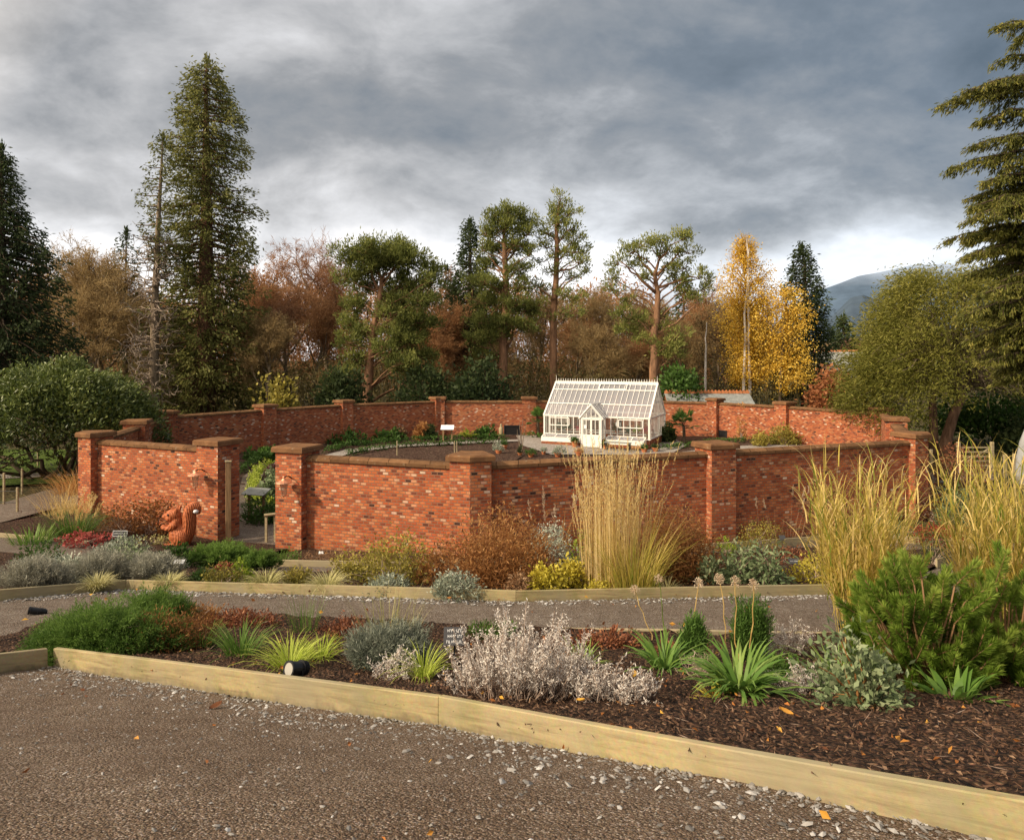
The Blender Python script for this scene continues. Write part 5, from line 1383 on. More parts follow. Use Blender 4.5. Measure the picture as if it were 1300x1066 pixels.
def clump(label, px, py, w, h, mat, n=160, wid=.008, lean=(.05, .5), curv=(.4, 1.4), off=.08, name='grass_clump', cat='grass clump', rad=.12, tint=(.3, .7), tipt=.25, seg=5, heads=None, headn=0, headL=.2, headm='plume', group=None, power=1.3, hvar=(.6, 1.05)):
    p = at(px, py, off); s_ = sc(p); r, hh = w / 2 * s_, h * s_
    p = p + Vector((0, rad * r * 1.2, 0)); p.z = H(p.x, p.y) + off
    t = pl_root(name, label, cat, p, group) if headn else None
    m = MB(); az = rng.uniform(0, 2 * PI, n); rr = np.sqrt(rng.random(n)) * r * rad * 2
    base = np.column_stack([np.cos(az) * rr, np.sin(az) * rr, np.full(n, -.03)])
    le = rng.uniform(*lean, n) * (.4 + .6 * rr / (r * rad * 2 + 1e-6)); cu = rng.uniform(*curv, n)
    # arching blades need more length to reach the same height
    Lb = hh * rng.uniform(*hvar, n) * (1 + .18 * (le + cu * .5) ** 2)
    m.blades(base, az + rng.normal(0, .35, n), Lb, wid * rng.uniform(.7, 1.3, n), le, cu, rng.uniform(*tint, n), seg, tipt, power)
    if not headn:
        o = m.build(name, P[mat]); o.location = p
        return tag(o, label, cat, group)
    m.build('blades', P[mat], t)
    hm = MB(); az = rng.uniform(0, 2 * PI, headn); rr = np.sqrt(rng.random(headn)) * r * rad * 2
    le = rng.uniform(0, .25, headn); cu = rng.uniform(.05, .5, headn); Lh = hh * rng.uniform(.8, 1.15, headn)
    tips = hm.blades(np.column_stack([np.cos(az) * rr, np.sin(az) * rr, np.zeros(headn)]), az, Lh, .006, le, cu, rng.uniform(.2, .5, headn), 6)
    dv = np.column_stack([np.cos(az) * np.sin(le + cu), np.sin(az) * np.sin(le + cu), np.cos(le + cu)])
    for f in np.linspace(0, 1, 9):
        c = tips - dv * headL * (1 - f) + rng.normal(0, .006, tips.shape); tuftleaves(hm, c, dv, 6, .006, headL * .28 * (1.1 - .6 * f), .012, .6, spread=.35, up=.1)
    hm.build('seed_heads', P[headm], t)
    return t
def spray_mat(label, px, py, w, h, mat, n=420, name='juniper', cat='juniper', off=.08, L=.05, W=.012, depth=.7, lumps=12, k=9, shoot=.22, tint=(.25, .35), droop=.0, lift=.35, tv=.12):
    """spreading conifer: feathery shoots fanning outwards"""
    p = at(px, py, off); s_ = sc(p); r, hh = w / 2 * s_, h * s_
    p = p + Vector((0, r * depth * .75, 0)); p.z = H(p.x, p.y) + off
    t = pl_root(name, label, cat, p); fm, sm = MB(), MB()
    r2, hh = max(r * .4, r - shoot * .6), max(hh * .4, hh - shoot * min(1, lift) * .75)
    C, D = dome(n, (r2, r2 * depth, hh), lumps, .35)
    C[:, 2] += Hh(C[:, 0] + p.x, C[:, 1] + p.y) + off - p.z
    out_ = np.column_stack([C[:, 0] / r, C[:, 1] / (r * depth), np.full(n, lift)]) + rng.normal(0, .3, (n, 3)); out_ /= np.linalg.norm(out_, axis=1)[:, None]
    for i in range(0, n, 6): sm.tube(curve(C[i] * np.array([.2, .2, .1]), C[i] + out_[i] * shoot * .5, .06, 5, .01), np.linspace(.012, .003, 5), 4, cap=False)
    ks = 6; f = np.linspace(0, 1, ks)
    CC = (C[:, None, :] + out_[:, None, :] * shoot * f[None, :, None] + np.array([0, 0, -droop])[None, None, :] * (f ** 2)[None, :, None]).reshape(-1, 3)
    TT = np.clip(np.repeat(tint[0] + tint[1] * D[:, 2] + rng.normal(0, tv, n), ks) + np.tile(f * .3, n), 0, 1)
    tuftleaves(fm, CC, np.repeat(out_, ks, 0), k, .012 + .05 * shoot, L, W, TT, spread=.55, up=.1, tv=.1)
    sm.build('stems', P['deadstem'], t); fm.build('foliage', P[mat], t)
    return t

# ---- near bed, left to right
spray_mat('green trailing juniper spilling over the left end of the near bed', 105, 838, 205, 50, 'juniper', n=1300, L=.05, W=.008, shoot=.30, depth=.55, k=14, lift=.28, droop=.06, off=.05)
spray_mat('green juniper shoots behind the rusty patch in the near bed', 190, 798, 110, 34, 'juniper', n=420, L=.05, W=.009, shoot=.24, depth=.5, k=12, lift=.5)
shrub('rust brown dying patch of juniper in the near bed behind the juniper', 196, 832, 130, 38, 'rust', (.05, .014), n=700, k=9, name='dead_juniper', cat='juniper', depth=.7, shell=.2, tint=(.15, .2))
shrub('low reddish brown ground cover along the back of the near bed beside the tufts', 300, 800, 130, 20, 'sedum', (.045, .02), n=260, k=8, name='ground_cover', cat='ground cover', depth=.4, shell=.2)
clump('smaller dark green strappy clump beside the juniper in the near bed', 254, 824, 62, 40, 'grass', n=70, wid=.012, lean=(.1, .7), curv=(.3, 1.4), tint=(.3, .7), rad=.16, name='strappy_clump', cat='strappy plant')
clump('wide dark green strappy clump with splayed leaves in the near bed', 302, 836, 112, 56, 'grass', n=120, wid=.015, lean=(.1, .9), curv=(.3, 1.5), tint=(.25, .65), rad=.13, name='strappy_clump', cat='strappy plant', tipt=.35)
clump('lime yellow grass just behind the black spotlight', 366, 852, 76, 56, 'lime', n=190, wid=.012, lean=(.1, .8), curv=(.7, 1.9), tint=(.35, .8), rad=.18)
clump('lime yellow grass to the right of the one behind the spotlight', 405, 838, 52, 40, 'lime', n=120, wid=.012, lean=(.1, .8), curv=(.7, 1.9), tint=(.3, .7), rad=.2)
clump('small lime green grass tuft in front of the plant label', 537, 864, 52, 56, 'lime', n=110, wid=.010, lean=(.05, .7), curv=(.7, 1.9), tint=(.25, .7), rad=.15)
clump('thin upright wispy green grass at the back of the near bed', 385, 806, 74, 64, 'grass', n=80, wid=.006, lean=(.05, .45), curv=(.05, .5), tint=(.2, .6), rad=.2, hvar=(.5, 1.1))
clump('pale brown wispy grass stems rising behind the grey lavender', 490, 812, 110, 76, 'paletuft', n=120, wid=.005, lean=(.05, .5), curv=(.05, .6), tint=(.15, .6), rad=.35, hvar=(.4, 1.1))
spray_mat('grey green lavender mound in the near bed', 486, 856, 132, 58, 'lavender', n=620, name='lavender', cat='lavender', L=.055, W=.007, shoot=.16, depth=.7, k=9, lift=.9, tint=(.25, .35))
shrub('bare brown leaf litter mound of dead stems by the lavender', 520, 850, 50, 34, 'deadstem', (.06, .006), n=90, k=6, name='dead_plant', cat='dead plant', off=.06)

def silver_bush(label, px, py, w, h, ns, depth=.6, lean=.55, hvar=(.35, 1.0), off=.07, seed=0):
    p = at(px, py, off); s_ = sc(p); r, hh = w / 2 * s_, h * s_
    p = p + Vector((0, r * depth * .55, 0)); p.z = H(p.x, p.y) + off
    t = pl_root('dead_silver_bush', label, 'dead shrub', p); sm, fm = MB(), MB(); C, D, T, SG = [], [], [], []
    for i in range(ns):
        a = rng.uniform(0, 2 * PI); f = math.sqrt(rng.random()); bx, by = math.cos(a) * f * r, math.sin(a) * f * r * depth
        Hs = hh * (hvar[0] + (hvar[1] - hvar[0]) * rng.random() ** 1.6) * (1.0 - .34 * f * f); b0 = np.array([bx * .72, by * .72, Hh(bx + p.x, by + p.y) + off - p.z - .02])
        tip = b0 + np.array([bx * .30 + rng.normal(0, .05), by * .3 + rng.normal(0, .05), Hs])
        pts = curve(b0, tip, 0, 6, .018); pts[:, 0] += np.sin(np.linspace(0, PI, 6)) * rng.normal(0, .03)
        sm.tube(pts, np.linspace(.0055, .0028, 6), 4, tint=rng.uniform(.2, .9), cap=False)
        n_ = max(5, int(Hs / .024))
        for f_ in np.linspace(.42, 1, n_):
            c = np.array([np.interp(f_, np.linspace(0, 1, 6), pts[:, q_]) for q_ in range(3)])
            C.append(c); D.append((rng.normal(0, .5), rng.normal(0, .5), -.1 + .7 * f_)); T.append(.25 + .45 * f_ + rng.normal(0, .12)); SG.append(.006 + .006 * f_)
        for q_ in range(2):
            c = pts[rng.integers(2, 5)]; e = c + np.array([rng.normal(0, .05), rng.normal(0, .05), rng.uniform(.04, .13)])
            sm.tube(np.array([c, (c + e) / 2 + rng.normal(0, .008, 3), e]), [.003, .0025, .002], 3, tint=.6, cap=False)
            for f_ in np.linspace(.3, 1, 5): C.append(c + (e - c) * f_); D.append((0, 0, .6)); T.append(.45 + .3 * f_ + rng.normal(0, .1)); SG.append(.008)
    tuftleaves(fm, np.array(C), np.array(D), 4, np.array(SG), .026, .0075, np.clip(T, 0, 1), spread=.8, up=-.05, tv=.13)
    sm.build('stems', P['deadstem'], t); fm.build('dead_leaves', P['deadsilver'], t)
silver_bush('large bush of withered silvery pink stems at the middle of the near bed', 664, 893, 206, 138, 170, .55)
silver_bush('lower withered silvery stems right of the large silver bush', 780, 896, 110, 66, 46, .55)
silver_bush('withered silver tuft beside the lime green tuft', 500, 866, 50, 46, 18, .5)
silver_bush('upright pale dead stems behind the right strappy clump', 1005, 838, 80, 66, 40, .5)
silver_bush('small low tangle of silvery stems between the strappy clump and leafy bush', 1015, 884, 60, 40, 26, .5)
clump('green strappy clump with yellow lower leaves, right of the silver bush', 845, 852, 74, 58, 'strap', n=80, wid=.038, lean=(.15, 1.0), curv=(.7, 1.8), tint=(.35, .8), rad=.12, name='strappy_clump', cat='strappy plant', tipt=.1)
clump('largest green strappy clump with yellowing leaves in the near bed', 942, 884, 130, 78, 'strap', n=170, wid=.042, lean=(.15, 1.1), curv=(.7, 1.9), tint=(.3, .85), rad=.12, name='strappy_clump', cat='strappy plant', tipt=.1)
clump('yellow dying leaves under the largest strappy clump', 920, 890, 110, 26, 'yellow', n=70, wid=.028, lean=(.7, 1.3), curv=(.3, .8), tint=(.3, .7), rad=.2, name='dying_leaves', cat='dead leaves')
spray_mat('feathery green upright bush behind the two strappy clumps, on the left', 884, 846, 46, 60, 'green', n=190, name='feathery_bush', cat='bush', L=.06, W=.010, shoot=.2, k=8, lift=1.6, tint=(.45, .35))
spray_mat('taller feathery green bush behind the largest strappy clump', 958, 842, 60, 82, 'green', n=280, name='feathery_bush', cat='bush', L=.06, W=.010, shoot=.22, k=8, lift=1.8, tint=(.45, .4))
clump('green strappy leaves behind the silver stems at the back of the near bed', 738, 846, 50, 40, 'strap', n=36, wid=.022, lean=(.1, .8), curv=(.3, 1.2), tint=(.4, .9), rad=.2, name='strappy_clump', cat='strappy plant')
clump('green strappy leaves left of the leafy bush with pinkish stems', 1062, 862, 70, 60, 'strap', n=50, wid=.022, lean=(.1, .9), curv=(.3, 1.3), tint=(.4, .9), rad=.15, name='strappy_clump', cat='strappy plant')
shrub('russet low ground cover at the back of the near bed behind the silver bush', 770, 828, 130, 20, 'sedum', (.05, .022), n=260, k=8, name='ground_cover', cat='ground cover', depth=.3, shell=.2, off=.05)
shrub('low russet ground cover behind the left strappy clump', 870, 836, 80, 18, 'sedum', (.05, .022), n=150, k=8, name='ground_cover', cat='ground cover', depth=.3, shell=.2, off=.05)
shrub('leafy blue green bush with pinkish stems at the front right of the near bed', 1112, 906, 128, 116, 'sage', (.068, .030), n=200, k=6, name='leafy_bush', cat='bush', lumps=7, shell=.1, stems=22, depth=.6, stem_mat='rust', tint=(.3, .25))
clump('broad leaved green rosette plant in front of the dwarf pine', 1222, 890, 110, 48, 'strap', n=46, wid=.062, lean=(.2, 1.1), curv=(.3, 1.1), tint=(.2, .7), rad=.2, name='rosette_plant', cat='plant', seg=4)
clump('small light green leafy seedling left of the broad leaved plant', 1180, 880, 40, 26, 'lime', n=26, wid=.03, lean=(.2, 1.1), curv=(.3, .9), tint=(.0, .3), rad=.3, name='seedling', cat='plant', seg=3)
def allium(label, px, py, hx, hy, tint=.5, sz=.06):
    b = at(px, py); d = b.y; hd = AT(hx, hy, d + .05); t = pl_root('dead_flower_stem', label, 'flower stem', b, 'dead starry flower heads on thin stems in the near bed')
    e = np.array(hd - b); sm, fm = MB(), MB(); sm.tube(curve((0, 0, -.02), e, 0, 8, .012), np.linspace(.007, .0045, 8), 5, tint=tint)
    sm.build('stem', P['straw' if tint > .3 else 'strawgreen'], t)
    D = rdir(70, .15); fm.leaves(np.tile(e, (70, 1)), D, sz * rng.uniform(.7, 1.2, 70), .005, rng.uniform(.4, .9, 70), .8)
    tips = e + D * sz * .9; fm.leaves(tips, rdir(70, .3), .016, .010, rng.uniform(.5, 1, 70), .5)
    fm.build('flower_head', P['plume'], t)
for i, (a, b_, c, d_, lb) in enumerate(((846, 812, 836, 735, 'thick yellow green stem with a starry dead head, leftmost of its group'), (872, 838, 887, 740, 'thin curved stem with a starry dead head over the left strappy clump'), (935, 846, 933, 738, 'straight thin stem with a dead head in the largest strappy clump'),
      (952, 848, 957, 742, 'rightmost straight stem with a dead head in the largest strappy clump'), (828, 815, 806, 748, 'leaning thin stem with a dead head against the middle timber board'), (926, 842, 913, 735, 'leaning speckled stem with a dead head between two straight ones'), (1076, 832, 1068, 768, 'short thin stem with a pale dead head beside the tall yellow grass'), (1132, 862, 1128, 806, 'short thin stem with a pale dead head above the leafy bush'))):
    allium(lb, a, b_, c, d_, .15 if i == 0 else .5)

def mugo(label, px, py, w, h, ns=95):
    p = at(px, py); s_ = sc(p); r, hh = w / 2 * s_, h * s_; p = p + Vector((0, r * .6, 0)); p.z = H(p.x, p.y) + .08
    t = pl_root('dwarf_pine', label, 'dwarf pine', p); sm, fm = MB(), MB(); B, A, L, LE, T, = [], [], [], [], []
    NP_, ND_, NT_ = [], [], []
    C, D = dome(ns, (r, r * .75, hh * .86), 10, .35)
    for i in range(ns):
        c = C[i]; up = np.array([D[i, 0] * .7 + rng.normal(0, .28), D[i, 1] * .7 + rng.normal(0, .28), .65 + .4 * rng.random()]); up /= np.linalg.norm(up)
        Ls = rng.uniform(.14, .36); tb = rng.normal(0, .13); e = c + up * Ls
        sm.tube(curve(c * np.array([.25, .25, .15]), c, -.05, 5, .015), np.linspace(.014, .008, 5), 4, cap=False)
        sm.tube(np.array([c, c + up * Ls * .5, e]), [.006, .005, .004], 5, cap=False)
        nn = 330; f = rng.random(nn)
        pos = c + up * Ls * f[:, None]
        v = rng.normal(size=(nn, 3)); v -= (v @ up)[:, None] * up; v /= np.linalg.norm(v, axis=1)[:, None]
        ang = 1.2 - .7 * f
        NP_.append(pos); ND_.append(v * np.sin(ang)[:, None] + up * np.cos(ang)[:, None]); NT_.append(np.clip(tb + .28 + .30 * f + .2 * (c[2] / hh) + rng.normal(0, .1, nn), 0, 1))
    NP_, ND_, NT_ = np.concatenate(NP_), np.concatenate(ND_), np.concatenate(NT_)
    fm.leaves(NP_, ND_, rng.uniform(.06, .10, len(NP_)), .0075, NT_, .5)
    sm.build('stems', P['heather'], t); fm.build('needles', P['mugo'], t)
mugo('bright green dwarf pine with upright needled shoots at the right of the near bed', 1212, 880, 190, 165, 170)
mugo('smaller dwarf pine at the right edge behind the bright one', 1300, 872, 110, 150, 60)
mugo('dark green low pine behind the bright dwarf pine by the short weathered board', 1160, 765, 70, 55, 60)

def tall_grass(label, px, py, w, h, n, seed, matn='strawgreen', lean=(.0, .16), curv=(.05, .5), wid=.017, leafy=7, off=.05, rad=.28, leafL=.42):
    p = at(px, py, off); s_ = sc(p); r, hh = w / 2 * s_, h * s_
    p = p + Vector((0, .2, 0)); p.z = H(p.x, p.y) + off
    t = pl_root('tall_grass', label, 'tall grass', p); m, lm = MB(), MB()
    az = rng.uniform(0, 2 * PI, n); rr = np.sqrt(rng.random(n)) * r * rad
    base = np.column_stack([np.cos(az) * rr, np.sin(az) * rr, np.zeros(n)]); le = rng.uniform(*lean, n) + .12 * rr / (r * rad); cu = rng.uniform(*curv, n); L = hh * rng.uniform(.45, 1.06, n)
    m.blades(base, az, L, wid * .55, le, cu * .5, rng.uniform(.25, .8, n), 7, .1)
    # leaves leave the stems all the way up and arch over
    for j in range(leafy):
        f = .12 + .8 * (j + rng.random(n)) / leafy
        th = le + cu * .5 * f * .6
        c = base + np.column_stack([np.cos(az) * np.sin(th), np.sin(az) * np.sin(th), np.cos(th)]) * (L * f)[:, None]
        a2 = az + rng.normal(0, 1.3, n)
        lm.blades(c, a2, leafL * rng.uniform(.5, 1.3, n), wid * rng.uniform(.6, 1.1, n), rng.uniform(.1, .45, n), rng.uniform(.2, 1.9, n), np.clip(rng.normal(.55, .28, n) - .25 * (rng.random(n) < .3), 0, 1), 5, .15)
    m.build('stems', P[matn], t); lm.build('leaf_blades', P[matn], t)
tall_grass('tall yellow reed grass standing in front of the right wall panel', 1098, 806, 128, 228, 170, 1, rad=.42, leafy=9, leafL=.58, wid=.02)
tall_grass('tall yellow reed grass at the right edge of the picture', 1285, 800, 160, 236, 220, 2, rad=.45, leafy=9, leafL=.58, wid=.02)
tall_grass('single leaning clump of yellow reed beside the tall grass', 1152, 800, 30, 170, 14, 3, rad=.6, leafy=7)

# ---- middle bed
for i, (a, b_, w_, h_, lb) in enumerate(((30, 752, 95, 42, 'grey lavender bush at the far left of the middle bed'), (110, 742, 100, 40, 'grey lavender bush second from the left in the middle bed'), (184, 739, 76, 32, 'grey lavender bush nearest the squirrel in the middle bed'))):
    spray_mat(lb, a, b_, w_, h_, 'greybush', n=520, name='lavender', cat='lavender', L=.07, W=.009, shoot=.22, k=7, lift=1.1, tint=(.25, .35))
shrub('silver leaved mound behind the grey lavender at the far left', 70, 742, 90, 30, 'silver', (.09, .035), n=240, k=8, name='silver_mound', cat='silver plant')
shrub('silver leaved mound between two lavender bushes', 140, 716, 60, 30, 'silver', (.09, .035), n=200, k=8, name='silver_mound', cat='silver plant')
for a, b_, w_, h_, lb in ((120, 748, 48, 26, 'pale green grass tuft, leftmost above the middle board'), (212, 745, 52, 24, 'pale green grass tuft, second from the left above the middle board'), (336, 747, 58, 30, 'pale green grass tuft below the gate opening'), (414, 749, 56, 30, 'pale green grass tuft left of the yellow brown bush')):
    clump(lb, a, b_, w_, h_, 'paletuft', n=320, wid=.014, lean=(.1, .8), curv=(.8, 1.9), tint=(.25, .75), rad=.16, group='pale grass tufts along the middle board')
shrub('leafy green plant behind the silver label at the left of the middle bed', 215, 722, 40, 34, 'green', (.09, .045), n=90, k=8, name='leafy_plant', cat='plant')
shrub('low green and yellow foliage between the pale tufts', 275, 746, 60, 26, 'olive', (.06, .025), n=160, k=8, name='ground_cover', cat='ground cover', tint=(.1, .3))
shrub('bright lime foliage beside the low green foliage', 305, 742, 36, 24, 'lime', (.05, .03), n=80, k=8, name='ground_cover', cat='ground cover', tint=(.1, .3))
shrub('yellow brown twiggy bush left of the rust bush', 492, 745, 150, 60, 'olive', (.08, .03), n=520, k=7, shell=.25, stems=50, name='twiggy_bush', tint=(.25, .4), spread=1.1)
shrub('low silver leaved plant on the middle board left of the larger silver one', 490, 754, 62, 18, 'silver', (.06, .022), n=170, k=9, name='silver_mound', cat='silver plant')
shrub('silver leaved mound hanging over the middle board in front of the rust bush', 576, 758, 68, 30, 'silver', (.065, .024), n=240, k=9, name='silver_mound', cat='silver plant', off=.1)
shrub('big fine twigged rust brown bush at the centre of the middle bed', 632, 750, 206, 82, 'rust', (.085, .026), n=1500, k=9, shell=.3, stems=110, name='rust_bush', tint=(.25, .3), stem_mat='rust', spread=1.0)
shrub('second fine twigged rust bush right of the tall straw grass', 870, 742, 120, 84, 'rust', (.085, .026), n=900, k=9, shell=.3, stems=90, name='rust_bush', tint=(.2, .3), stem_mat='rust', spread=1.0)
shrub('yellow variegated bush at the right foot of the big rust bush', 692, 752, 52, 32, 'yellow', (.08, .05), n=150, k=7, name='variegated_bush', tint=(.35, .4))
shrub('second yellow variegated bush left of the tall straw grass', 726, 748, 44, 38, 'yellow', (.08, .05), n=130, k=7, name='variegated_bush', tint=(.3, .4))
shrub('small yellow variegated sprig at the foot of the tall straw grass', 762, 752, 34, 16, 'yellow', (.05, .03), n=60, k=7, name='variegated_bush', tint=(.3, .4))
shrub('silver white leaved plant behind the big rust bush', 702, 716, 56, 52, 'silver', (.07, .026), n=240, k=8, name='silver_shrub', tint=(.35, .4))
shrub('green bush close to the left foot of the straw grass', 738, 728, 30, 50, 'lime', (.05, .03), n=90, k=8, tint=(0, .3))
def straw(label, px, py, w, h, n, mat, lean, curv, rad, wid=.008, tint=(.3, .8), heads=True, off=.08):
    p = at(px, py, off); s_ = sc(p); r, hh = w / 2 * s_, h * s_; p = p + Vector((0, .35, 0)); p.z = H(p.x, p.y) + off
    t = pl_root('straw_grass', label, 'tall grass', p); m, hm = MB(), MB(); az = rng.uniform(0, 2 * PI, n); rr = np.sqrt(rng.random(n)) * r * rad
    base = np.column_stack([np.cos(az) * rr, np.sin(az) * rr, np.zeros(n)]); le = rng.uniform(*lean, n) * (.3 + .7 * rr / (r * rad)); cu = rng.uniform(*curv, n)
    L = hh * np.clip(rng.normal(.76, .17, n), .35, 1.04); az = az + rng.normal(0, .5, n); tips = m.blades(base, az, L, wid, le, cu, rng.uniform(*tint, n), 7, .12)
    m.build('stems', P[mat], t)
    if heads:
        th = le + cu; dv = np.column_stack([np.cos(az) * np.sin(th), np.sin(az) * np.sin(th), np.cos(th)])
        for f in np.linspace(0, .30, 10):
            tuftleaves(hm, tips - dv * hh * f * .6, dv, 3, .008, .06, .010, .6, spread=.12, up=.05)
        hm.build('seed_heads', P['straw'], t)
straw('tall upright straw coloured grass in front of the wall, left half of the clump', 772, 748, 88, 160, 230, 'straw', (.0, .13), (-.12, .22), .8, .012)
straw('tall upright straw grass, right half of the clump', 802, 742, 72, 158, 110, 'straw', (.0, .18), (-.12, .3), .85, .011)
clump('green and yellow arching grass at the foot of the tall straw grass', 806, 752, 110, 112, 'strawgreen', n=420, wid=.011, lean=(.05, .5), curv=(.3, 1.5), tint=(.0, .55), rad=.3, hvar=(.4, 1.05))
clump('short pale dead grass beside the green arching grass', 848, 752, 34, 26, 'paletuft', n=90, wid=.007, lean=(.1, .8), curv=(.4, 1.4), tint=(.4, .8), rad=.2)
clump('feathery plumed grass between the rust bush and straw grass', 700, 704, 70, 72, 'straw', n=70, wid=.009, lean=(.05, .4), curv=(.1, .7), tint=(.1, .5), rad=.4, headn=13, headL=.50, name='plumed_grass', hvar=(.4, .9))
clump('feathery plumed grass against the wall behind the yellow green shrub', 1000, 692, 90, 62, 'heather', n=90, wid=.008, lean=(.05, .5), curv=(.1, .7), tint=(.3, .8), rad=.5, headn=9, headL=.34, name='plumed_grass', hvar=(.3, .9))
shrub('grey green sage plant at the left of the sage group', 905, 742, 52, 44, 'sage', (.10, .040), n=85, k=8, name='sage_plant', cat='sage', shell=.1, lumps=5, tint=(.25, .4), up=-.1)
shrub('drooping blue green sage plant in the middle of the sage group', 944, 742, 52, 56, 'sage', (.13, .045), n=85, k=8, name='sage_plant', cat='sage', shell=.1, lumps=5, tint=(.25, .4), up=-.2)
shrub('tallest blue green sage plant at the right of the sage group', 985, 744, 62, 60, 'sage', (.13, .045), n=85, k=8, name='sage_plant', cat='sage', shell=.1, lumps=5, tint=(.3, .4), up=-.2)
shrub('low red leaved sedum behind the black spotlights in the middle bed', 1010, 716, 70, 20, 'sedum', (.06, .03), n=150, k=7, name='ground_cover', cat='ground cover')
shrub('yellow green leafy bush at the left foot of the tall reed grass', 1042, 742, 66, 34, 'yellow', (.06, .045), n=130, k=7, name='variegated_bush', tint=(.2, .4))
shrub('small dark shrub on the timber board corner between the two tall grasses', 1196, 716, 46, 42, 'green', (.04, .02), n=200, k=8, name='dark_shrub', tint=(.1, .25), off=.1)

# ---- bed below the wall and around the gate
clump('large arching green grass mound with straw plumes by the left end of the wall', 88, 684, 96, 46, 'grass', n=420, wid=.014, lean=(.1, .8), curv=(.5, 1.6), tint=(.2, .6), rad=.2, headn=34, headL=.5, name='grass_mound', headm='straw')
clump('rusty orange arching grass between the rhododendron and the wall end', 92, 628, 90, 38, 'rust', n=420, wid=.02, lean=(.1, .9), curv=(.4, 1.4), tint=(.4, .9), rad=.3, off=.02)
clump('straw coloured thin grass in front of the rusty orange grass', 70, 655, 70, 50, 'straw', n=150, wid=.010, lean=(.1, .7), curv=(.2, 1.0), tint=(.1, .5), rad=.35, off=.02)
shrub('bare purple twigged bush at the far left of the wall bed', 34, 682, 64, 34, 'purple', (.09, .008), n=180, k=7, stems=40, stem_mat='purple', name='twiggy_bush', shell=.25)
clump('bright green leafy clump at the far left of the wall bed', 32, 690, 52, 24, 'strap', n=130, wid=.03, lean=(.1, .8), curv=(.2, .9), tint=(.3, .8), rad=.4, name='leafy_clump', cat='plant')
shrub('pink red leaved low plants by the pale curved timber board', 92, 694, 74, 15, 'pink', (.09, .06), n=90, k=6, name='bergenia', cat='plant', off=.1)
shrub('brown dead flower heads at the foot of the wall between grass mound and sign', 140, 680, 62, 34, 'rust', (.07, .045), n=170, k=7, name='dead_hydrangea', tint=(.05, .2))
shrub('dark brown dried hydrangea bush just left of the squirrel', 183, 682, 58, 54, 'rust', (.09, .06), n=190, k=7, name='dead_hydrangea', tint=(.0, .2), stems=24)
shrub('low cream and green plants behind the small black sign', 185, 692, 60, 10, 'paletuft', (.07, .04), n=60, k=6, name='ground_cover', cat='ground cover')
spray_mat('green spreading juniper in front of the left gate pillar', 272, 718, 84, 20, 'juniper', n=420, L=.09, W=.018, shoot=.26, depth=.6, k=8, lift=.5, tint=(.3, .4))
spray_mat('small green juniper at the foot of the gate path', 330, 722, 46, 18, 'juniper', n=160, L=.08, W=.018, shoot=.2, depth=.6, k=8, lift=.6, tint=(.35, .4))
shrub('small red flowered plant beside the green juniper by the gate', 282, 723, 20, 8, 'pink', (.06, .04), n=40, k=6, name='ground_cover', cat='ground cover')
shrub('lime green low plant by the gate junipers', 305, 723, 24, 11, 'lime', (.06, .04), n=50, k=6, name='ground_cover', cat='ground cover', tint=(.1, .3))
shrub('brown heather strip below the right gate wall panel', 430, 716, 150, 16, 'heather', (.05, .012), n=620, k=8, name='heather', cat='heather', depth=.25, shell=.15, lumps=0)
shrub('brown heather at the foot of the wall left of the rust bush', 360, 716, 40, 14, 'grass', (.07, .02), n=120, k=7, name='ground_cover', cat='ground cover')
shrub('yellow green rounded shrub against the wall right of the brick pillar', 969, 700, 60, 34, 'olive', (.045, .026), n=260, k=8, name='rounded_shrub', tint=(.35, .4), off=.2)
shrub('small pale green plant at the foot of the brick pillar', 926, 702, 26, 16, 'lime', (.05, .035), n=60, k=7, name='small_shrub', tint=(0, .4), off=.2)
shrub('mossy grey green cushion at the right end of the wall', 1136, 686, 56, 28, 'sage', (.05, .026), n=220, k=8, name='cushion_plant', cat='plant', tint=(.4, .4), off=.12)
shrub('dark red dwarf maple beside the right end of the wall', 1206, 692, 64, 26, 'red', (.07, .03), n=240, k=8, name='dwarf_maple', cat='maple', tint=(.3, .35), off=.12)
clump('yellowing strappy leaves between wall end and red maple', 1176, 690, 44, 34, 'olive', n=60, wid=.02, lean=(.1, .8), curv=(.3, 1.2), tint=(.3, .9), rad=.3, name='strappy_clump', cat='strappy plant')
shrub('dense red brown clipped shrub in front of the white gate', 1228, 622, 84, 52, 'sedum', (.10, .045), n=420, k=8, name='red_hedge', cat='shrub', off=0, tint=(.25, .3), depth=.6)
shrub('green leaved shrub below the red brown clipped shrub', 1222, 672, 66, 60, 'sage', (.10, .05), n=260, k=8, name='leafy_shrub', tint=(.1, .3), off=0, depth=.5)
shrub('dark red leaved bush at the corner of the right wall end', 1190, 662, 40, 40, 'sedum', (.09, .05), n=140, k=7, name='dark_shrub', tint=(0, .25), off=0)
shrub('low green shrub at the right edge behind the tall reed grass', 1290, 690, 90, 50, 'green', (.08, .04), n=260, k=8, name='leafy_shrub', tint=(.2, .3), off=0)

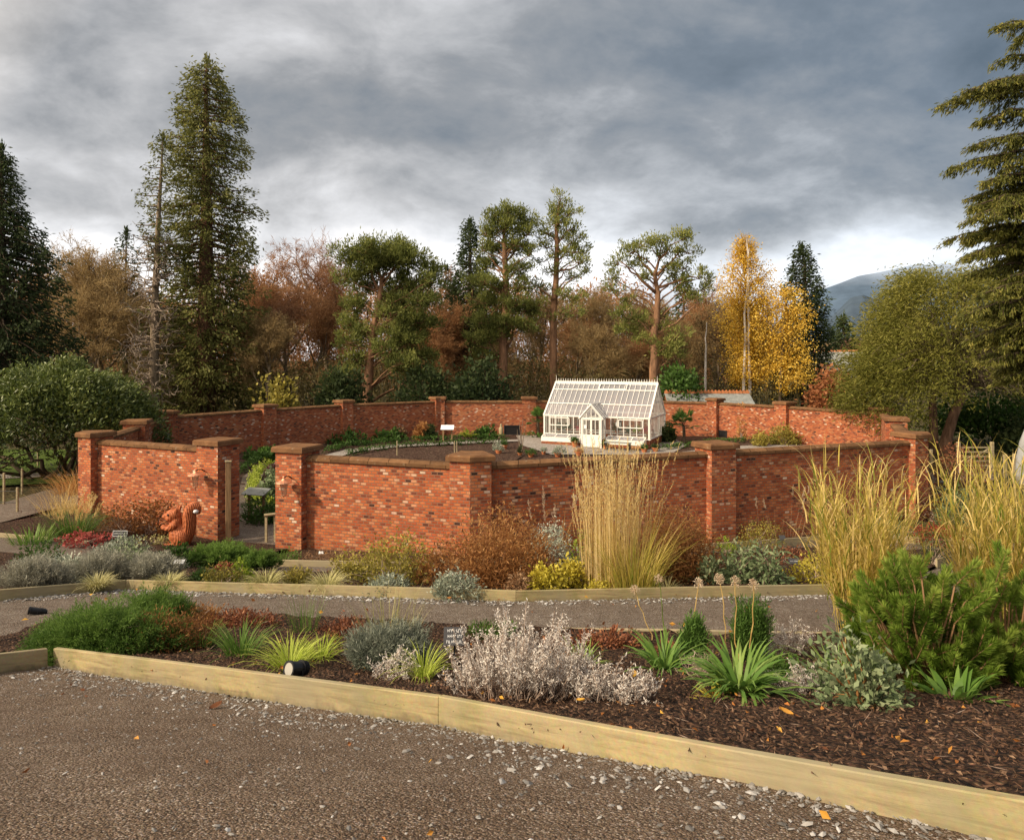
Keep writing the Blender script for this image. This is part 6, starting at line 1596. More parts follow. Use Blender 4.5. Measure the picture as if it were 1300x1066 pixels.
# ---- inside the garden
def hedge(label, pts, w=.32, h=.32, n=None, mat='green'):
    """clipped low edging hedge along a line of photo ground points"""
    q_ = [G(*p) for p in pts]; o_ = q_[0]; mb = MB(); C = []
    for a, b_ in zip(q_[:-1], q_[1:]):
        L = (b_ - a).length; m = int(L * 34); t_ = rng.random(m); u = np.array((b_ - a).normalized()); nn = np.array([-u[1], u[0], 0])
        c = np.array(a)[None, :] + u * (t_ * L)[:, None] + nn * (rng.uniform(-w/2, w/2, m))[:, None]; c[:, 2] = Hh(c[:, 0], c[:, 1]) + .02 + h * np.sqrt(rng.random(m)); C.append(c)
    C = np.concatenate(C) - np.array(o_); D = rdir(len(C), .5)
    tuftleaves(mb, C, D, 7, .05, .10, .06, rng.uniform(.45, 1, len(C)), spread=.9)
    o = mb.build('box_hedge', P[mat]); o.location = o_
    return tag(o, label, 'box hedge', 'low box hedges in the garden')
hedge('low box hedge along the outer edge of the curved pale path by the far wall', [(412, 576), (445, 567), (500, 562.5), (570, 559.5), (640, 557.5)])
hedge('low box hedge between the curved pale path and the brown vegetable plot', [(440, 579), (465, 574.5), (505, 569.5), (570, 566), (645, 563)])
hedge('low box hedge right of the greenhouse beside the pale path', [(842, 572), (880, 567), (930, 563), (985, 561)])
hedge('low box hedge left of the path seen through the gate', [(330, 588), (318, 594), (306, 602)], .4, .4)
hedge('bright box hedge round the kale bed seen through the gate', [(345, 594), (330, 600), (322, 614), (320, 640), (340, 645), (358, 646)], .4, .4, mat='lime')
hedge('short box hedge left of the greenhouse', [(664, 555), (690, 557)])
shrub('blue green kale bed seen through the gate', 346, 640, 40, 36, 'sage', (.22, .13), n=150, k=7, name='kale_bed', cat='kale', off=.05, shell=.2, lumps=6, depth=1.4, stems=0)
shrub('dark purple cabbage behind the kale seen through the gate', 349, 606, 22, 14, 'purple', (.2, .12), n=50, k=7, name='cabbage', cat='cabbage', off=.05)
shrub('low green planting at the foot of the gate path', 330, 668, 60, 30, 'green', (.14, .05), n=220, k=8, name='ground_cover', cat='ground cover', off=.02, tint=(.4, .4))
shrub('green border plants along the inside of the left wall', 330, 586, 50, 14, 'green', (.25, .10), n=150, k=7, name='border_plants', cat='plants', off=.02, tint=(.4, .4))
for i, (a, b_, w_, h_, m_, lb) in enumerate(((440, 566, 60, 14, 'green', 'low green border plants under the far wall at the left'), (490, 561, 40, 12, 'green', 'green border plants under the far wall left of the bare climber'), (503, 558, 24, 16, 'heather', 'brown climber on the far wall above the border'),
     (534, 559, 16, 20, 'rust', 'thin brown bush against the far wall'), (546, 559, 14, 16, 'dark', 'small dark green bush against the far wall left of the white board'), (616, 557, 26, 14, 'green', 'leafy border plants right of the fern under the far wall'), (617, 552, 24, 30, 'rust', 'thin brown climber on the far wall above the border'))):
    shrub(lb, a, b_, w_, h_, m_, (.28, .12), n=90, k=6, name='border_plant', cat='plant', off=.0)
def palm(label, px, py, d, w, h, n=26, trunkh=.8, mat='green', wid=.5, name='palm', cat='palm'):
    b = AT(px, py, d); b.z = H(b.x, b.y); s_ = d / F; t = pl_root(name, label, cat, b); tm, fm = MB(), MB()
    H_ = h * s_; th = trunkh * H_; tm.tube([(0, 0, -.1), (.02, 0, th * .5), (0, 0, th)], [.11, .10, .09], 8)
    for i in range(n):
        a = rng.uniform(0, 2 * PI); el = rng.uniform(-.2, 1.3); R = w / 2 * s_ * rng.uniform(.75, 1.05)
        d_ = np.array([math.cos(a) * math.cos(el), math.sin(a) * math.cos(el), math.sin(el)]); st = np.array([0, 0, th]); e = st + d_ * R
        tm.tube(curve(st, e, .1, 4), [.014, .012, .009, .006], 3, cap=False)
        if name == 'palm':
            k = 22; ang = np.linspace(-1.9, 1.9, k); up = np.array([0, 0, 1.0]); sd = np.cross(d_, up); sd /= np.linalg.norm(sd)
            fan = d_ * np.cos(ang)[:, None] + sd * np.sin(ang)[:, None] + np.array([0, 0, -.15])
            fm.leaves(np.tile(e, (k, 1)), fan, R * .55, .05, np.clip(.5 + .3 * d_[2] + rng.normal(0, .12, k), 0, 1), .5)
        else:
            for f in np.linspace(.15, 1, 12):
                c = st + (e - st) * f; c[2] += .1 * 4 * f * (1 - f)
                sd = np.cross(d_, (0, 0, 1)); fm.leaves(np.array([c, c]), np.array([sd + d_ * .4, -sd + d_ * .4]), R * .28 * (1.2 - f), .10, rng.uniform(.4, .9), .4)
    tm.build('stem', M['bark_brown'], t); fm.build('fronds', P[mat], t)
palm('fan palm right of the greenhouse against the wall', 868, 560, 45, 34, 36, 26, .62)
palm('fan palm left of the greenhouse against the far wall', 683, 558, 48.5, 26, 34, 22, .62)
palm('bright green tree fern beside the white information board', 594, 559, 47, 30, 20, 14, .2, 'lime', name='tree_fern', cat='fern')
shrub('dark clipped evergreen between greenhouse and fan palm', 848, 562, 24, 24, 'dark', (.16, .09), n=200, k=8, name='clipped_evergreen', off=0, tint=(.5, .4))
shrub('rounded olive bush inside the right wall', 1000, 566, 44, 22, 'olive', (.14, .06), n=240, k=8, name='rounded_shrub', off=0, tint=(.2, .3))
shrub('yellow green bush inside the right wall left of the olive bush', 968, 568, 22, 20, 'olive', (.16, .07), n=90, k=7, name='small_shrub', off=0, tint=(.4, .4))
shrub('thin golden climber on the brick wall right of the vent', 943, 560, 12, 38, 'rust', (.16, .07), n=50, k=6, name='climber', cat='climber', off=0, tint=(.6, .3))
shrub('yellow leaved climber on the corner of the far right wall', 1112, 558, 12, 34, 'yellow', (.16, .10), n=50, k=6, name='climber', cat='climber', off=0)

def pot(label, pos, r=.22, h=.32, plant=None, pr=.3, ph=.4, rz=0, leaf=(.12, .05), n=60):
    t = thing('potted_plant', label, 'potted plant', pos, 0, 'terracotta pots on the gravel'); mb = MB()
    if pos[1] < 43.5 and pos[2] < 1: t.scale = (.68,) * 3
    mb.lathe([(r*.62, 0), (r*.95, h*.82), (r*1.08, h*.82), (r*1.08, h), (r*.92, h), (r*.88, h*.9), (.01, h*.88)], sides=14); mb.build('pot', M['terracotta'], t)
    C, D = dome(n, (pr, pr, ph), 5, .3); C[:, 2] += h * .9; fm = MB()
    tuftleaves(fm, C, D, 7, .06, leaf[0], leaf[1], np.clip(.4 + .3 * D[:, 2] + rng.normal(0, .12, n), 0, 1)); fm.build('foliage', P[plant], t)
pot('terracotta pot with a small green plant left of the greenhouse door', gh(2.52, -1.1, 0), .19, .4, 'green', .25, .25)
pot('terracotta pot with a dark green plant right of the greenhouse door', gh(4.5, -1.15, 0), .2, .42, 'green', .25, .28)
def gpos(px, py): v = G(px, py); return v
pot('terracotta pot with round green topiary by the hatch in the far wall', gpos(640, 571), .3, .45, 'green', .32, .55)
pot('terracotta pot with silver foliage at the corner of the brown plot', gpos(633, 577), .3, .4, 'silver', .6, .7, n=110)
pot('small terracotta pot of silver foliage in front of the greenhouse on its left', gpos(708, 580), .3, .35, 'silver', .75, .75, n=140)
pot('low terracotta pot with trailing green plant beside the silver foliage pots', gpos(674, 580), .3, .3, 'green', .6, .5, n=90)
pot('dark leaved topiary in a pot beside the trailing green plant', gpos(660, 579), .2, .3, 'dark', .2, .8)
pot('terracotta pot with rusty brown plant before the greenhouse door', gpos(735, 579), .34, .4, 'rust', .5, .4)
pot('terracotta pot with small round bush right of the greenhouse bench', gpos(818, 575), .28, .4, 'green', .4, .45, n=90)
pot('terracotta pot with green plant right of the small round bush', gpos(832, 574), .3, .42, 'dark', .4, .4, n=90)
pot('small terracotta pot with silver plant behind the silver foliage', gpos(690, 577), .2, .3, 'silver', .35, .4)
for i, (u, mt, lb) in enumerate(((.8, 'silver', 'pale leaved plant behind the left greenhouse glass'), (1.4, 'green', 'green plant behind the left greenhouse casement'), (2.3, 'flower', 'red flowered plant behind the left greenhouse glass near the door'), (4.7, 'green', 'tall green plant behind the right greenhouse glass near the door'), (5.4, 'green', 'green plant behind the right greenhouse casement'), (6.0, 'lime', 'lime plant behind the right greenhouse casement'), (6.6, 'flower', 'red flowered plant behind the glass at the right greenhouse corner'))):
    pot(lb, gh(u, .7, .80), .12, .16, mt, .24, .35 if i != 3 else .7, n=34)
# slatted bench in front of the greenhouse
bn = thing('garden_bench', 'grey backless timber bench on the gravel right of the greenhouse door', 'bench', gh(5.35, -1.35, 0), -.429)
mb = MB()
for k in range(4): mb.box((0, -.18 + .12 * k, .45), (1.6, .10, .035))
mb.build('seat', M['slate'], bn)
for sx in (-.7, .7):
    for sy in (-.17, .17): mb = MB(); mb.box((sx, sy, .215), (.07, .07, .43)); mb.build('leg', M['iron'], bn)

# information boards, stakes, labels
def lectern(label, px, py, d, w, h, tilt, top, legs=2, leg_mat='post_wood', rz=0, th=.03, dp=.5):
    b = AT(px, py, d); b.z = H(b.x, b.y); t = thing('information_board', label, 'information board', b, rz); mb = MB(); mb.box((0, 0, h), (w, dp, th), rx=tilt, bevel=.006); mb.build('panel', M[top], t)
    for sx in ((-w * .33, w * .33) if legs == 2 else (0,)):
        mb = MB(); mb.box((sx, .03, h/2 - .03), (.09, .07, h)); mb.build('leg', M[leg_mat], t)
lectern('white tilted information board on timber legs by the far wall', 568, 562, 46, .85, 1.0, .55, 'board_white')
lectern('white tilted board just above the right wall coping', 952, 575, 33, .75, 1.35, .45, 'board_white', 1)
lectern('dark slate lectern on timber legs just inside the gate', 325, 648, 25.5, .95, 1.15, .35, 'slate', 2, 'post_wood', -.3)
hr_ = thing('handrail', 'low timber handrail beside the path inside the gate', 'handrail', G(338, 690)); mb = MB()
mb.box((0, 0, .40), (.07, .07, .95), rx=.0); mb.box((.25, .1, .42), (.07, .07, .95)); mb.build('posts', M['board_old'], hr_)
mb = MB(); mb.tube([(-.05, -.05, .92), (.9, .2, .98)], [.05, .05], 6); mb.build('rail', M['board_old'], hr_)
for i, (a, b_, h_, lb) in enumerate(((504, 579, 1.0, 'thin pale stake standing in the brown vegetable plot'), (577, 577, .9, 'pale stake at the right end of the brown plot, left one of a pair'), (580, 577, .9, 'pale stake at the right end of the brown plot, right one of a pair'))):
    mb = MB(); mb.box((0, 0, h_/2 - .1), (.06, .05, h_), rx=.04 * i, bevel=.008); o = mb.build('wooden_stake', M['board_old']); o.location = G(a, b_); tag(o, lb, 'stake', 'stakes in the vegetable plot')
tr = thing('young_fruit_tree', 'thin bare young tree with upright stems left of the greenhouse', 'young tree', G(661, 575)); mb = MB()
for dx, dz in ((-.05, 1.9), (.35, 1.8), (.12, 2.0), (-.2, 1.4)): mb.tube(curve((0, 0, -.05), (dx, 0, dz), 0, 6, .03), np.linspace(.035, .012, 6), 5)
mb.build('stems', M['bark_pale'], tr)
sg = thing('stone_figure', 'slim weathered pale standing figure against the far wall beside the hatch', 'statue', G(636, 557)); mb = MB()
mb.lathe([(.30, 0), (.27, .3), (.24, .8), (.26, 1.15), (.15, 1.3), (.08, 1.36), (.13, 1.45), (.12, 1.58), (.03, 1.66)], sides=10); mb.build('figure', M['board_old'], sg, smooth=True); sg.scale = (.6, .6, .62)

def label_sign(label, px, py, d_off, w, h, post, face='label_black', ink=3, tilt=.9, border=False, cat='plant label', name='plant_label', off=.08, rz=0, group=None):
    p = at(px, py, off); s_ = sc(p); t = thing(name, label, cat, p, rz, group); W_, H_ = w * s_, h * s_
    mb = MB(); mb.box((0, 0, post * s_ / 2 - .05), (.016, .010, post * s_ + .1)); mb.build('stake', M['black' if not border else 'board_old'], t)
    z0 = post * s_ + H_ * .4 * math.cos(tilt) ; R = Matrix.Rotation(-tilt, 3, 'X')
    th = .006
    mb = MB(); mb.box((0, 0, 0), (W_, th, H_), bevel=.002); o = mb.build('plate', M[face], t); o.location = (0, -.02, z0); o.rotation_euler = (-tilt, 0, 0)
    if border:
        mb = MB()
        for dz in (-.42, .42): mb.box((0, -th/2 - .002, dz * H_), (W_ * .94, .003, H_ * .06))
        for dx in (-.47, .47): mb.box((dx * W_, -th/2 - .002, 0), (W_ * .02, .003, H_ * .84))
        mb.build('border', M['label_white'], o)
    if ink:
        mb = MB(); r = random.Random(px)
        rows = ink
        for k in range(rows):
            zz_ = H_ * (.30 - .60 * k / max(1, rows - 1)) if rows > 1 else 0
            x = -W_ * r.uniform(.28, .36)
            while x < W_ * .34:
                l_ = W_ * r.uniform(.05, .10)
                # small letter like strokes: an upright with a foot or a bar
                mb.box((x, -th/2 - .0015, zz_), (W_ * .018, .002, H_ * .15)); mb.box((x + l_ * .3, -th/2 - .0015, zz_ + r.choice([-1, 0, 1]) * H_ * .06), (l_ * .5, .002, H_ * .035))
                x += l_ * (1.0 if r.random() > .2 else 1.7)
        mb.build('lettering', M['label_white'], o)
    return t
label_sign('black slate plant label with three lines of white writing beside the silver bush', 577, 872, 0, 27, 22, 58, ink=3, tilt=.45, off=.1)
label_sign('black sign with a white border on a post left of the squirrel', 153, 700, 0, 19, 8, 20, ink=1, tilt=.15, border=True, cat='sign', name='garden_sign')
label_sign('silver plant label on a black stake in the middle bed below the squirrel', 228, 736, 0, 13, 7, 22, face='label_white', ink=0, tilt=1.0)
for a, b_, w_, h_, ps, lb, fc in ((1008, 728, 14, 8, 14, 'black tilted plant label behind the yellow green bush in the middle bed', 'black'), (962, 697, 9, 5, 8, 'small black label in front of the rounded yellow green shrub, left one', 'black'), (993, 694, 8, 7, 10, 'small black label in front of the rounded yellow green shrub, right one', 'black'),
      (1157, 684, 14, 8, 7, 'black label beside the mossy cushion at the wall end', 'black'), (1210, 684, 11, 7, 10, 'grey label standing in the red dwarf maple', 'slate'), (1200, 634, 14, 4, 22, 'black label with white writing behind the wall end', 'black'), (798, 738, 12, 7, 20, 'black plant label among the green arching grass', 'black'), (408, 707, 6, 4, 5, 'tiny white label at the foot of the right gate wall', 'label_white'), (320, 714, 8, 5, 8, 'tiny white label by the small juniper at the gate', 'label_white')):
    label_sign(lb, a, b_, 0, w_, h_, ps, face=('label_black' if fc == 'black' else fc), ink=0 if fc != 'black' or w_ < 12 else 1, tilt=.8)

# ground spotlights
def spotlight(label, px, py, off, yaw, r=.055, L=.16, group=None):
    p = at(px, py, off); t = thing('spotlight', label, 'spotlight', p, yaw, group); t.rotation_euler.x = -.28
    def cyl(m, y0, y1, r0, r1, n=18, z=.09): m.tube([(0, y0, z), (0, (y0+y1)/2, z), (0, y1, z)], [r0, (r0+r1)/2, r1], n)
    mb = MB(); cyl(mb, -L*.5, L*.5, r*.92, r*.74); cyl(mb, L*.5, L*.62, r*.6, r*.4)
    for k in range(4): cyl(mb, L * (.1 + .1*k), L*(.13 + .1*k), r*1.0 - .003*k, r*1.0 - .003*k)
    mb.build('lamp_body', M['black'], t)
    mb = MB(); a = np.arange(24) * 2 * PI / 24; V = []
    for (rr, y) in ((r, -L*.52), (r, -L*.66), (r*.78, -L*.66), (r*.74, -L*.54)):
        V += [(math.cos(q_)*rr, y, .09 + math.sin(q_)*rr) for q_ in a]
    fs = [(k*24+i, k*24+(i+1)%24, ((k+1)%4)*24+(i+1)%24, ((k+1)%4)*24+i) for k in range(4) for i in range(24)]
    mb.poly(V, fs); mb.build('lamp_rim', M['black'], t)
    mb = MB(); cyl(mb, -L*.63, -L*.55, r*.76, r*.74, 20); mb.build('lens', M['lens'], t)
    mb = MB(); mb.tube([(0, .01, .05), (0, .02, .0), (0, .02, -.1)], [.012, .012, .006], 6); mb.tube([(-r*.95, 0, .09), (-r, 0, .04), (0, .01, .02), (r, 0, .04), (r*.95, 0, .09)], [.008]*5, 5); mb.build('bracket', M['black'], t)
M['lens'] = plain('lens', (.42, .40, .36), .2, spec=.6)
spotlight('black spotlight leaning over the near timber board', 376, 862, .14, -.62, .072, .17)
spotlight('small black spotlight at the edge of the path beside the tall reed grass', 1076, 800, .05, 1.2, .06, .18)
spotlight('small black spotlight on the gravel at the far left edge', 46, 783, -.03, -1.0, .06, .2)

# ---- carved squirrel
def squirrel():
    p = G(228, 694); s_ = sc(p); Hq = 56 * s_; t = thing('carved_squirrel', 'carved orange wooden squirrel sculpture holding a nut, in front of the left gate pillar', 'sculpture', p)
    u = Hq / 100.0     # hundred units tall, x to the right, y away
    mb = MB()
    def B(c, r, seg=16, ring=10): mb.ball(np.array(c) * u, np.array(r) * u, seg, ring)
    B((-2, 0, 26), (21, 17, 25)); B((-9, 0, 42), (16, 14, 22)); B((-7, 0, 57), (12, 11, 14))             # trunk and chest
    B((5, -11, 21), (18, 9, 18)); B((5, 11, 21), (18, 9, 18))                                              # haunches
    B((-18, -10, 5), (19, 7, 5.5)); B((-18, 10, 5), (19, 7, 5.5)); B((0, 0, 6), (22, 16, 7))                # feet
    B((-14, 0, 72), (17, 12.5, 13)); B((-28, 0, 69), (10, 8, 7.5)); B((-35, 0, 68), (5, 5, 4.5)); B((-19, 0, 65), (12, 12, 8))  # head, muzzle
    for sy in (-1, 1):
        for k in range(6): B((-5 + k*1.1, sy*7, 82 + k*2.0), (4.8 - .6*k, 3.2 - .4*k, 4.2))               # ears
        for k in range(8):
            f = k / 7; B((-8 - 26*f, sy*(13 - 7*f), 50 - 3*math.sin(f*PI)*1.5 - 5*f), (8.0 - 2.5*f, 5.6 - 1.2*f, 7.0 - 2.6*f))   # forearms
    B((-36, 0, 44), (5.5, 6, 6))                                                                           # nut and paws
    ta = [(8, 0, 10), (15, 0, 20), (20, 0, 34), (22, 0, 48), (22, 0, 62), (22, 0, 74), (25, 0, 83), (31, 0, 89), (38, 0, 88), (42, 0, 80)]
    tr_ = [11, 13, 14, 14.5, 14.5, 14, 13, 11.5, 9.5, 6]
    for i in range(46):
        f = i / 45 * (len(ta) - 1); c = [np.interp(f, range(len(ta)), [q_[k] for q_ in ta]) for k in range(3)]; r = np.interp(f, range(len(ta)), tr_); B(c, (r, r * .85, r), 12, 8)
    raw = mb.build('raw', None)
    rm = raw.modifiers.new('r', 'REMESH'); rm.mode = 'VOXEL'; rm.voxel_size = 1.25 * u
    smo = raw.modifiers.new('s', 'SMOOTH'); smo.factor = .5; smo.iterations = 3
    dg = bpy.context.evaluated_depsgraph_get(); me = bpy.data.meshes.new_from_object(raw.evaluated_get(dg)); bpy.data.objects.remove(raw)
    # chisel grooves
    n = len(me.vertices); co = np.zeros(n*3, np.float32); me.vertices.foreach_get('co', co); co = co.reshape(-1, 3) / u; no = np.zeros(n*3, np.float32); me.vertices.foreach_get('normal', no); no = no.reshape(-1, 3)
    tail = sstep(14, 22, co[:, 0])
    gr = np.sin(co[:, 0]*1.1 + 2*np.sin(co[:, 2]*.09) + co[:, 1]*1.6) * (.6 + 1.0*tail) + np.sin(co[:, 2]*.55 + co[:, 1]*1.3 + co[:, 0]*.4) * .28
    co = (co + no * gr[:, None]) * u; me.vertices.foreach_set('co', co.astype(np.float32).ravel())
    me.polygons.foreach_set('use_smooth', np.ones(len(me.polygons), bool)); me.materials.clear()
    ta_ = me.attributes.new('carve_shade', 'FLOAT', 'POINT'); ta_.data.foreach_set('value', np.clip(.5 + gr * .45, 0, 1).astype(np.float32))
    m, nt, out = newmat('carved_wood'); q = NT(nt); tc = q.n('TexCoord'); mp = q.n('Mapping'); mp.inputs['Scale'].default_value = (1, 1, .25); q.l(tc.outputs['Object'], mp.inputs[0]); nz = q.noise(mp.outputs[0], 14, 6, .6)
    c = q.ramp(nz.outputs['Fac'], [(.3, (.30, .075, .025)), (.7, (.56, .175, .065))]).outputs['Color']; cv = q.n('Attribute', attribute_name='carve_shade'); c = q.mix(q.ramp(cv.outputs['Fac'], [(.05, (.8,)*3), (.5, (0,)*3)]).outputs['Color'], c, (.13, .035, .014)); q.bsdf(out, c, .6, q.bump(nz.outputs['Fac'], .5, .01), spec=.3)  # shade and patina of the grooves painted into the wood colour
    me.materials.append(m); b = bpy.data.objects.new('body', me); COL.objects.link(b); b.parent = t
    for sy in (-1, 1):
        mb = MB(); mb.ball(np.array((-21, sy*11.0, 74))*u, np.array((2.6, 1.9, 2.6))*u, 10, 6); mb.build('eye', M['black'], t, smooth=True)
    mb = MB(); mb.ball(np.array((39, -3, 81))*u, np.array((6.5, 9, 5.5))*u, 10, 6); mb.build('tail_tip', M['board_white'], t, smooth=True)
    mb = MB(); mb.ball(np.array((-39.5, 0, 69))*u, np.array((1.8, 2.4, 1.8))*u, 8, 6); mb.build('nose', M['black'], t, smooth=True)
    st = thing('timber_plinth', 'round sawn timber slab under the carved squirrel', 'plinth', (p.x, p.y, p.z)); mb = MB(); mb.lathe([(.02, -.45), (.74, -.45), (.75, -.03), (.72, .0), (.02, .005)], sides=28); mb.build('slab', M['board_old'], st)
    t.location.z += .008
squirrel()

# ---- right hand distance: gate, posts, standing stone; left: fence posts on the lawn
gt = thing('field_gate', 'pale timber field gate behind the red brown shrub at the right', 'gate', G(1238, 598)); q0 = gt.location; s_ = q0.y / F
mb = MB(); Wg2 = 38 * s_
for k in range(5): mb.box((0, 0, .28 + .22 * k), (Wg2, .03, .07))
mb.tube([(-Wg2/2, .03, .28), (Wg2/2, .03, 1.12)], [.035, .035], 4); mb.build('rails', M['board_old'], gt)
for k, sx in enumerate((-1, 1)):
    mb = MB(); mb.box((sx * (Wg2/2 + .09), 0, .68), (.15, .15, 1.5), bevel=.02); mb.build('post', M['board_old'], gt)
for i, (a, b_, h_, lb) in enumerate(((1182, 590, .9, 'short post left of the yew trunk by the wall end'), (1276, 604, 1.1, 'wooden post right of the field gate'), (1288, 606, 1.2, 'rightmost wooden post beside the grey standing stone'))):
    mb = MB(); mb.box((0, 0, h_/2 - .1), (.13, .13, h_), bevel=.015); o = mb.build('fence_post', M['board_old']); o.location = G(a, b_); tag(o, lb, 'post')
so_ = thing('standing_stone', 'tall smooth grey standing stone at the right edge', 'stone', G(1310, 612)); mb = MB()
mb.lathe([(.62, -.2), (.70, .4), (.66, 1.1), (.52, 1.8), (.30, 2.4), (.08, 2.75)], sides=20); o = mb.build('stone', M['stone_grey'], so_, smooth=True); o.scale = (1, .6, 1)
for i, (a, b_, h_, lb) in enumerate(((5, 640, 1.3, 'thin fence post at the far left edge of the gravel'), (28, 625, 1.1, 'thin fence post on the lawn left of the rhododendron stems'), (22, 650, 1.0, 'thin fence post nearest the gravel at the left'), (110, 596, .9, 'short post at the far lawn edge beside the wall'), (48, 592, .9, 'thin post on the far lawn behind the rhododendron stems'))):
    mb = MB(); mb.box((0, 0, h_/2 - .1), (.07, .07, h_), bevel=.01); o = mb.build('fence_post', M['board_old']); o.location = G(a, b_); tag(o, lb, 'post')
wr = MB(); pts = [G(-60, 648), G(22, 650), G(28, 625), G(110, 612)]
for dz in (.35, .75): wr.tube([tuple(p + Vector((0, 0, dz))) for p in pts[:2]], [.012]*2, 4)
tag(wr.build('fence_wire', M['iron']), 'two thin wires strung between the posts at the far left', 'wire')

# ---- loose stuff on the ground: chippings, bark, leaves
def inside(poly, x, y):
    r = np.zeros(len(x), bool); n = len(poly); j = n - 1
    for i in range(n):
        xi, yi = poly[i][0], poly[i][1]; xj, yj = poly[j][0], poly[j][1]
        c = ((yi > y) != (yj > y)) & (x < (xj - xi) * (y - yi) / (yj - yi + 1e-12) + xi); r ^= c; j = i
    return r
def stones(mb, X, Y, off, s0, s1, flat=.45):
    n = len(X); sz = rng.uniform(0, 1, n) ** 2 * (s1 - s0) + s0; th = rng.uniform(0, 2*PI, n)
    oct_ = np.array([(1, 0, 0), (.25, .75, .1), (-.8, .45, 0), (-.7, -.5, .1), (.3, -.8, 0), (.1, .1, .8), (0, 0, -.8)])
    V = oct_[None] * (1 + rng.normal(0, .18, (n, 7, 3))) * sz[:, None, None]; V[:, :, 2] *= flat; V[:, :, 1] *= rng.uniform(.5, 1, n)[:, None]
    c, s_ = np.cos(th)[:, None], np.sin(th)[:, None]; x = V[:, :, 0]*c - V[:, :, 1]*s_; y = V[:, :, 0]*s_ + V[:, :, 1]*c
    tl = rng.normal(0, .25, n)[:, None]; z = V[:, :, 2] + x * tl
    W = np.stack([x + X[:, None], y + Y[:, None], z + (Hh(X, Y) + off + sz * flat * .35)[:, None]], -1).reshape(-1, 3)
    tri = [(0,1,5), (1,2,5), (2,3,5), (3,4,5), (4,0,5), (1,0,6), (2,1,6), (3,2,6), (4,3,6), (0,4,6)]
    Fq = (np.arange(n)[:, None, None] * 7 + np.array(tri)[None]).reshape(-1, 3); mb.add(W, Fq, np.repeat(np.clip(rng.normal(.45, .25, n), 0, 1), 7))
def along(pts, n, spread0, spread1, side=-1):
    seg = [(np.array(a[:2]), np.array(b[:2])) for a, b in zip(pts[:-1], pts[1:])]; L = np.array([np.linalg.norm(b - a) for a, b in seg]); pick = rng.choice(len(seg), n, p=L / L.sum()); t = rng.random(n)
    A = np.array([s[0] for s in seg])[pick]; B = np.array([s[1] for s in seg])[pick]; u = (B - A) / np.linalg.norm(B - A, axis=1)[:, None]; nn = np.column_stack([u[:, 1], -u[:, 0]]) * side * -1
    o = spread0 + (spread1 - spread0) * rng.random(n) ** 2.2
    return (A + (B - A) * t[:, None] + nn * o[:, None]).T
mb = MB()
x, y = along([A0, A1, A2, A3], 1500, .0, .55); stones(mb, x, y, .003, .006, .026)
x, y = along([A0, A1, A2, A3], 2600, .05, 2.2); stones(mb, x, y, .003, .004, .016)
x, y = along([A0, A1, A2, A3], 260, .0, .9); stones(mb, x, y, .003, .012, .032, .3)
tag(mb.build('slate_chippings', P['slatechip']), 'loose grey slate chippings scattered on the gravel along the near board', 'chippings', None, 'stuff')
mb = MB(); x, y = along(Bp[:4], 1700, .02, .5); stones(mb, x, y, .018, .012, .050)
x, y = along(Bp[:4], 800, .1, 1.6); stones(mb, x, y, .012, .005, .016)
tag(mb.build('slate_chippings', P['slatechip']), 'loose grey slate chippings along the foot of the middle board', 'chippings', None, 'stuff')
bedpoly = [(p.x, p.y) for p in (A0, A1, A2, A3)] + [(7, 1.2), (7, 8)] + [(p[0], p[1]) for p in bedback[::-1]]
mb = MB(); n = 46000; x, y = rng.uniform(-6, 7, n), rng.uniform(1.2, 9.5, n); k = inside(bedpoly, x, y) & (rng.random(n) < np.clip(5.5 / (y + .6), .25, 1)); x, y = x[k], y[k]; n = len(x)
D = rdir(n); D[:, 2] *= .42; mb.leaves(np.column_stack([x, y, Hh(x, y) + .10 + rng.uniform(0, .035, n)]), D, rng.uniform(.012, .055, n), rng.uniform(.006, .018, n), np.clip(rng.beta(1.3, 2.6, n), 0, 1), .5, .25)
tag(mb.build('bark_chips', P['chips']), 'dark bark chips covering the near bed', 'bark chips', None, 'stuff')
mid = [(p.x, p.y) for p in Bp[:4]] + gpts([(1120, 705), (880, 712), (480, 730), (130, 712), (-100, 705)])
mb = MB(); n = 16000; x, y = rng.uniform(-15, 12, n), rng.uniform(9, 22, n); k = inside(mid, x, y); x, y = x[k], y[k]; n = len(x)
D = rdir(n); D[:, 2] *= .4; mb.leaves(np.column_stack([x, y, Hh(x, y) + .07 + rng.uniform(0, .035, n)]), D, rng.uniform(.03, .09, n), rng.uniform(.012, .03, n), np.clip(rng.beta(1.3, 2.4, n), 0, 1), .5, .25)
tag(mb.build('bark_chips', P['chips']), 'dark bark chips covering the middle bed', 'bark chips', None, 'stuff')
mb = MB(); n = 420; x, y = rng.uniform(-5, 6, n), rng.uniform(1.8, 9, n); D = rdir(n); D[:, 2] *= .25
ob = inside(bedpoly, x, y); kp = ob | (rng.random(n) < .22); x, y, D, ob = x[kp], y[kp], D[kp], ob[kp]; n = len(x)
mb.leaves(np.column_stack([x, y, Hh(x, y) + .012 + np.where(ob, .125, 0)]), D, rng.uniform(.025, .06, n), rng.uniform(.015, .035, n), rng.uniform(.0, 1, n), .5, .3)
x, y = rng.uniform(-12, 11, 260), rng.uniform(9, 20, 260); D = rdir(260); D[:, 2] *= .3; mb.leaves(np.column_stack([x, y, Hh(x, y) + .11]), D, rng.uniform(.05, .09, 260), .05, rng.uniform(0, 1, 260), .5, .3)
tag(mb.build('fallen_leaves', P['fallen']), 'fallen orange and yellow leaves scattered over beds and gravel', 'leaf litter', None, 'stuff')
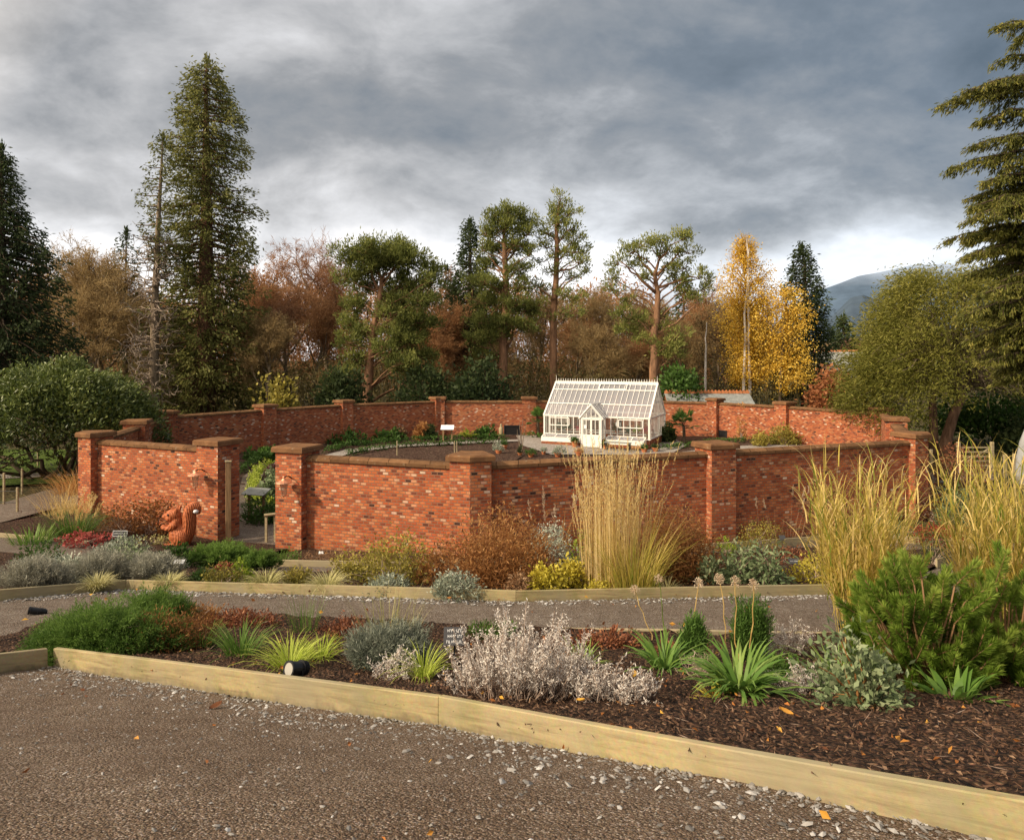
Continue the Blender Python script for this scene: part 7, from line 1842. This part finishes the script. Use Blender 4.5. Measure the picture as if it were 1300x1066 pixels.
for a, b_, L_, tn, off, lb in ((274, 897, .11, .12, .02, 'single large brown fallen leaf on the foreground gravel'), (998, 905, .09, .62, .14, 'pale tan fallen leaf on the bark in front of the strappy clump'), (1288, 898, .10, .3, .14, 'orange fallen leaf by the dwarf pine at the right edge'), (737, 890, .07, .95, .16, 'bright yellow leaf at the foot of the large silver bush'), (805, 857, .08, .9, .2, 'yellow leaf caught in the dead stems right of the silver bush')):
    mb = MB(); a_ = rng.uniform(0, 6.28); n_ = 9; V = []
    for i in range(n_ + 1):
        f = i / n_; w_ = .32 * L_ * math.sin(PI * min(1, f * .97 + .03)) ** .7
        for sd in (-1, 0, 1): V.append((L_ * (f - .5), sd * w_, (.012 if sd else 0) + .02 * f * f))
    mb.poly(V, [(i*3+j, i*3+j+1, (i+1)*3+j+1, (i+1)*3+j) for i in range(n_) for j in (0, 1)], tn)
    o = mb.build('fallen_leaf', P['fallen']); o.location = at(a, b_, off); o.rotation_euler = (0, 0, a_); tag(o, lb, 'leaf')

# a little more filling in the beds
for a, b_, w_, h_, m_, lf, lb in ((250, 742, 40, 20, 'green', (.07, .03), 'small green leafy plant beside the silver label in the middle bed'), (375, 746, 40, 22, 'olive', (.06, .025), 'olive low plant between the two pale tufts left of the yellow brown bush'), (545, 742, 50, 40, 'rust', (.08, .025), 'low rust shrub between the yellow brown bush and the big rust bush'),
      (660, 752, 40, 26, 'heather', (.06, .02), 'brown low plant right below the big rust bush'), (845, 742, 50, 60, 'rust', (.085, .026), 'rust twigs right behind the short pale dead grass'), (720, 700, 40, 40, 'heather', (.08, .03), 'brown dead perennial behind the silver white plant'),
      (440, 736, 60, 26, 'olive', (.07, .03), 'yellow olive low foliage left of the yellow brown bush'), (1075, 712, 60, 24, 'sedum', (.08, .04), 'reddish low plants behind the foot of the tall reed grass'), (40, 722, 60, 34, 'green', (.08, .03), 'low dull green plants behind the lavender at the far left'), (160, 726, 60, 36, 'sage', (.08, .03), 'sage green plants behind the third lavender bush')):
    shrub(lb, a, b_, w_, h_, m_, lf, n=200, k=7, name='low_plant', cat='plant', shell=.2, tint=(.2, .35))
for a, b_, w_, h_, m_, lf, n_, lb in ((240, 800, 90, 22, 'rust', (.045, .014), 420, 'rusty brown low growth behind the smaller dark strappy clump'), (430, 812, 90, 18, 'sedum', (.04, .018), 260, 'red brown low growth behind the lime yellow grasses'), (620, 816, 90, 20, 'grass', (.06, .012), 160, 'thin green growth behind the black slate label'), (715, 858, 60, 26, 'heather', (.04, .01), 240, 'brown dead growth under the large silver bush'),
      (900, 866, 60, 24, 'deadstem', (.06, .006), 150, 'dead straw stems between the two strappy clumps'), (1000, 868, 70, 30, 'grass', (.06, .014), 170, 'thin green growth between the largest strappy clump and leafy bush'), (1060, 884, 50, 40, 'sage', (.06, .026), 90, 'small sage green sprigs left of the leafy bush')):
    shrub(lb, a, b_, w_, h_, m_, lf, n=n_, k=7, name='low_plant', cat='plant', shell=.15, tint=(.15, .35), lumps=9)
mb = MB(); n = 520; x, y = rng.uniform(-5, 6, n), rng.uniform(1.8, 8.5, n); k = inside(bedpoly, x, y); x, y = x[k], y[k]; n = len(x); D = rdir(n); D[:, 2] = np.abs(D[:, 2]) * .22
mb.leaves(np.column_stack([x, y, Hh(x, y) + .125]), D, rng.uniform(.04, .13, n), rng.uniform(.003, .006, n), rng.uniform(.0, .6, n), .4)
tag(mb.build('dead_twigs', P['deadstem']), 'thin dead twigs and stalks lying on the bark of the near bed', 'twigs', None, 'stuff')
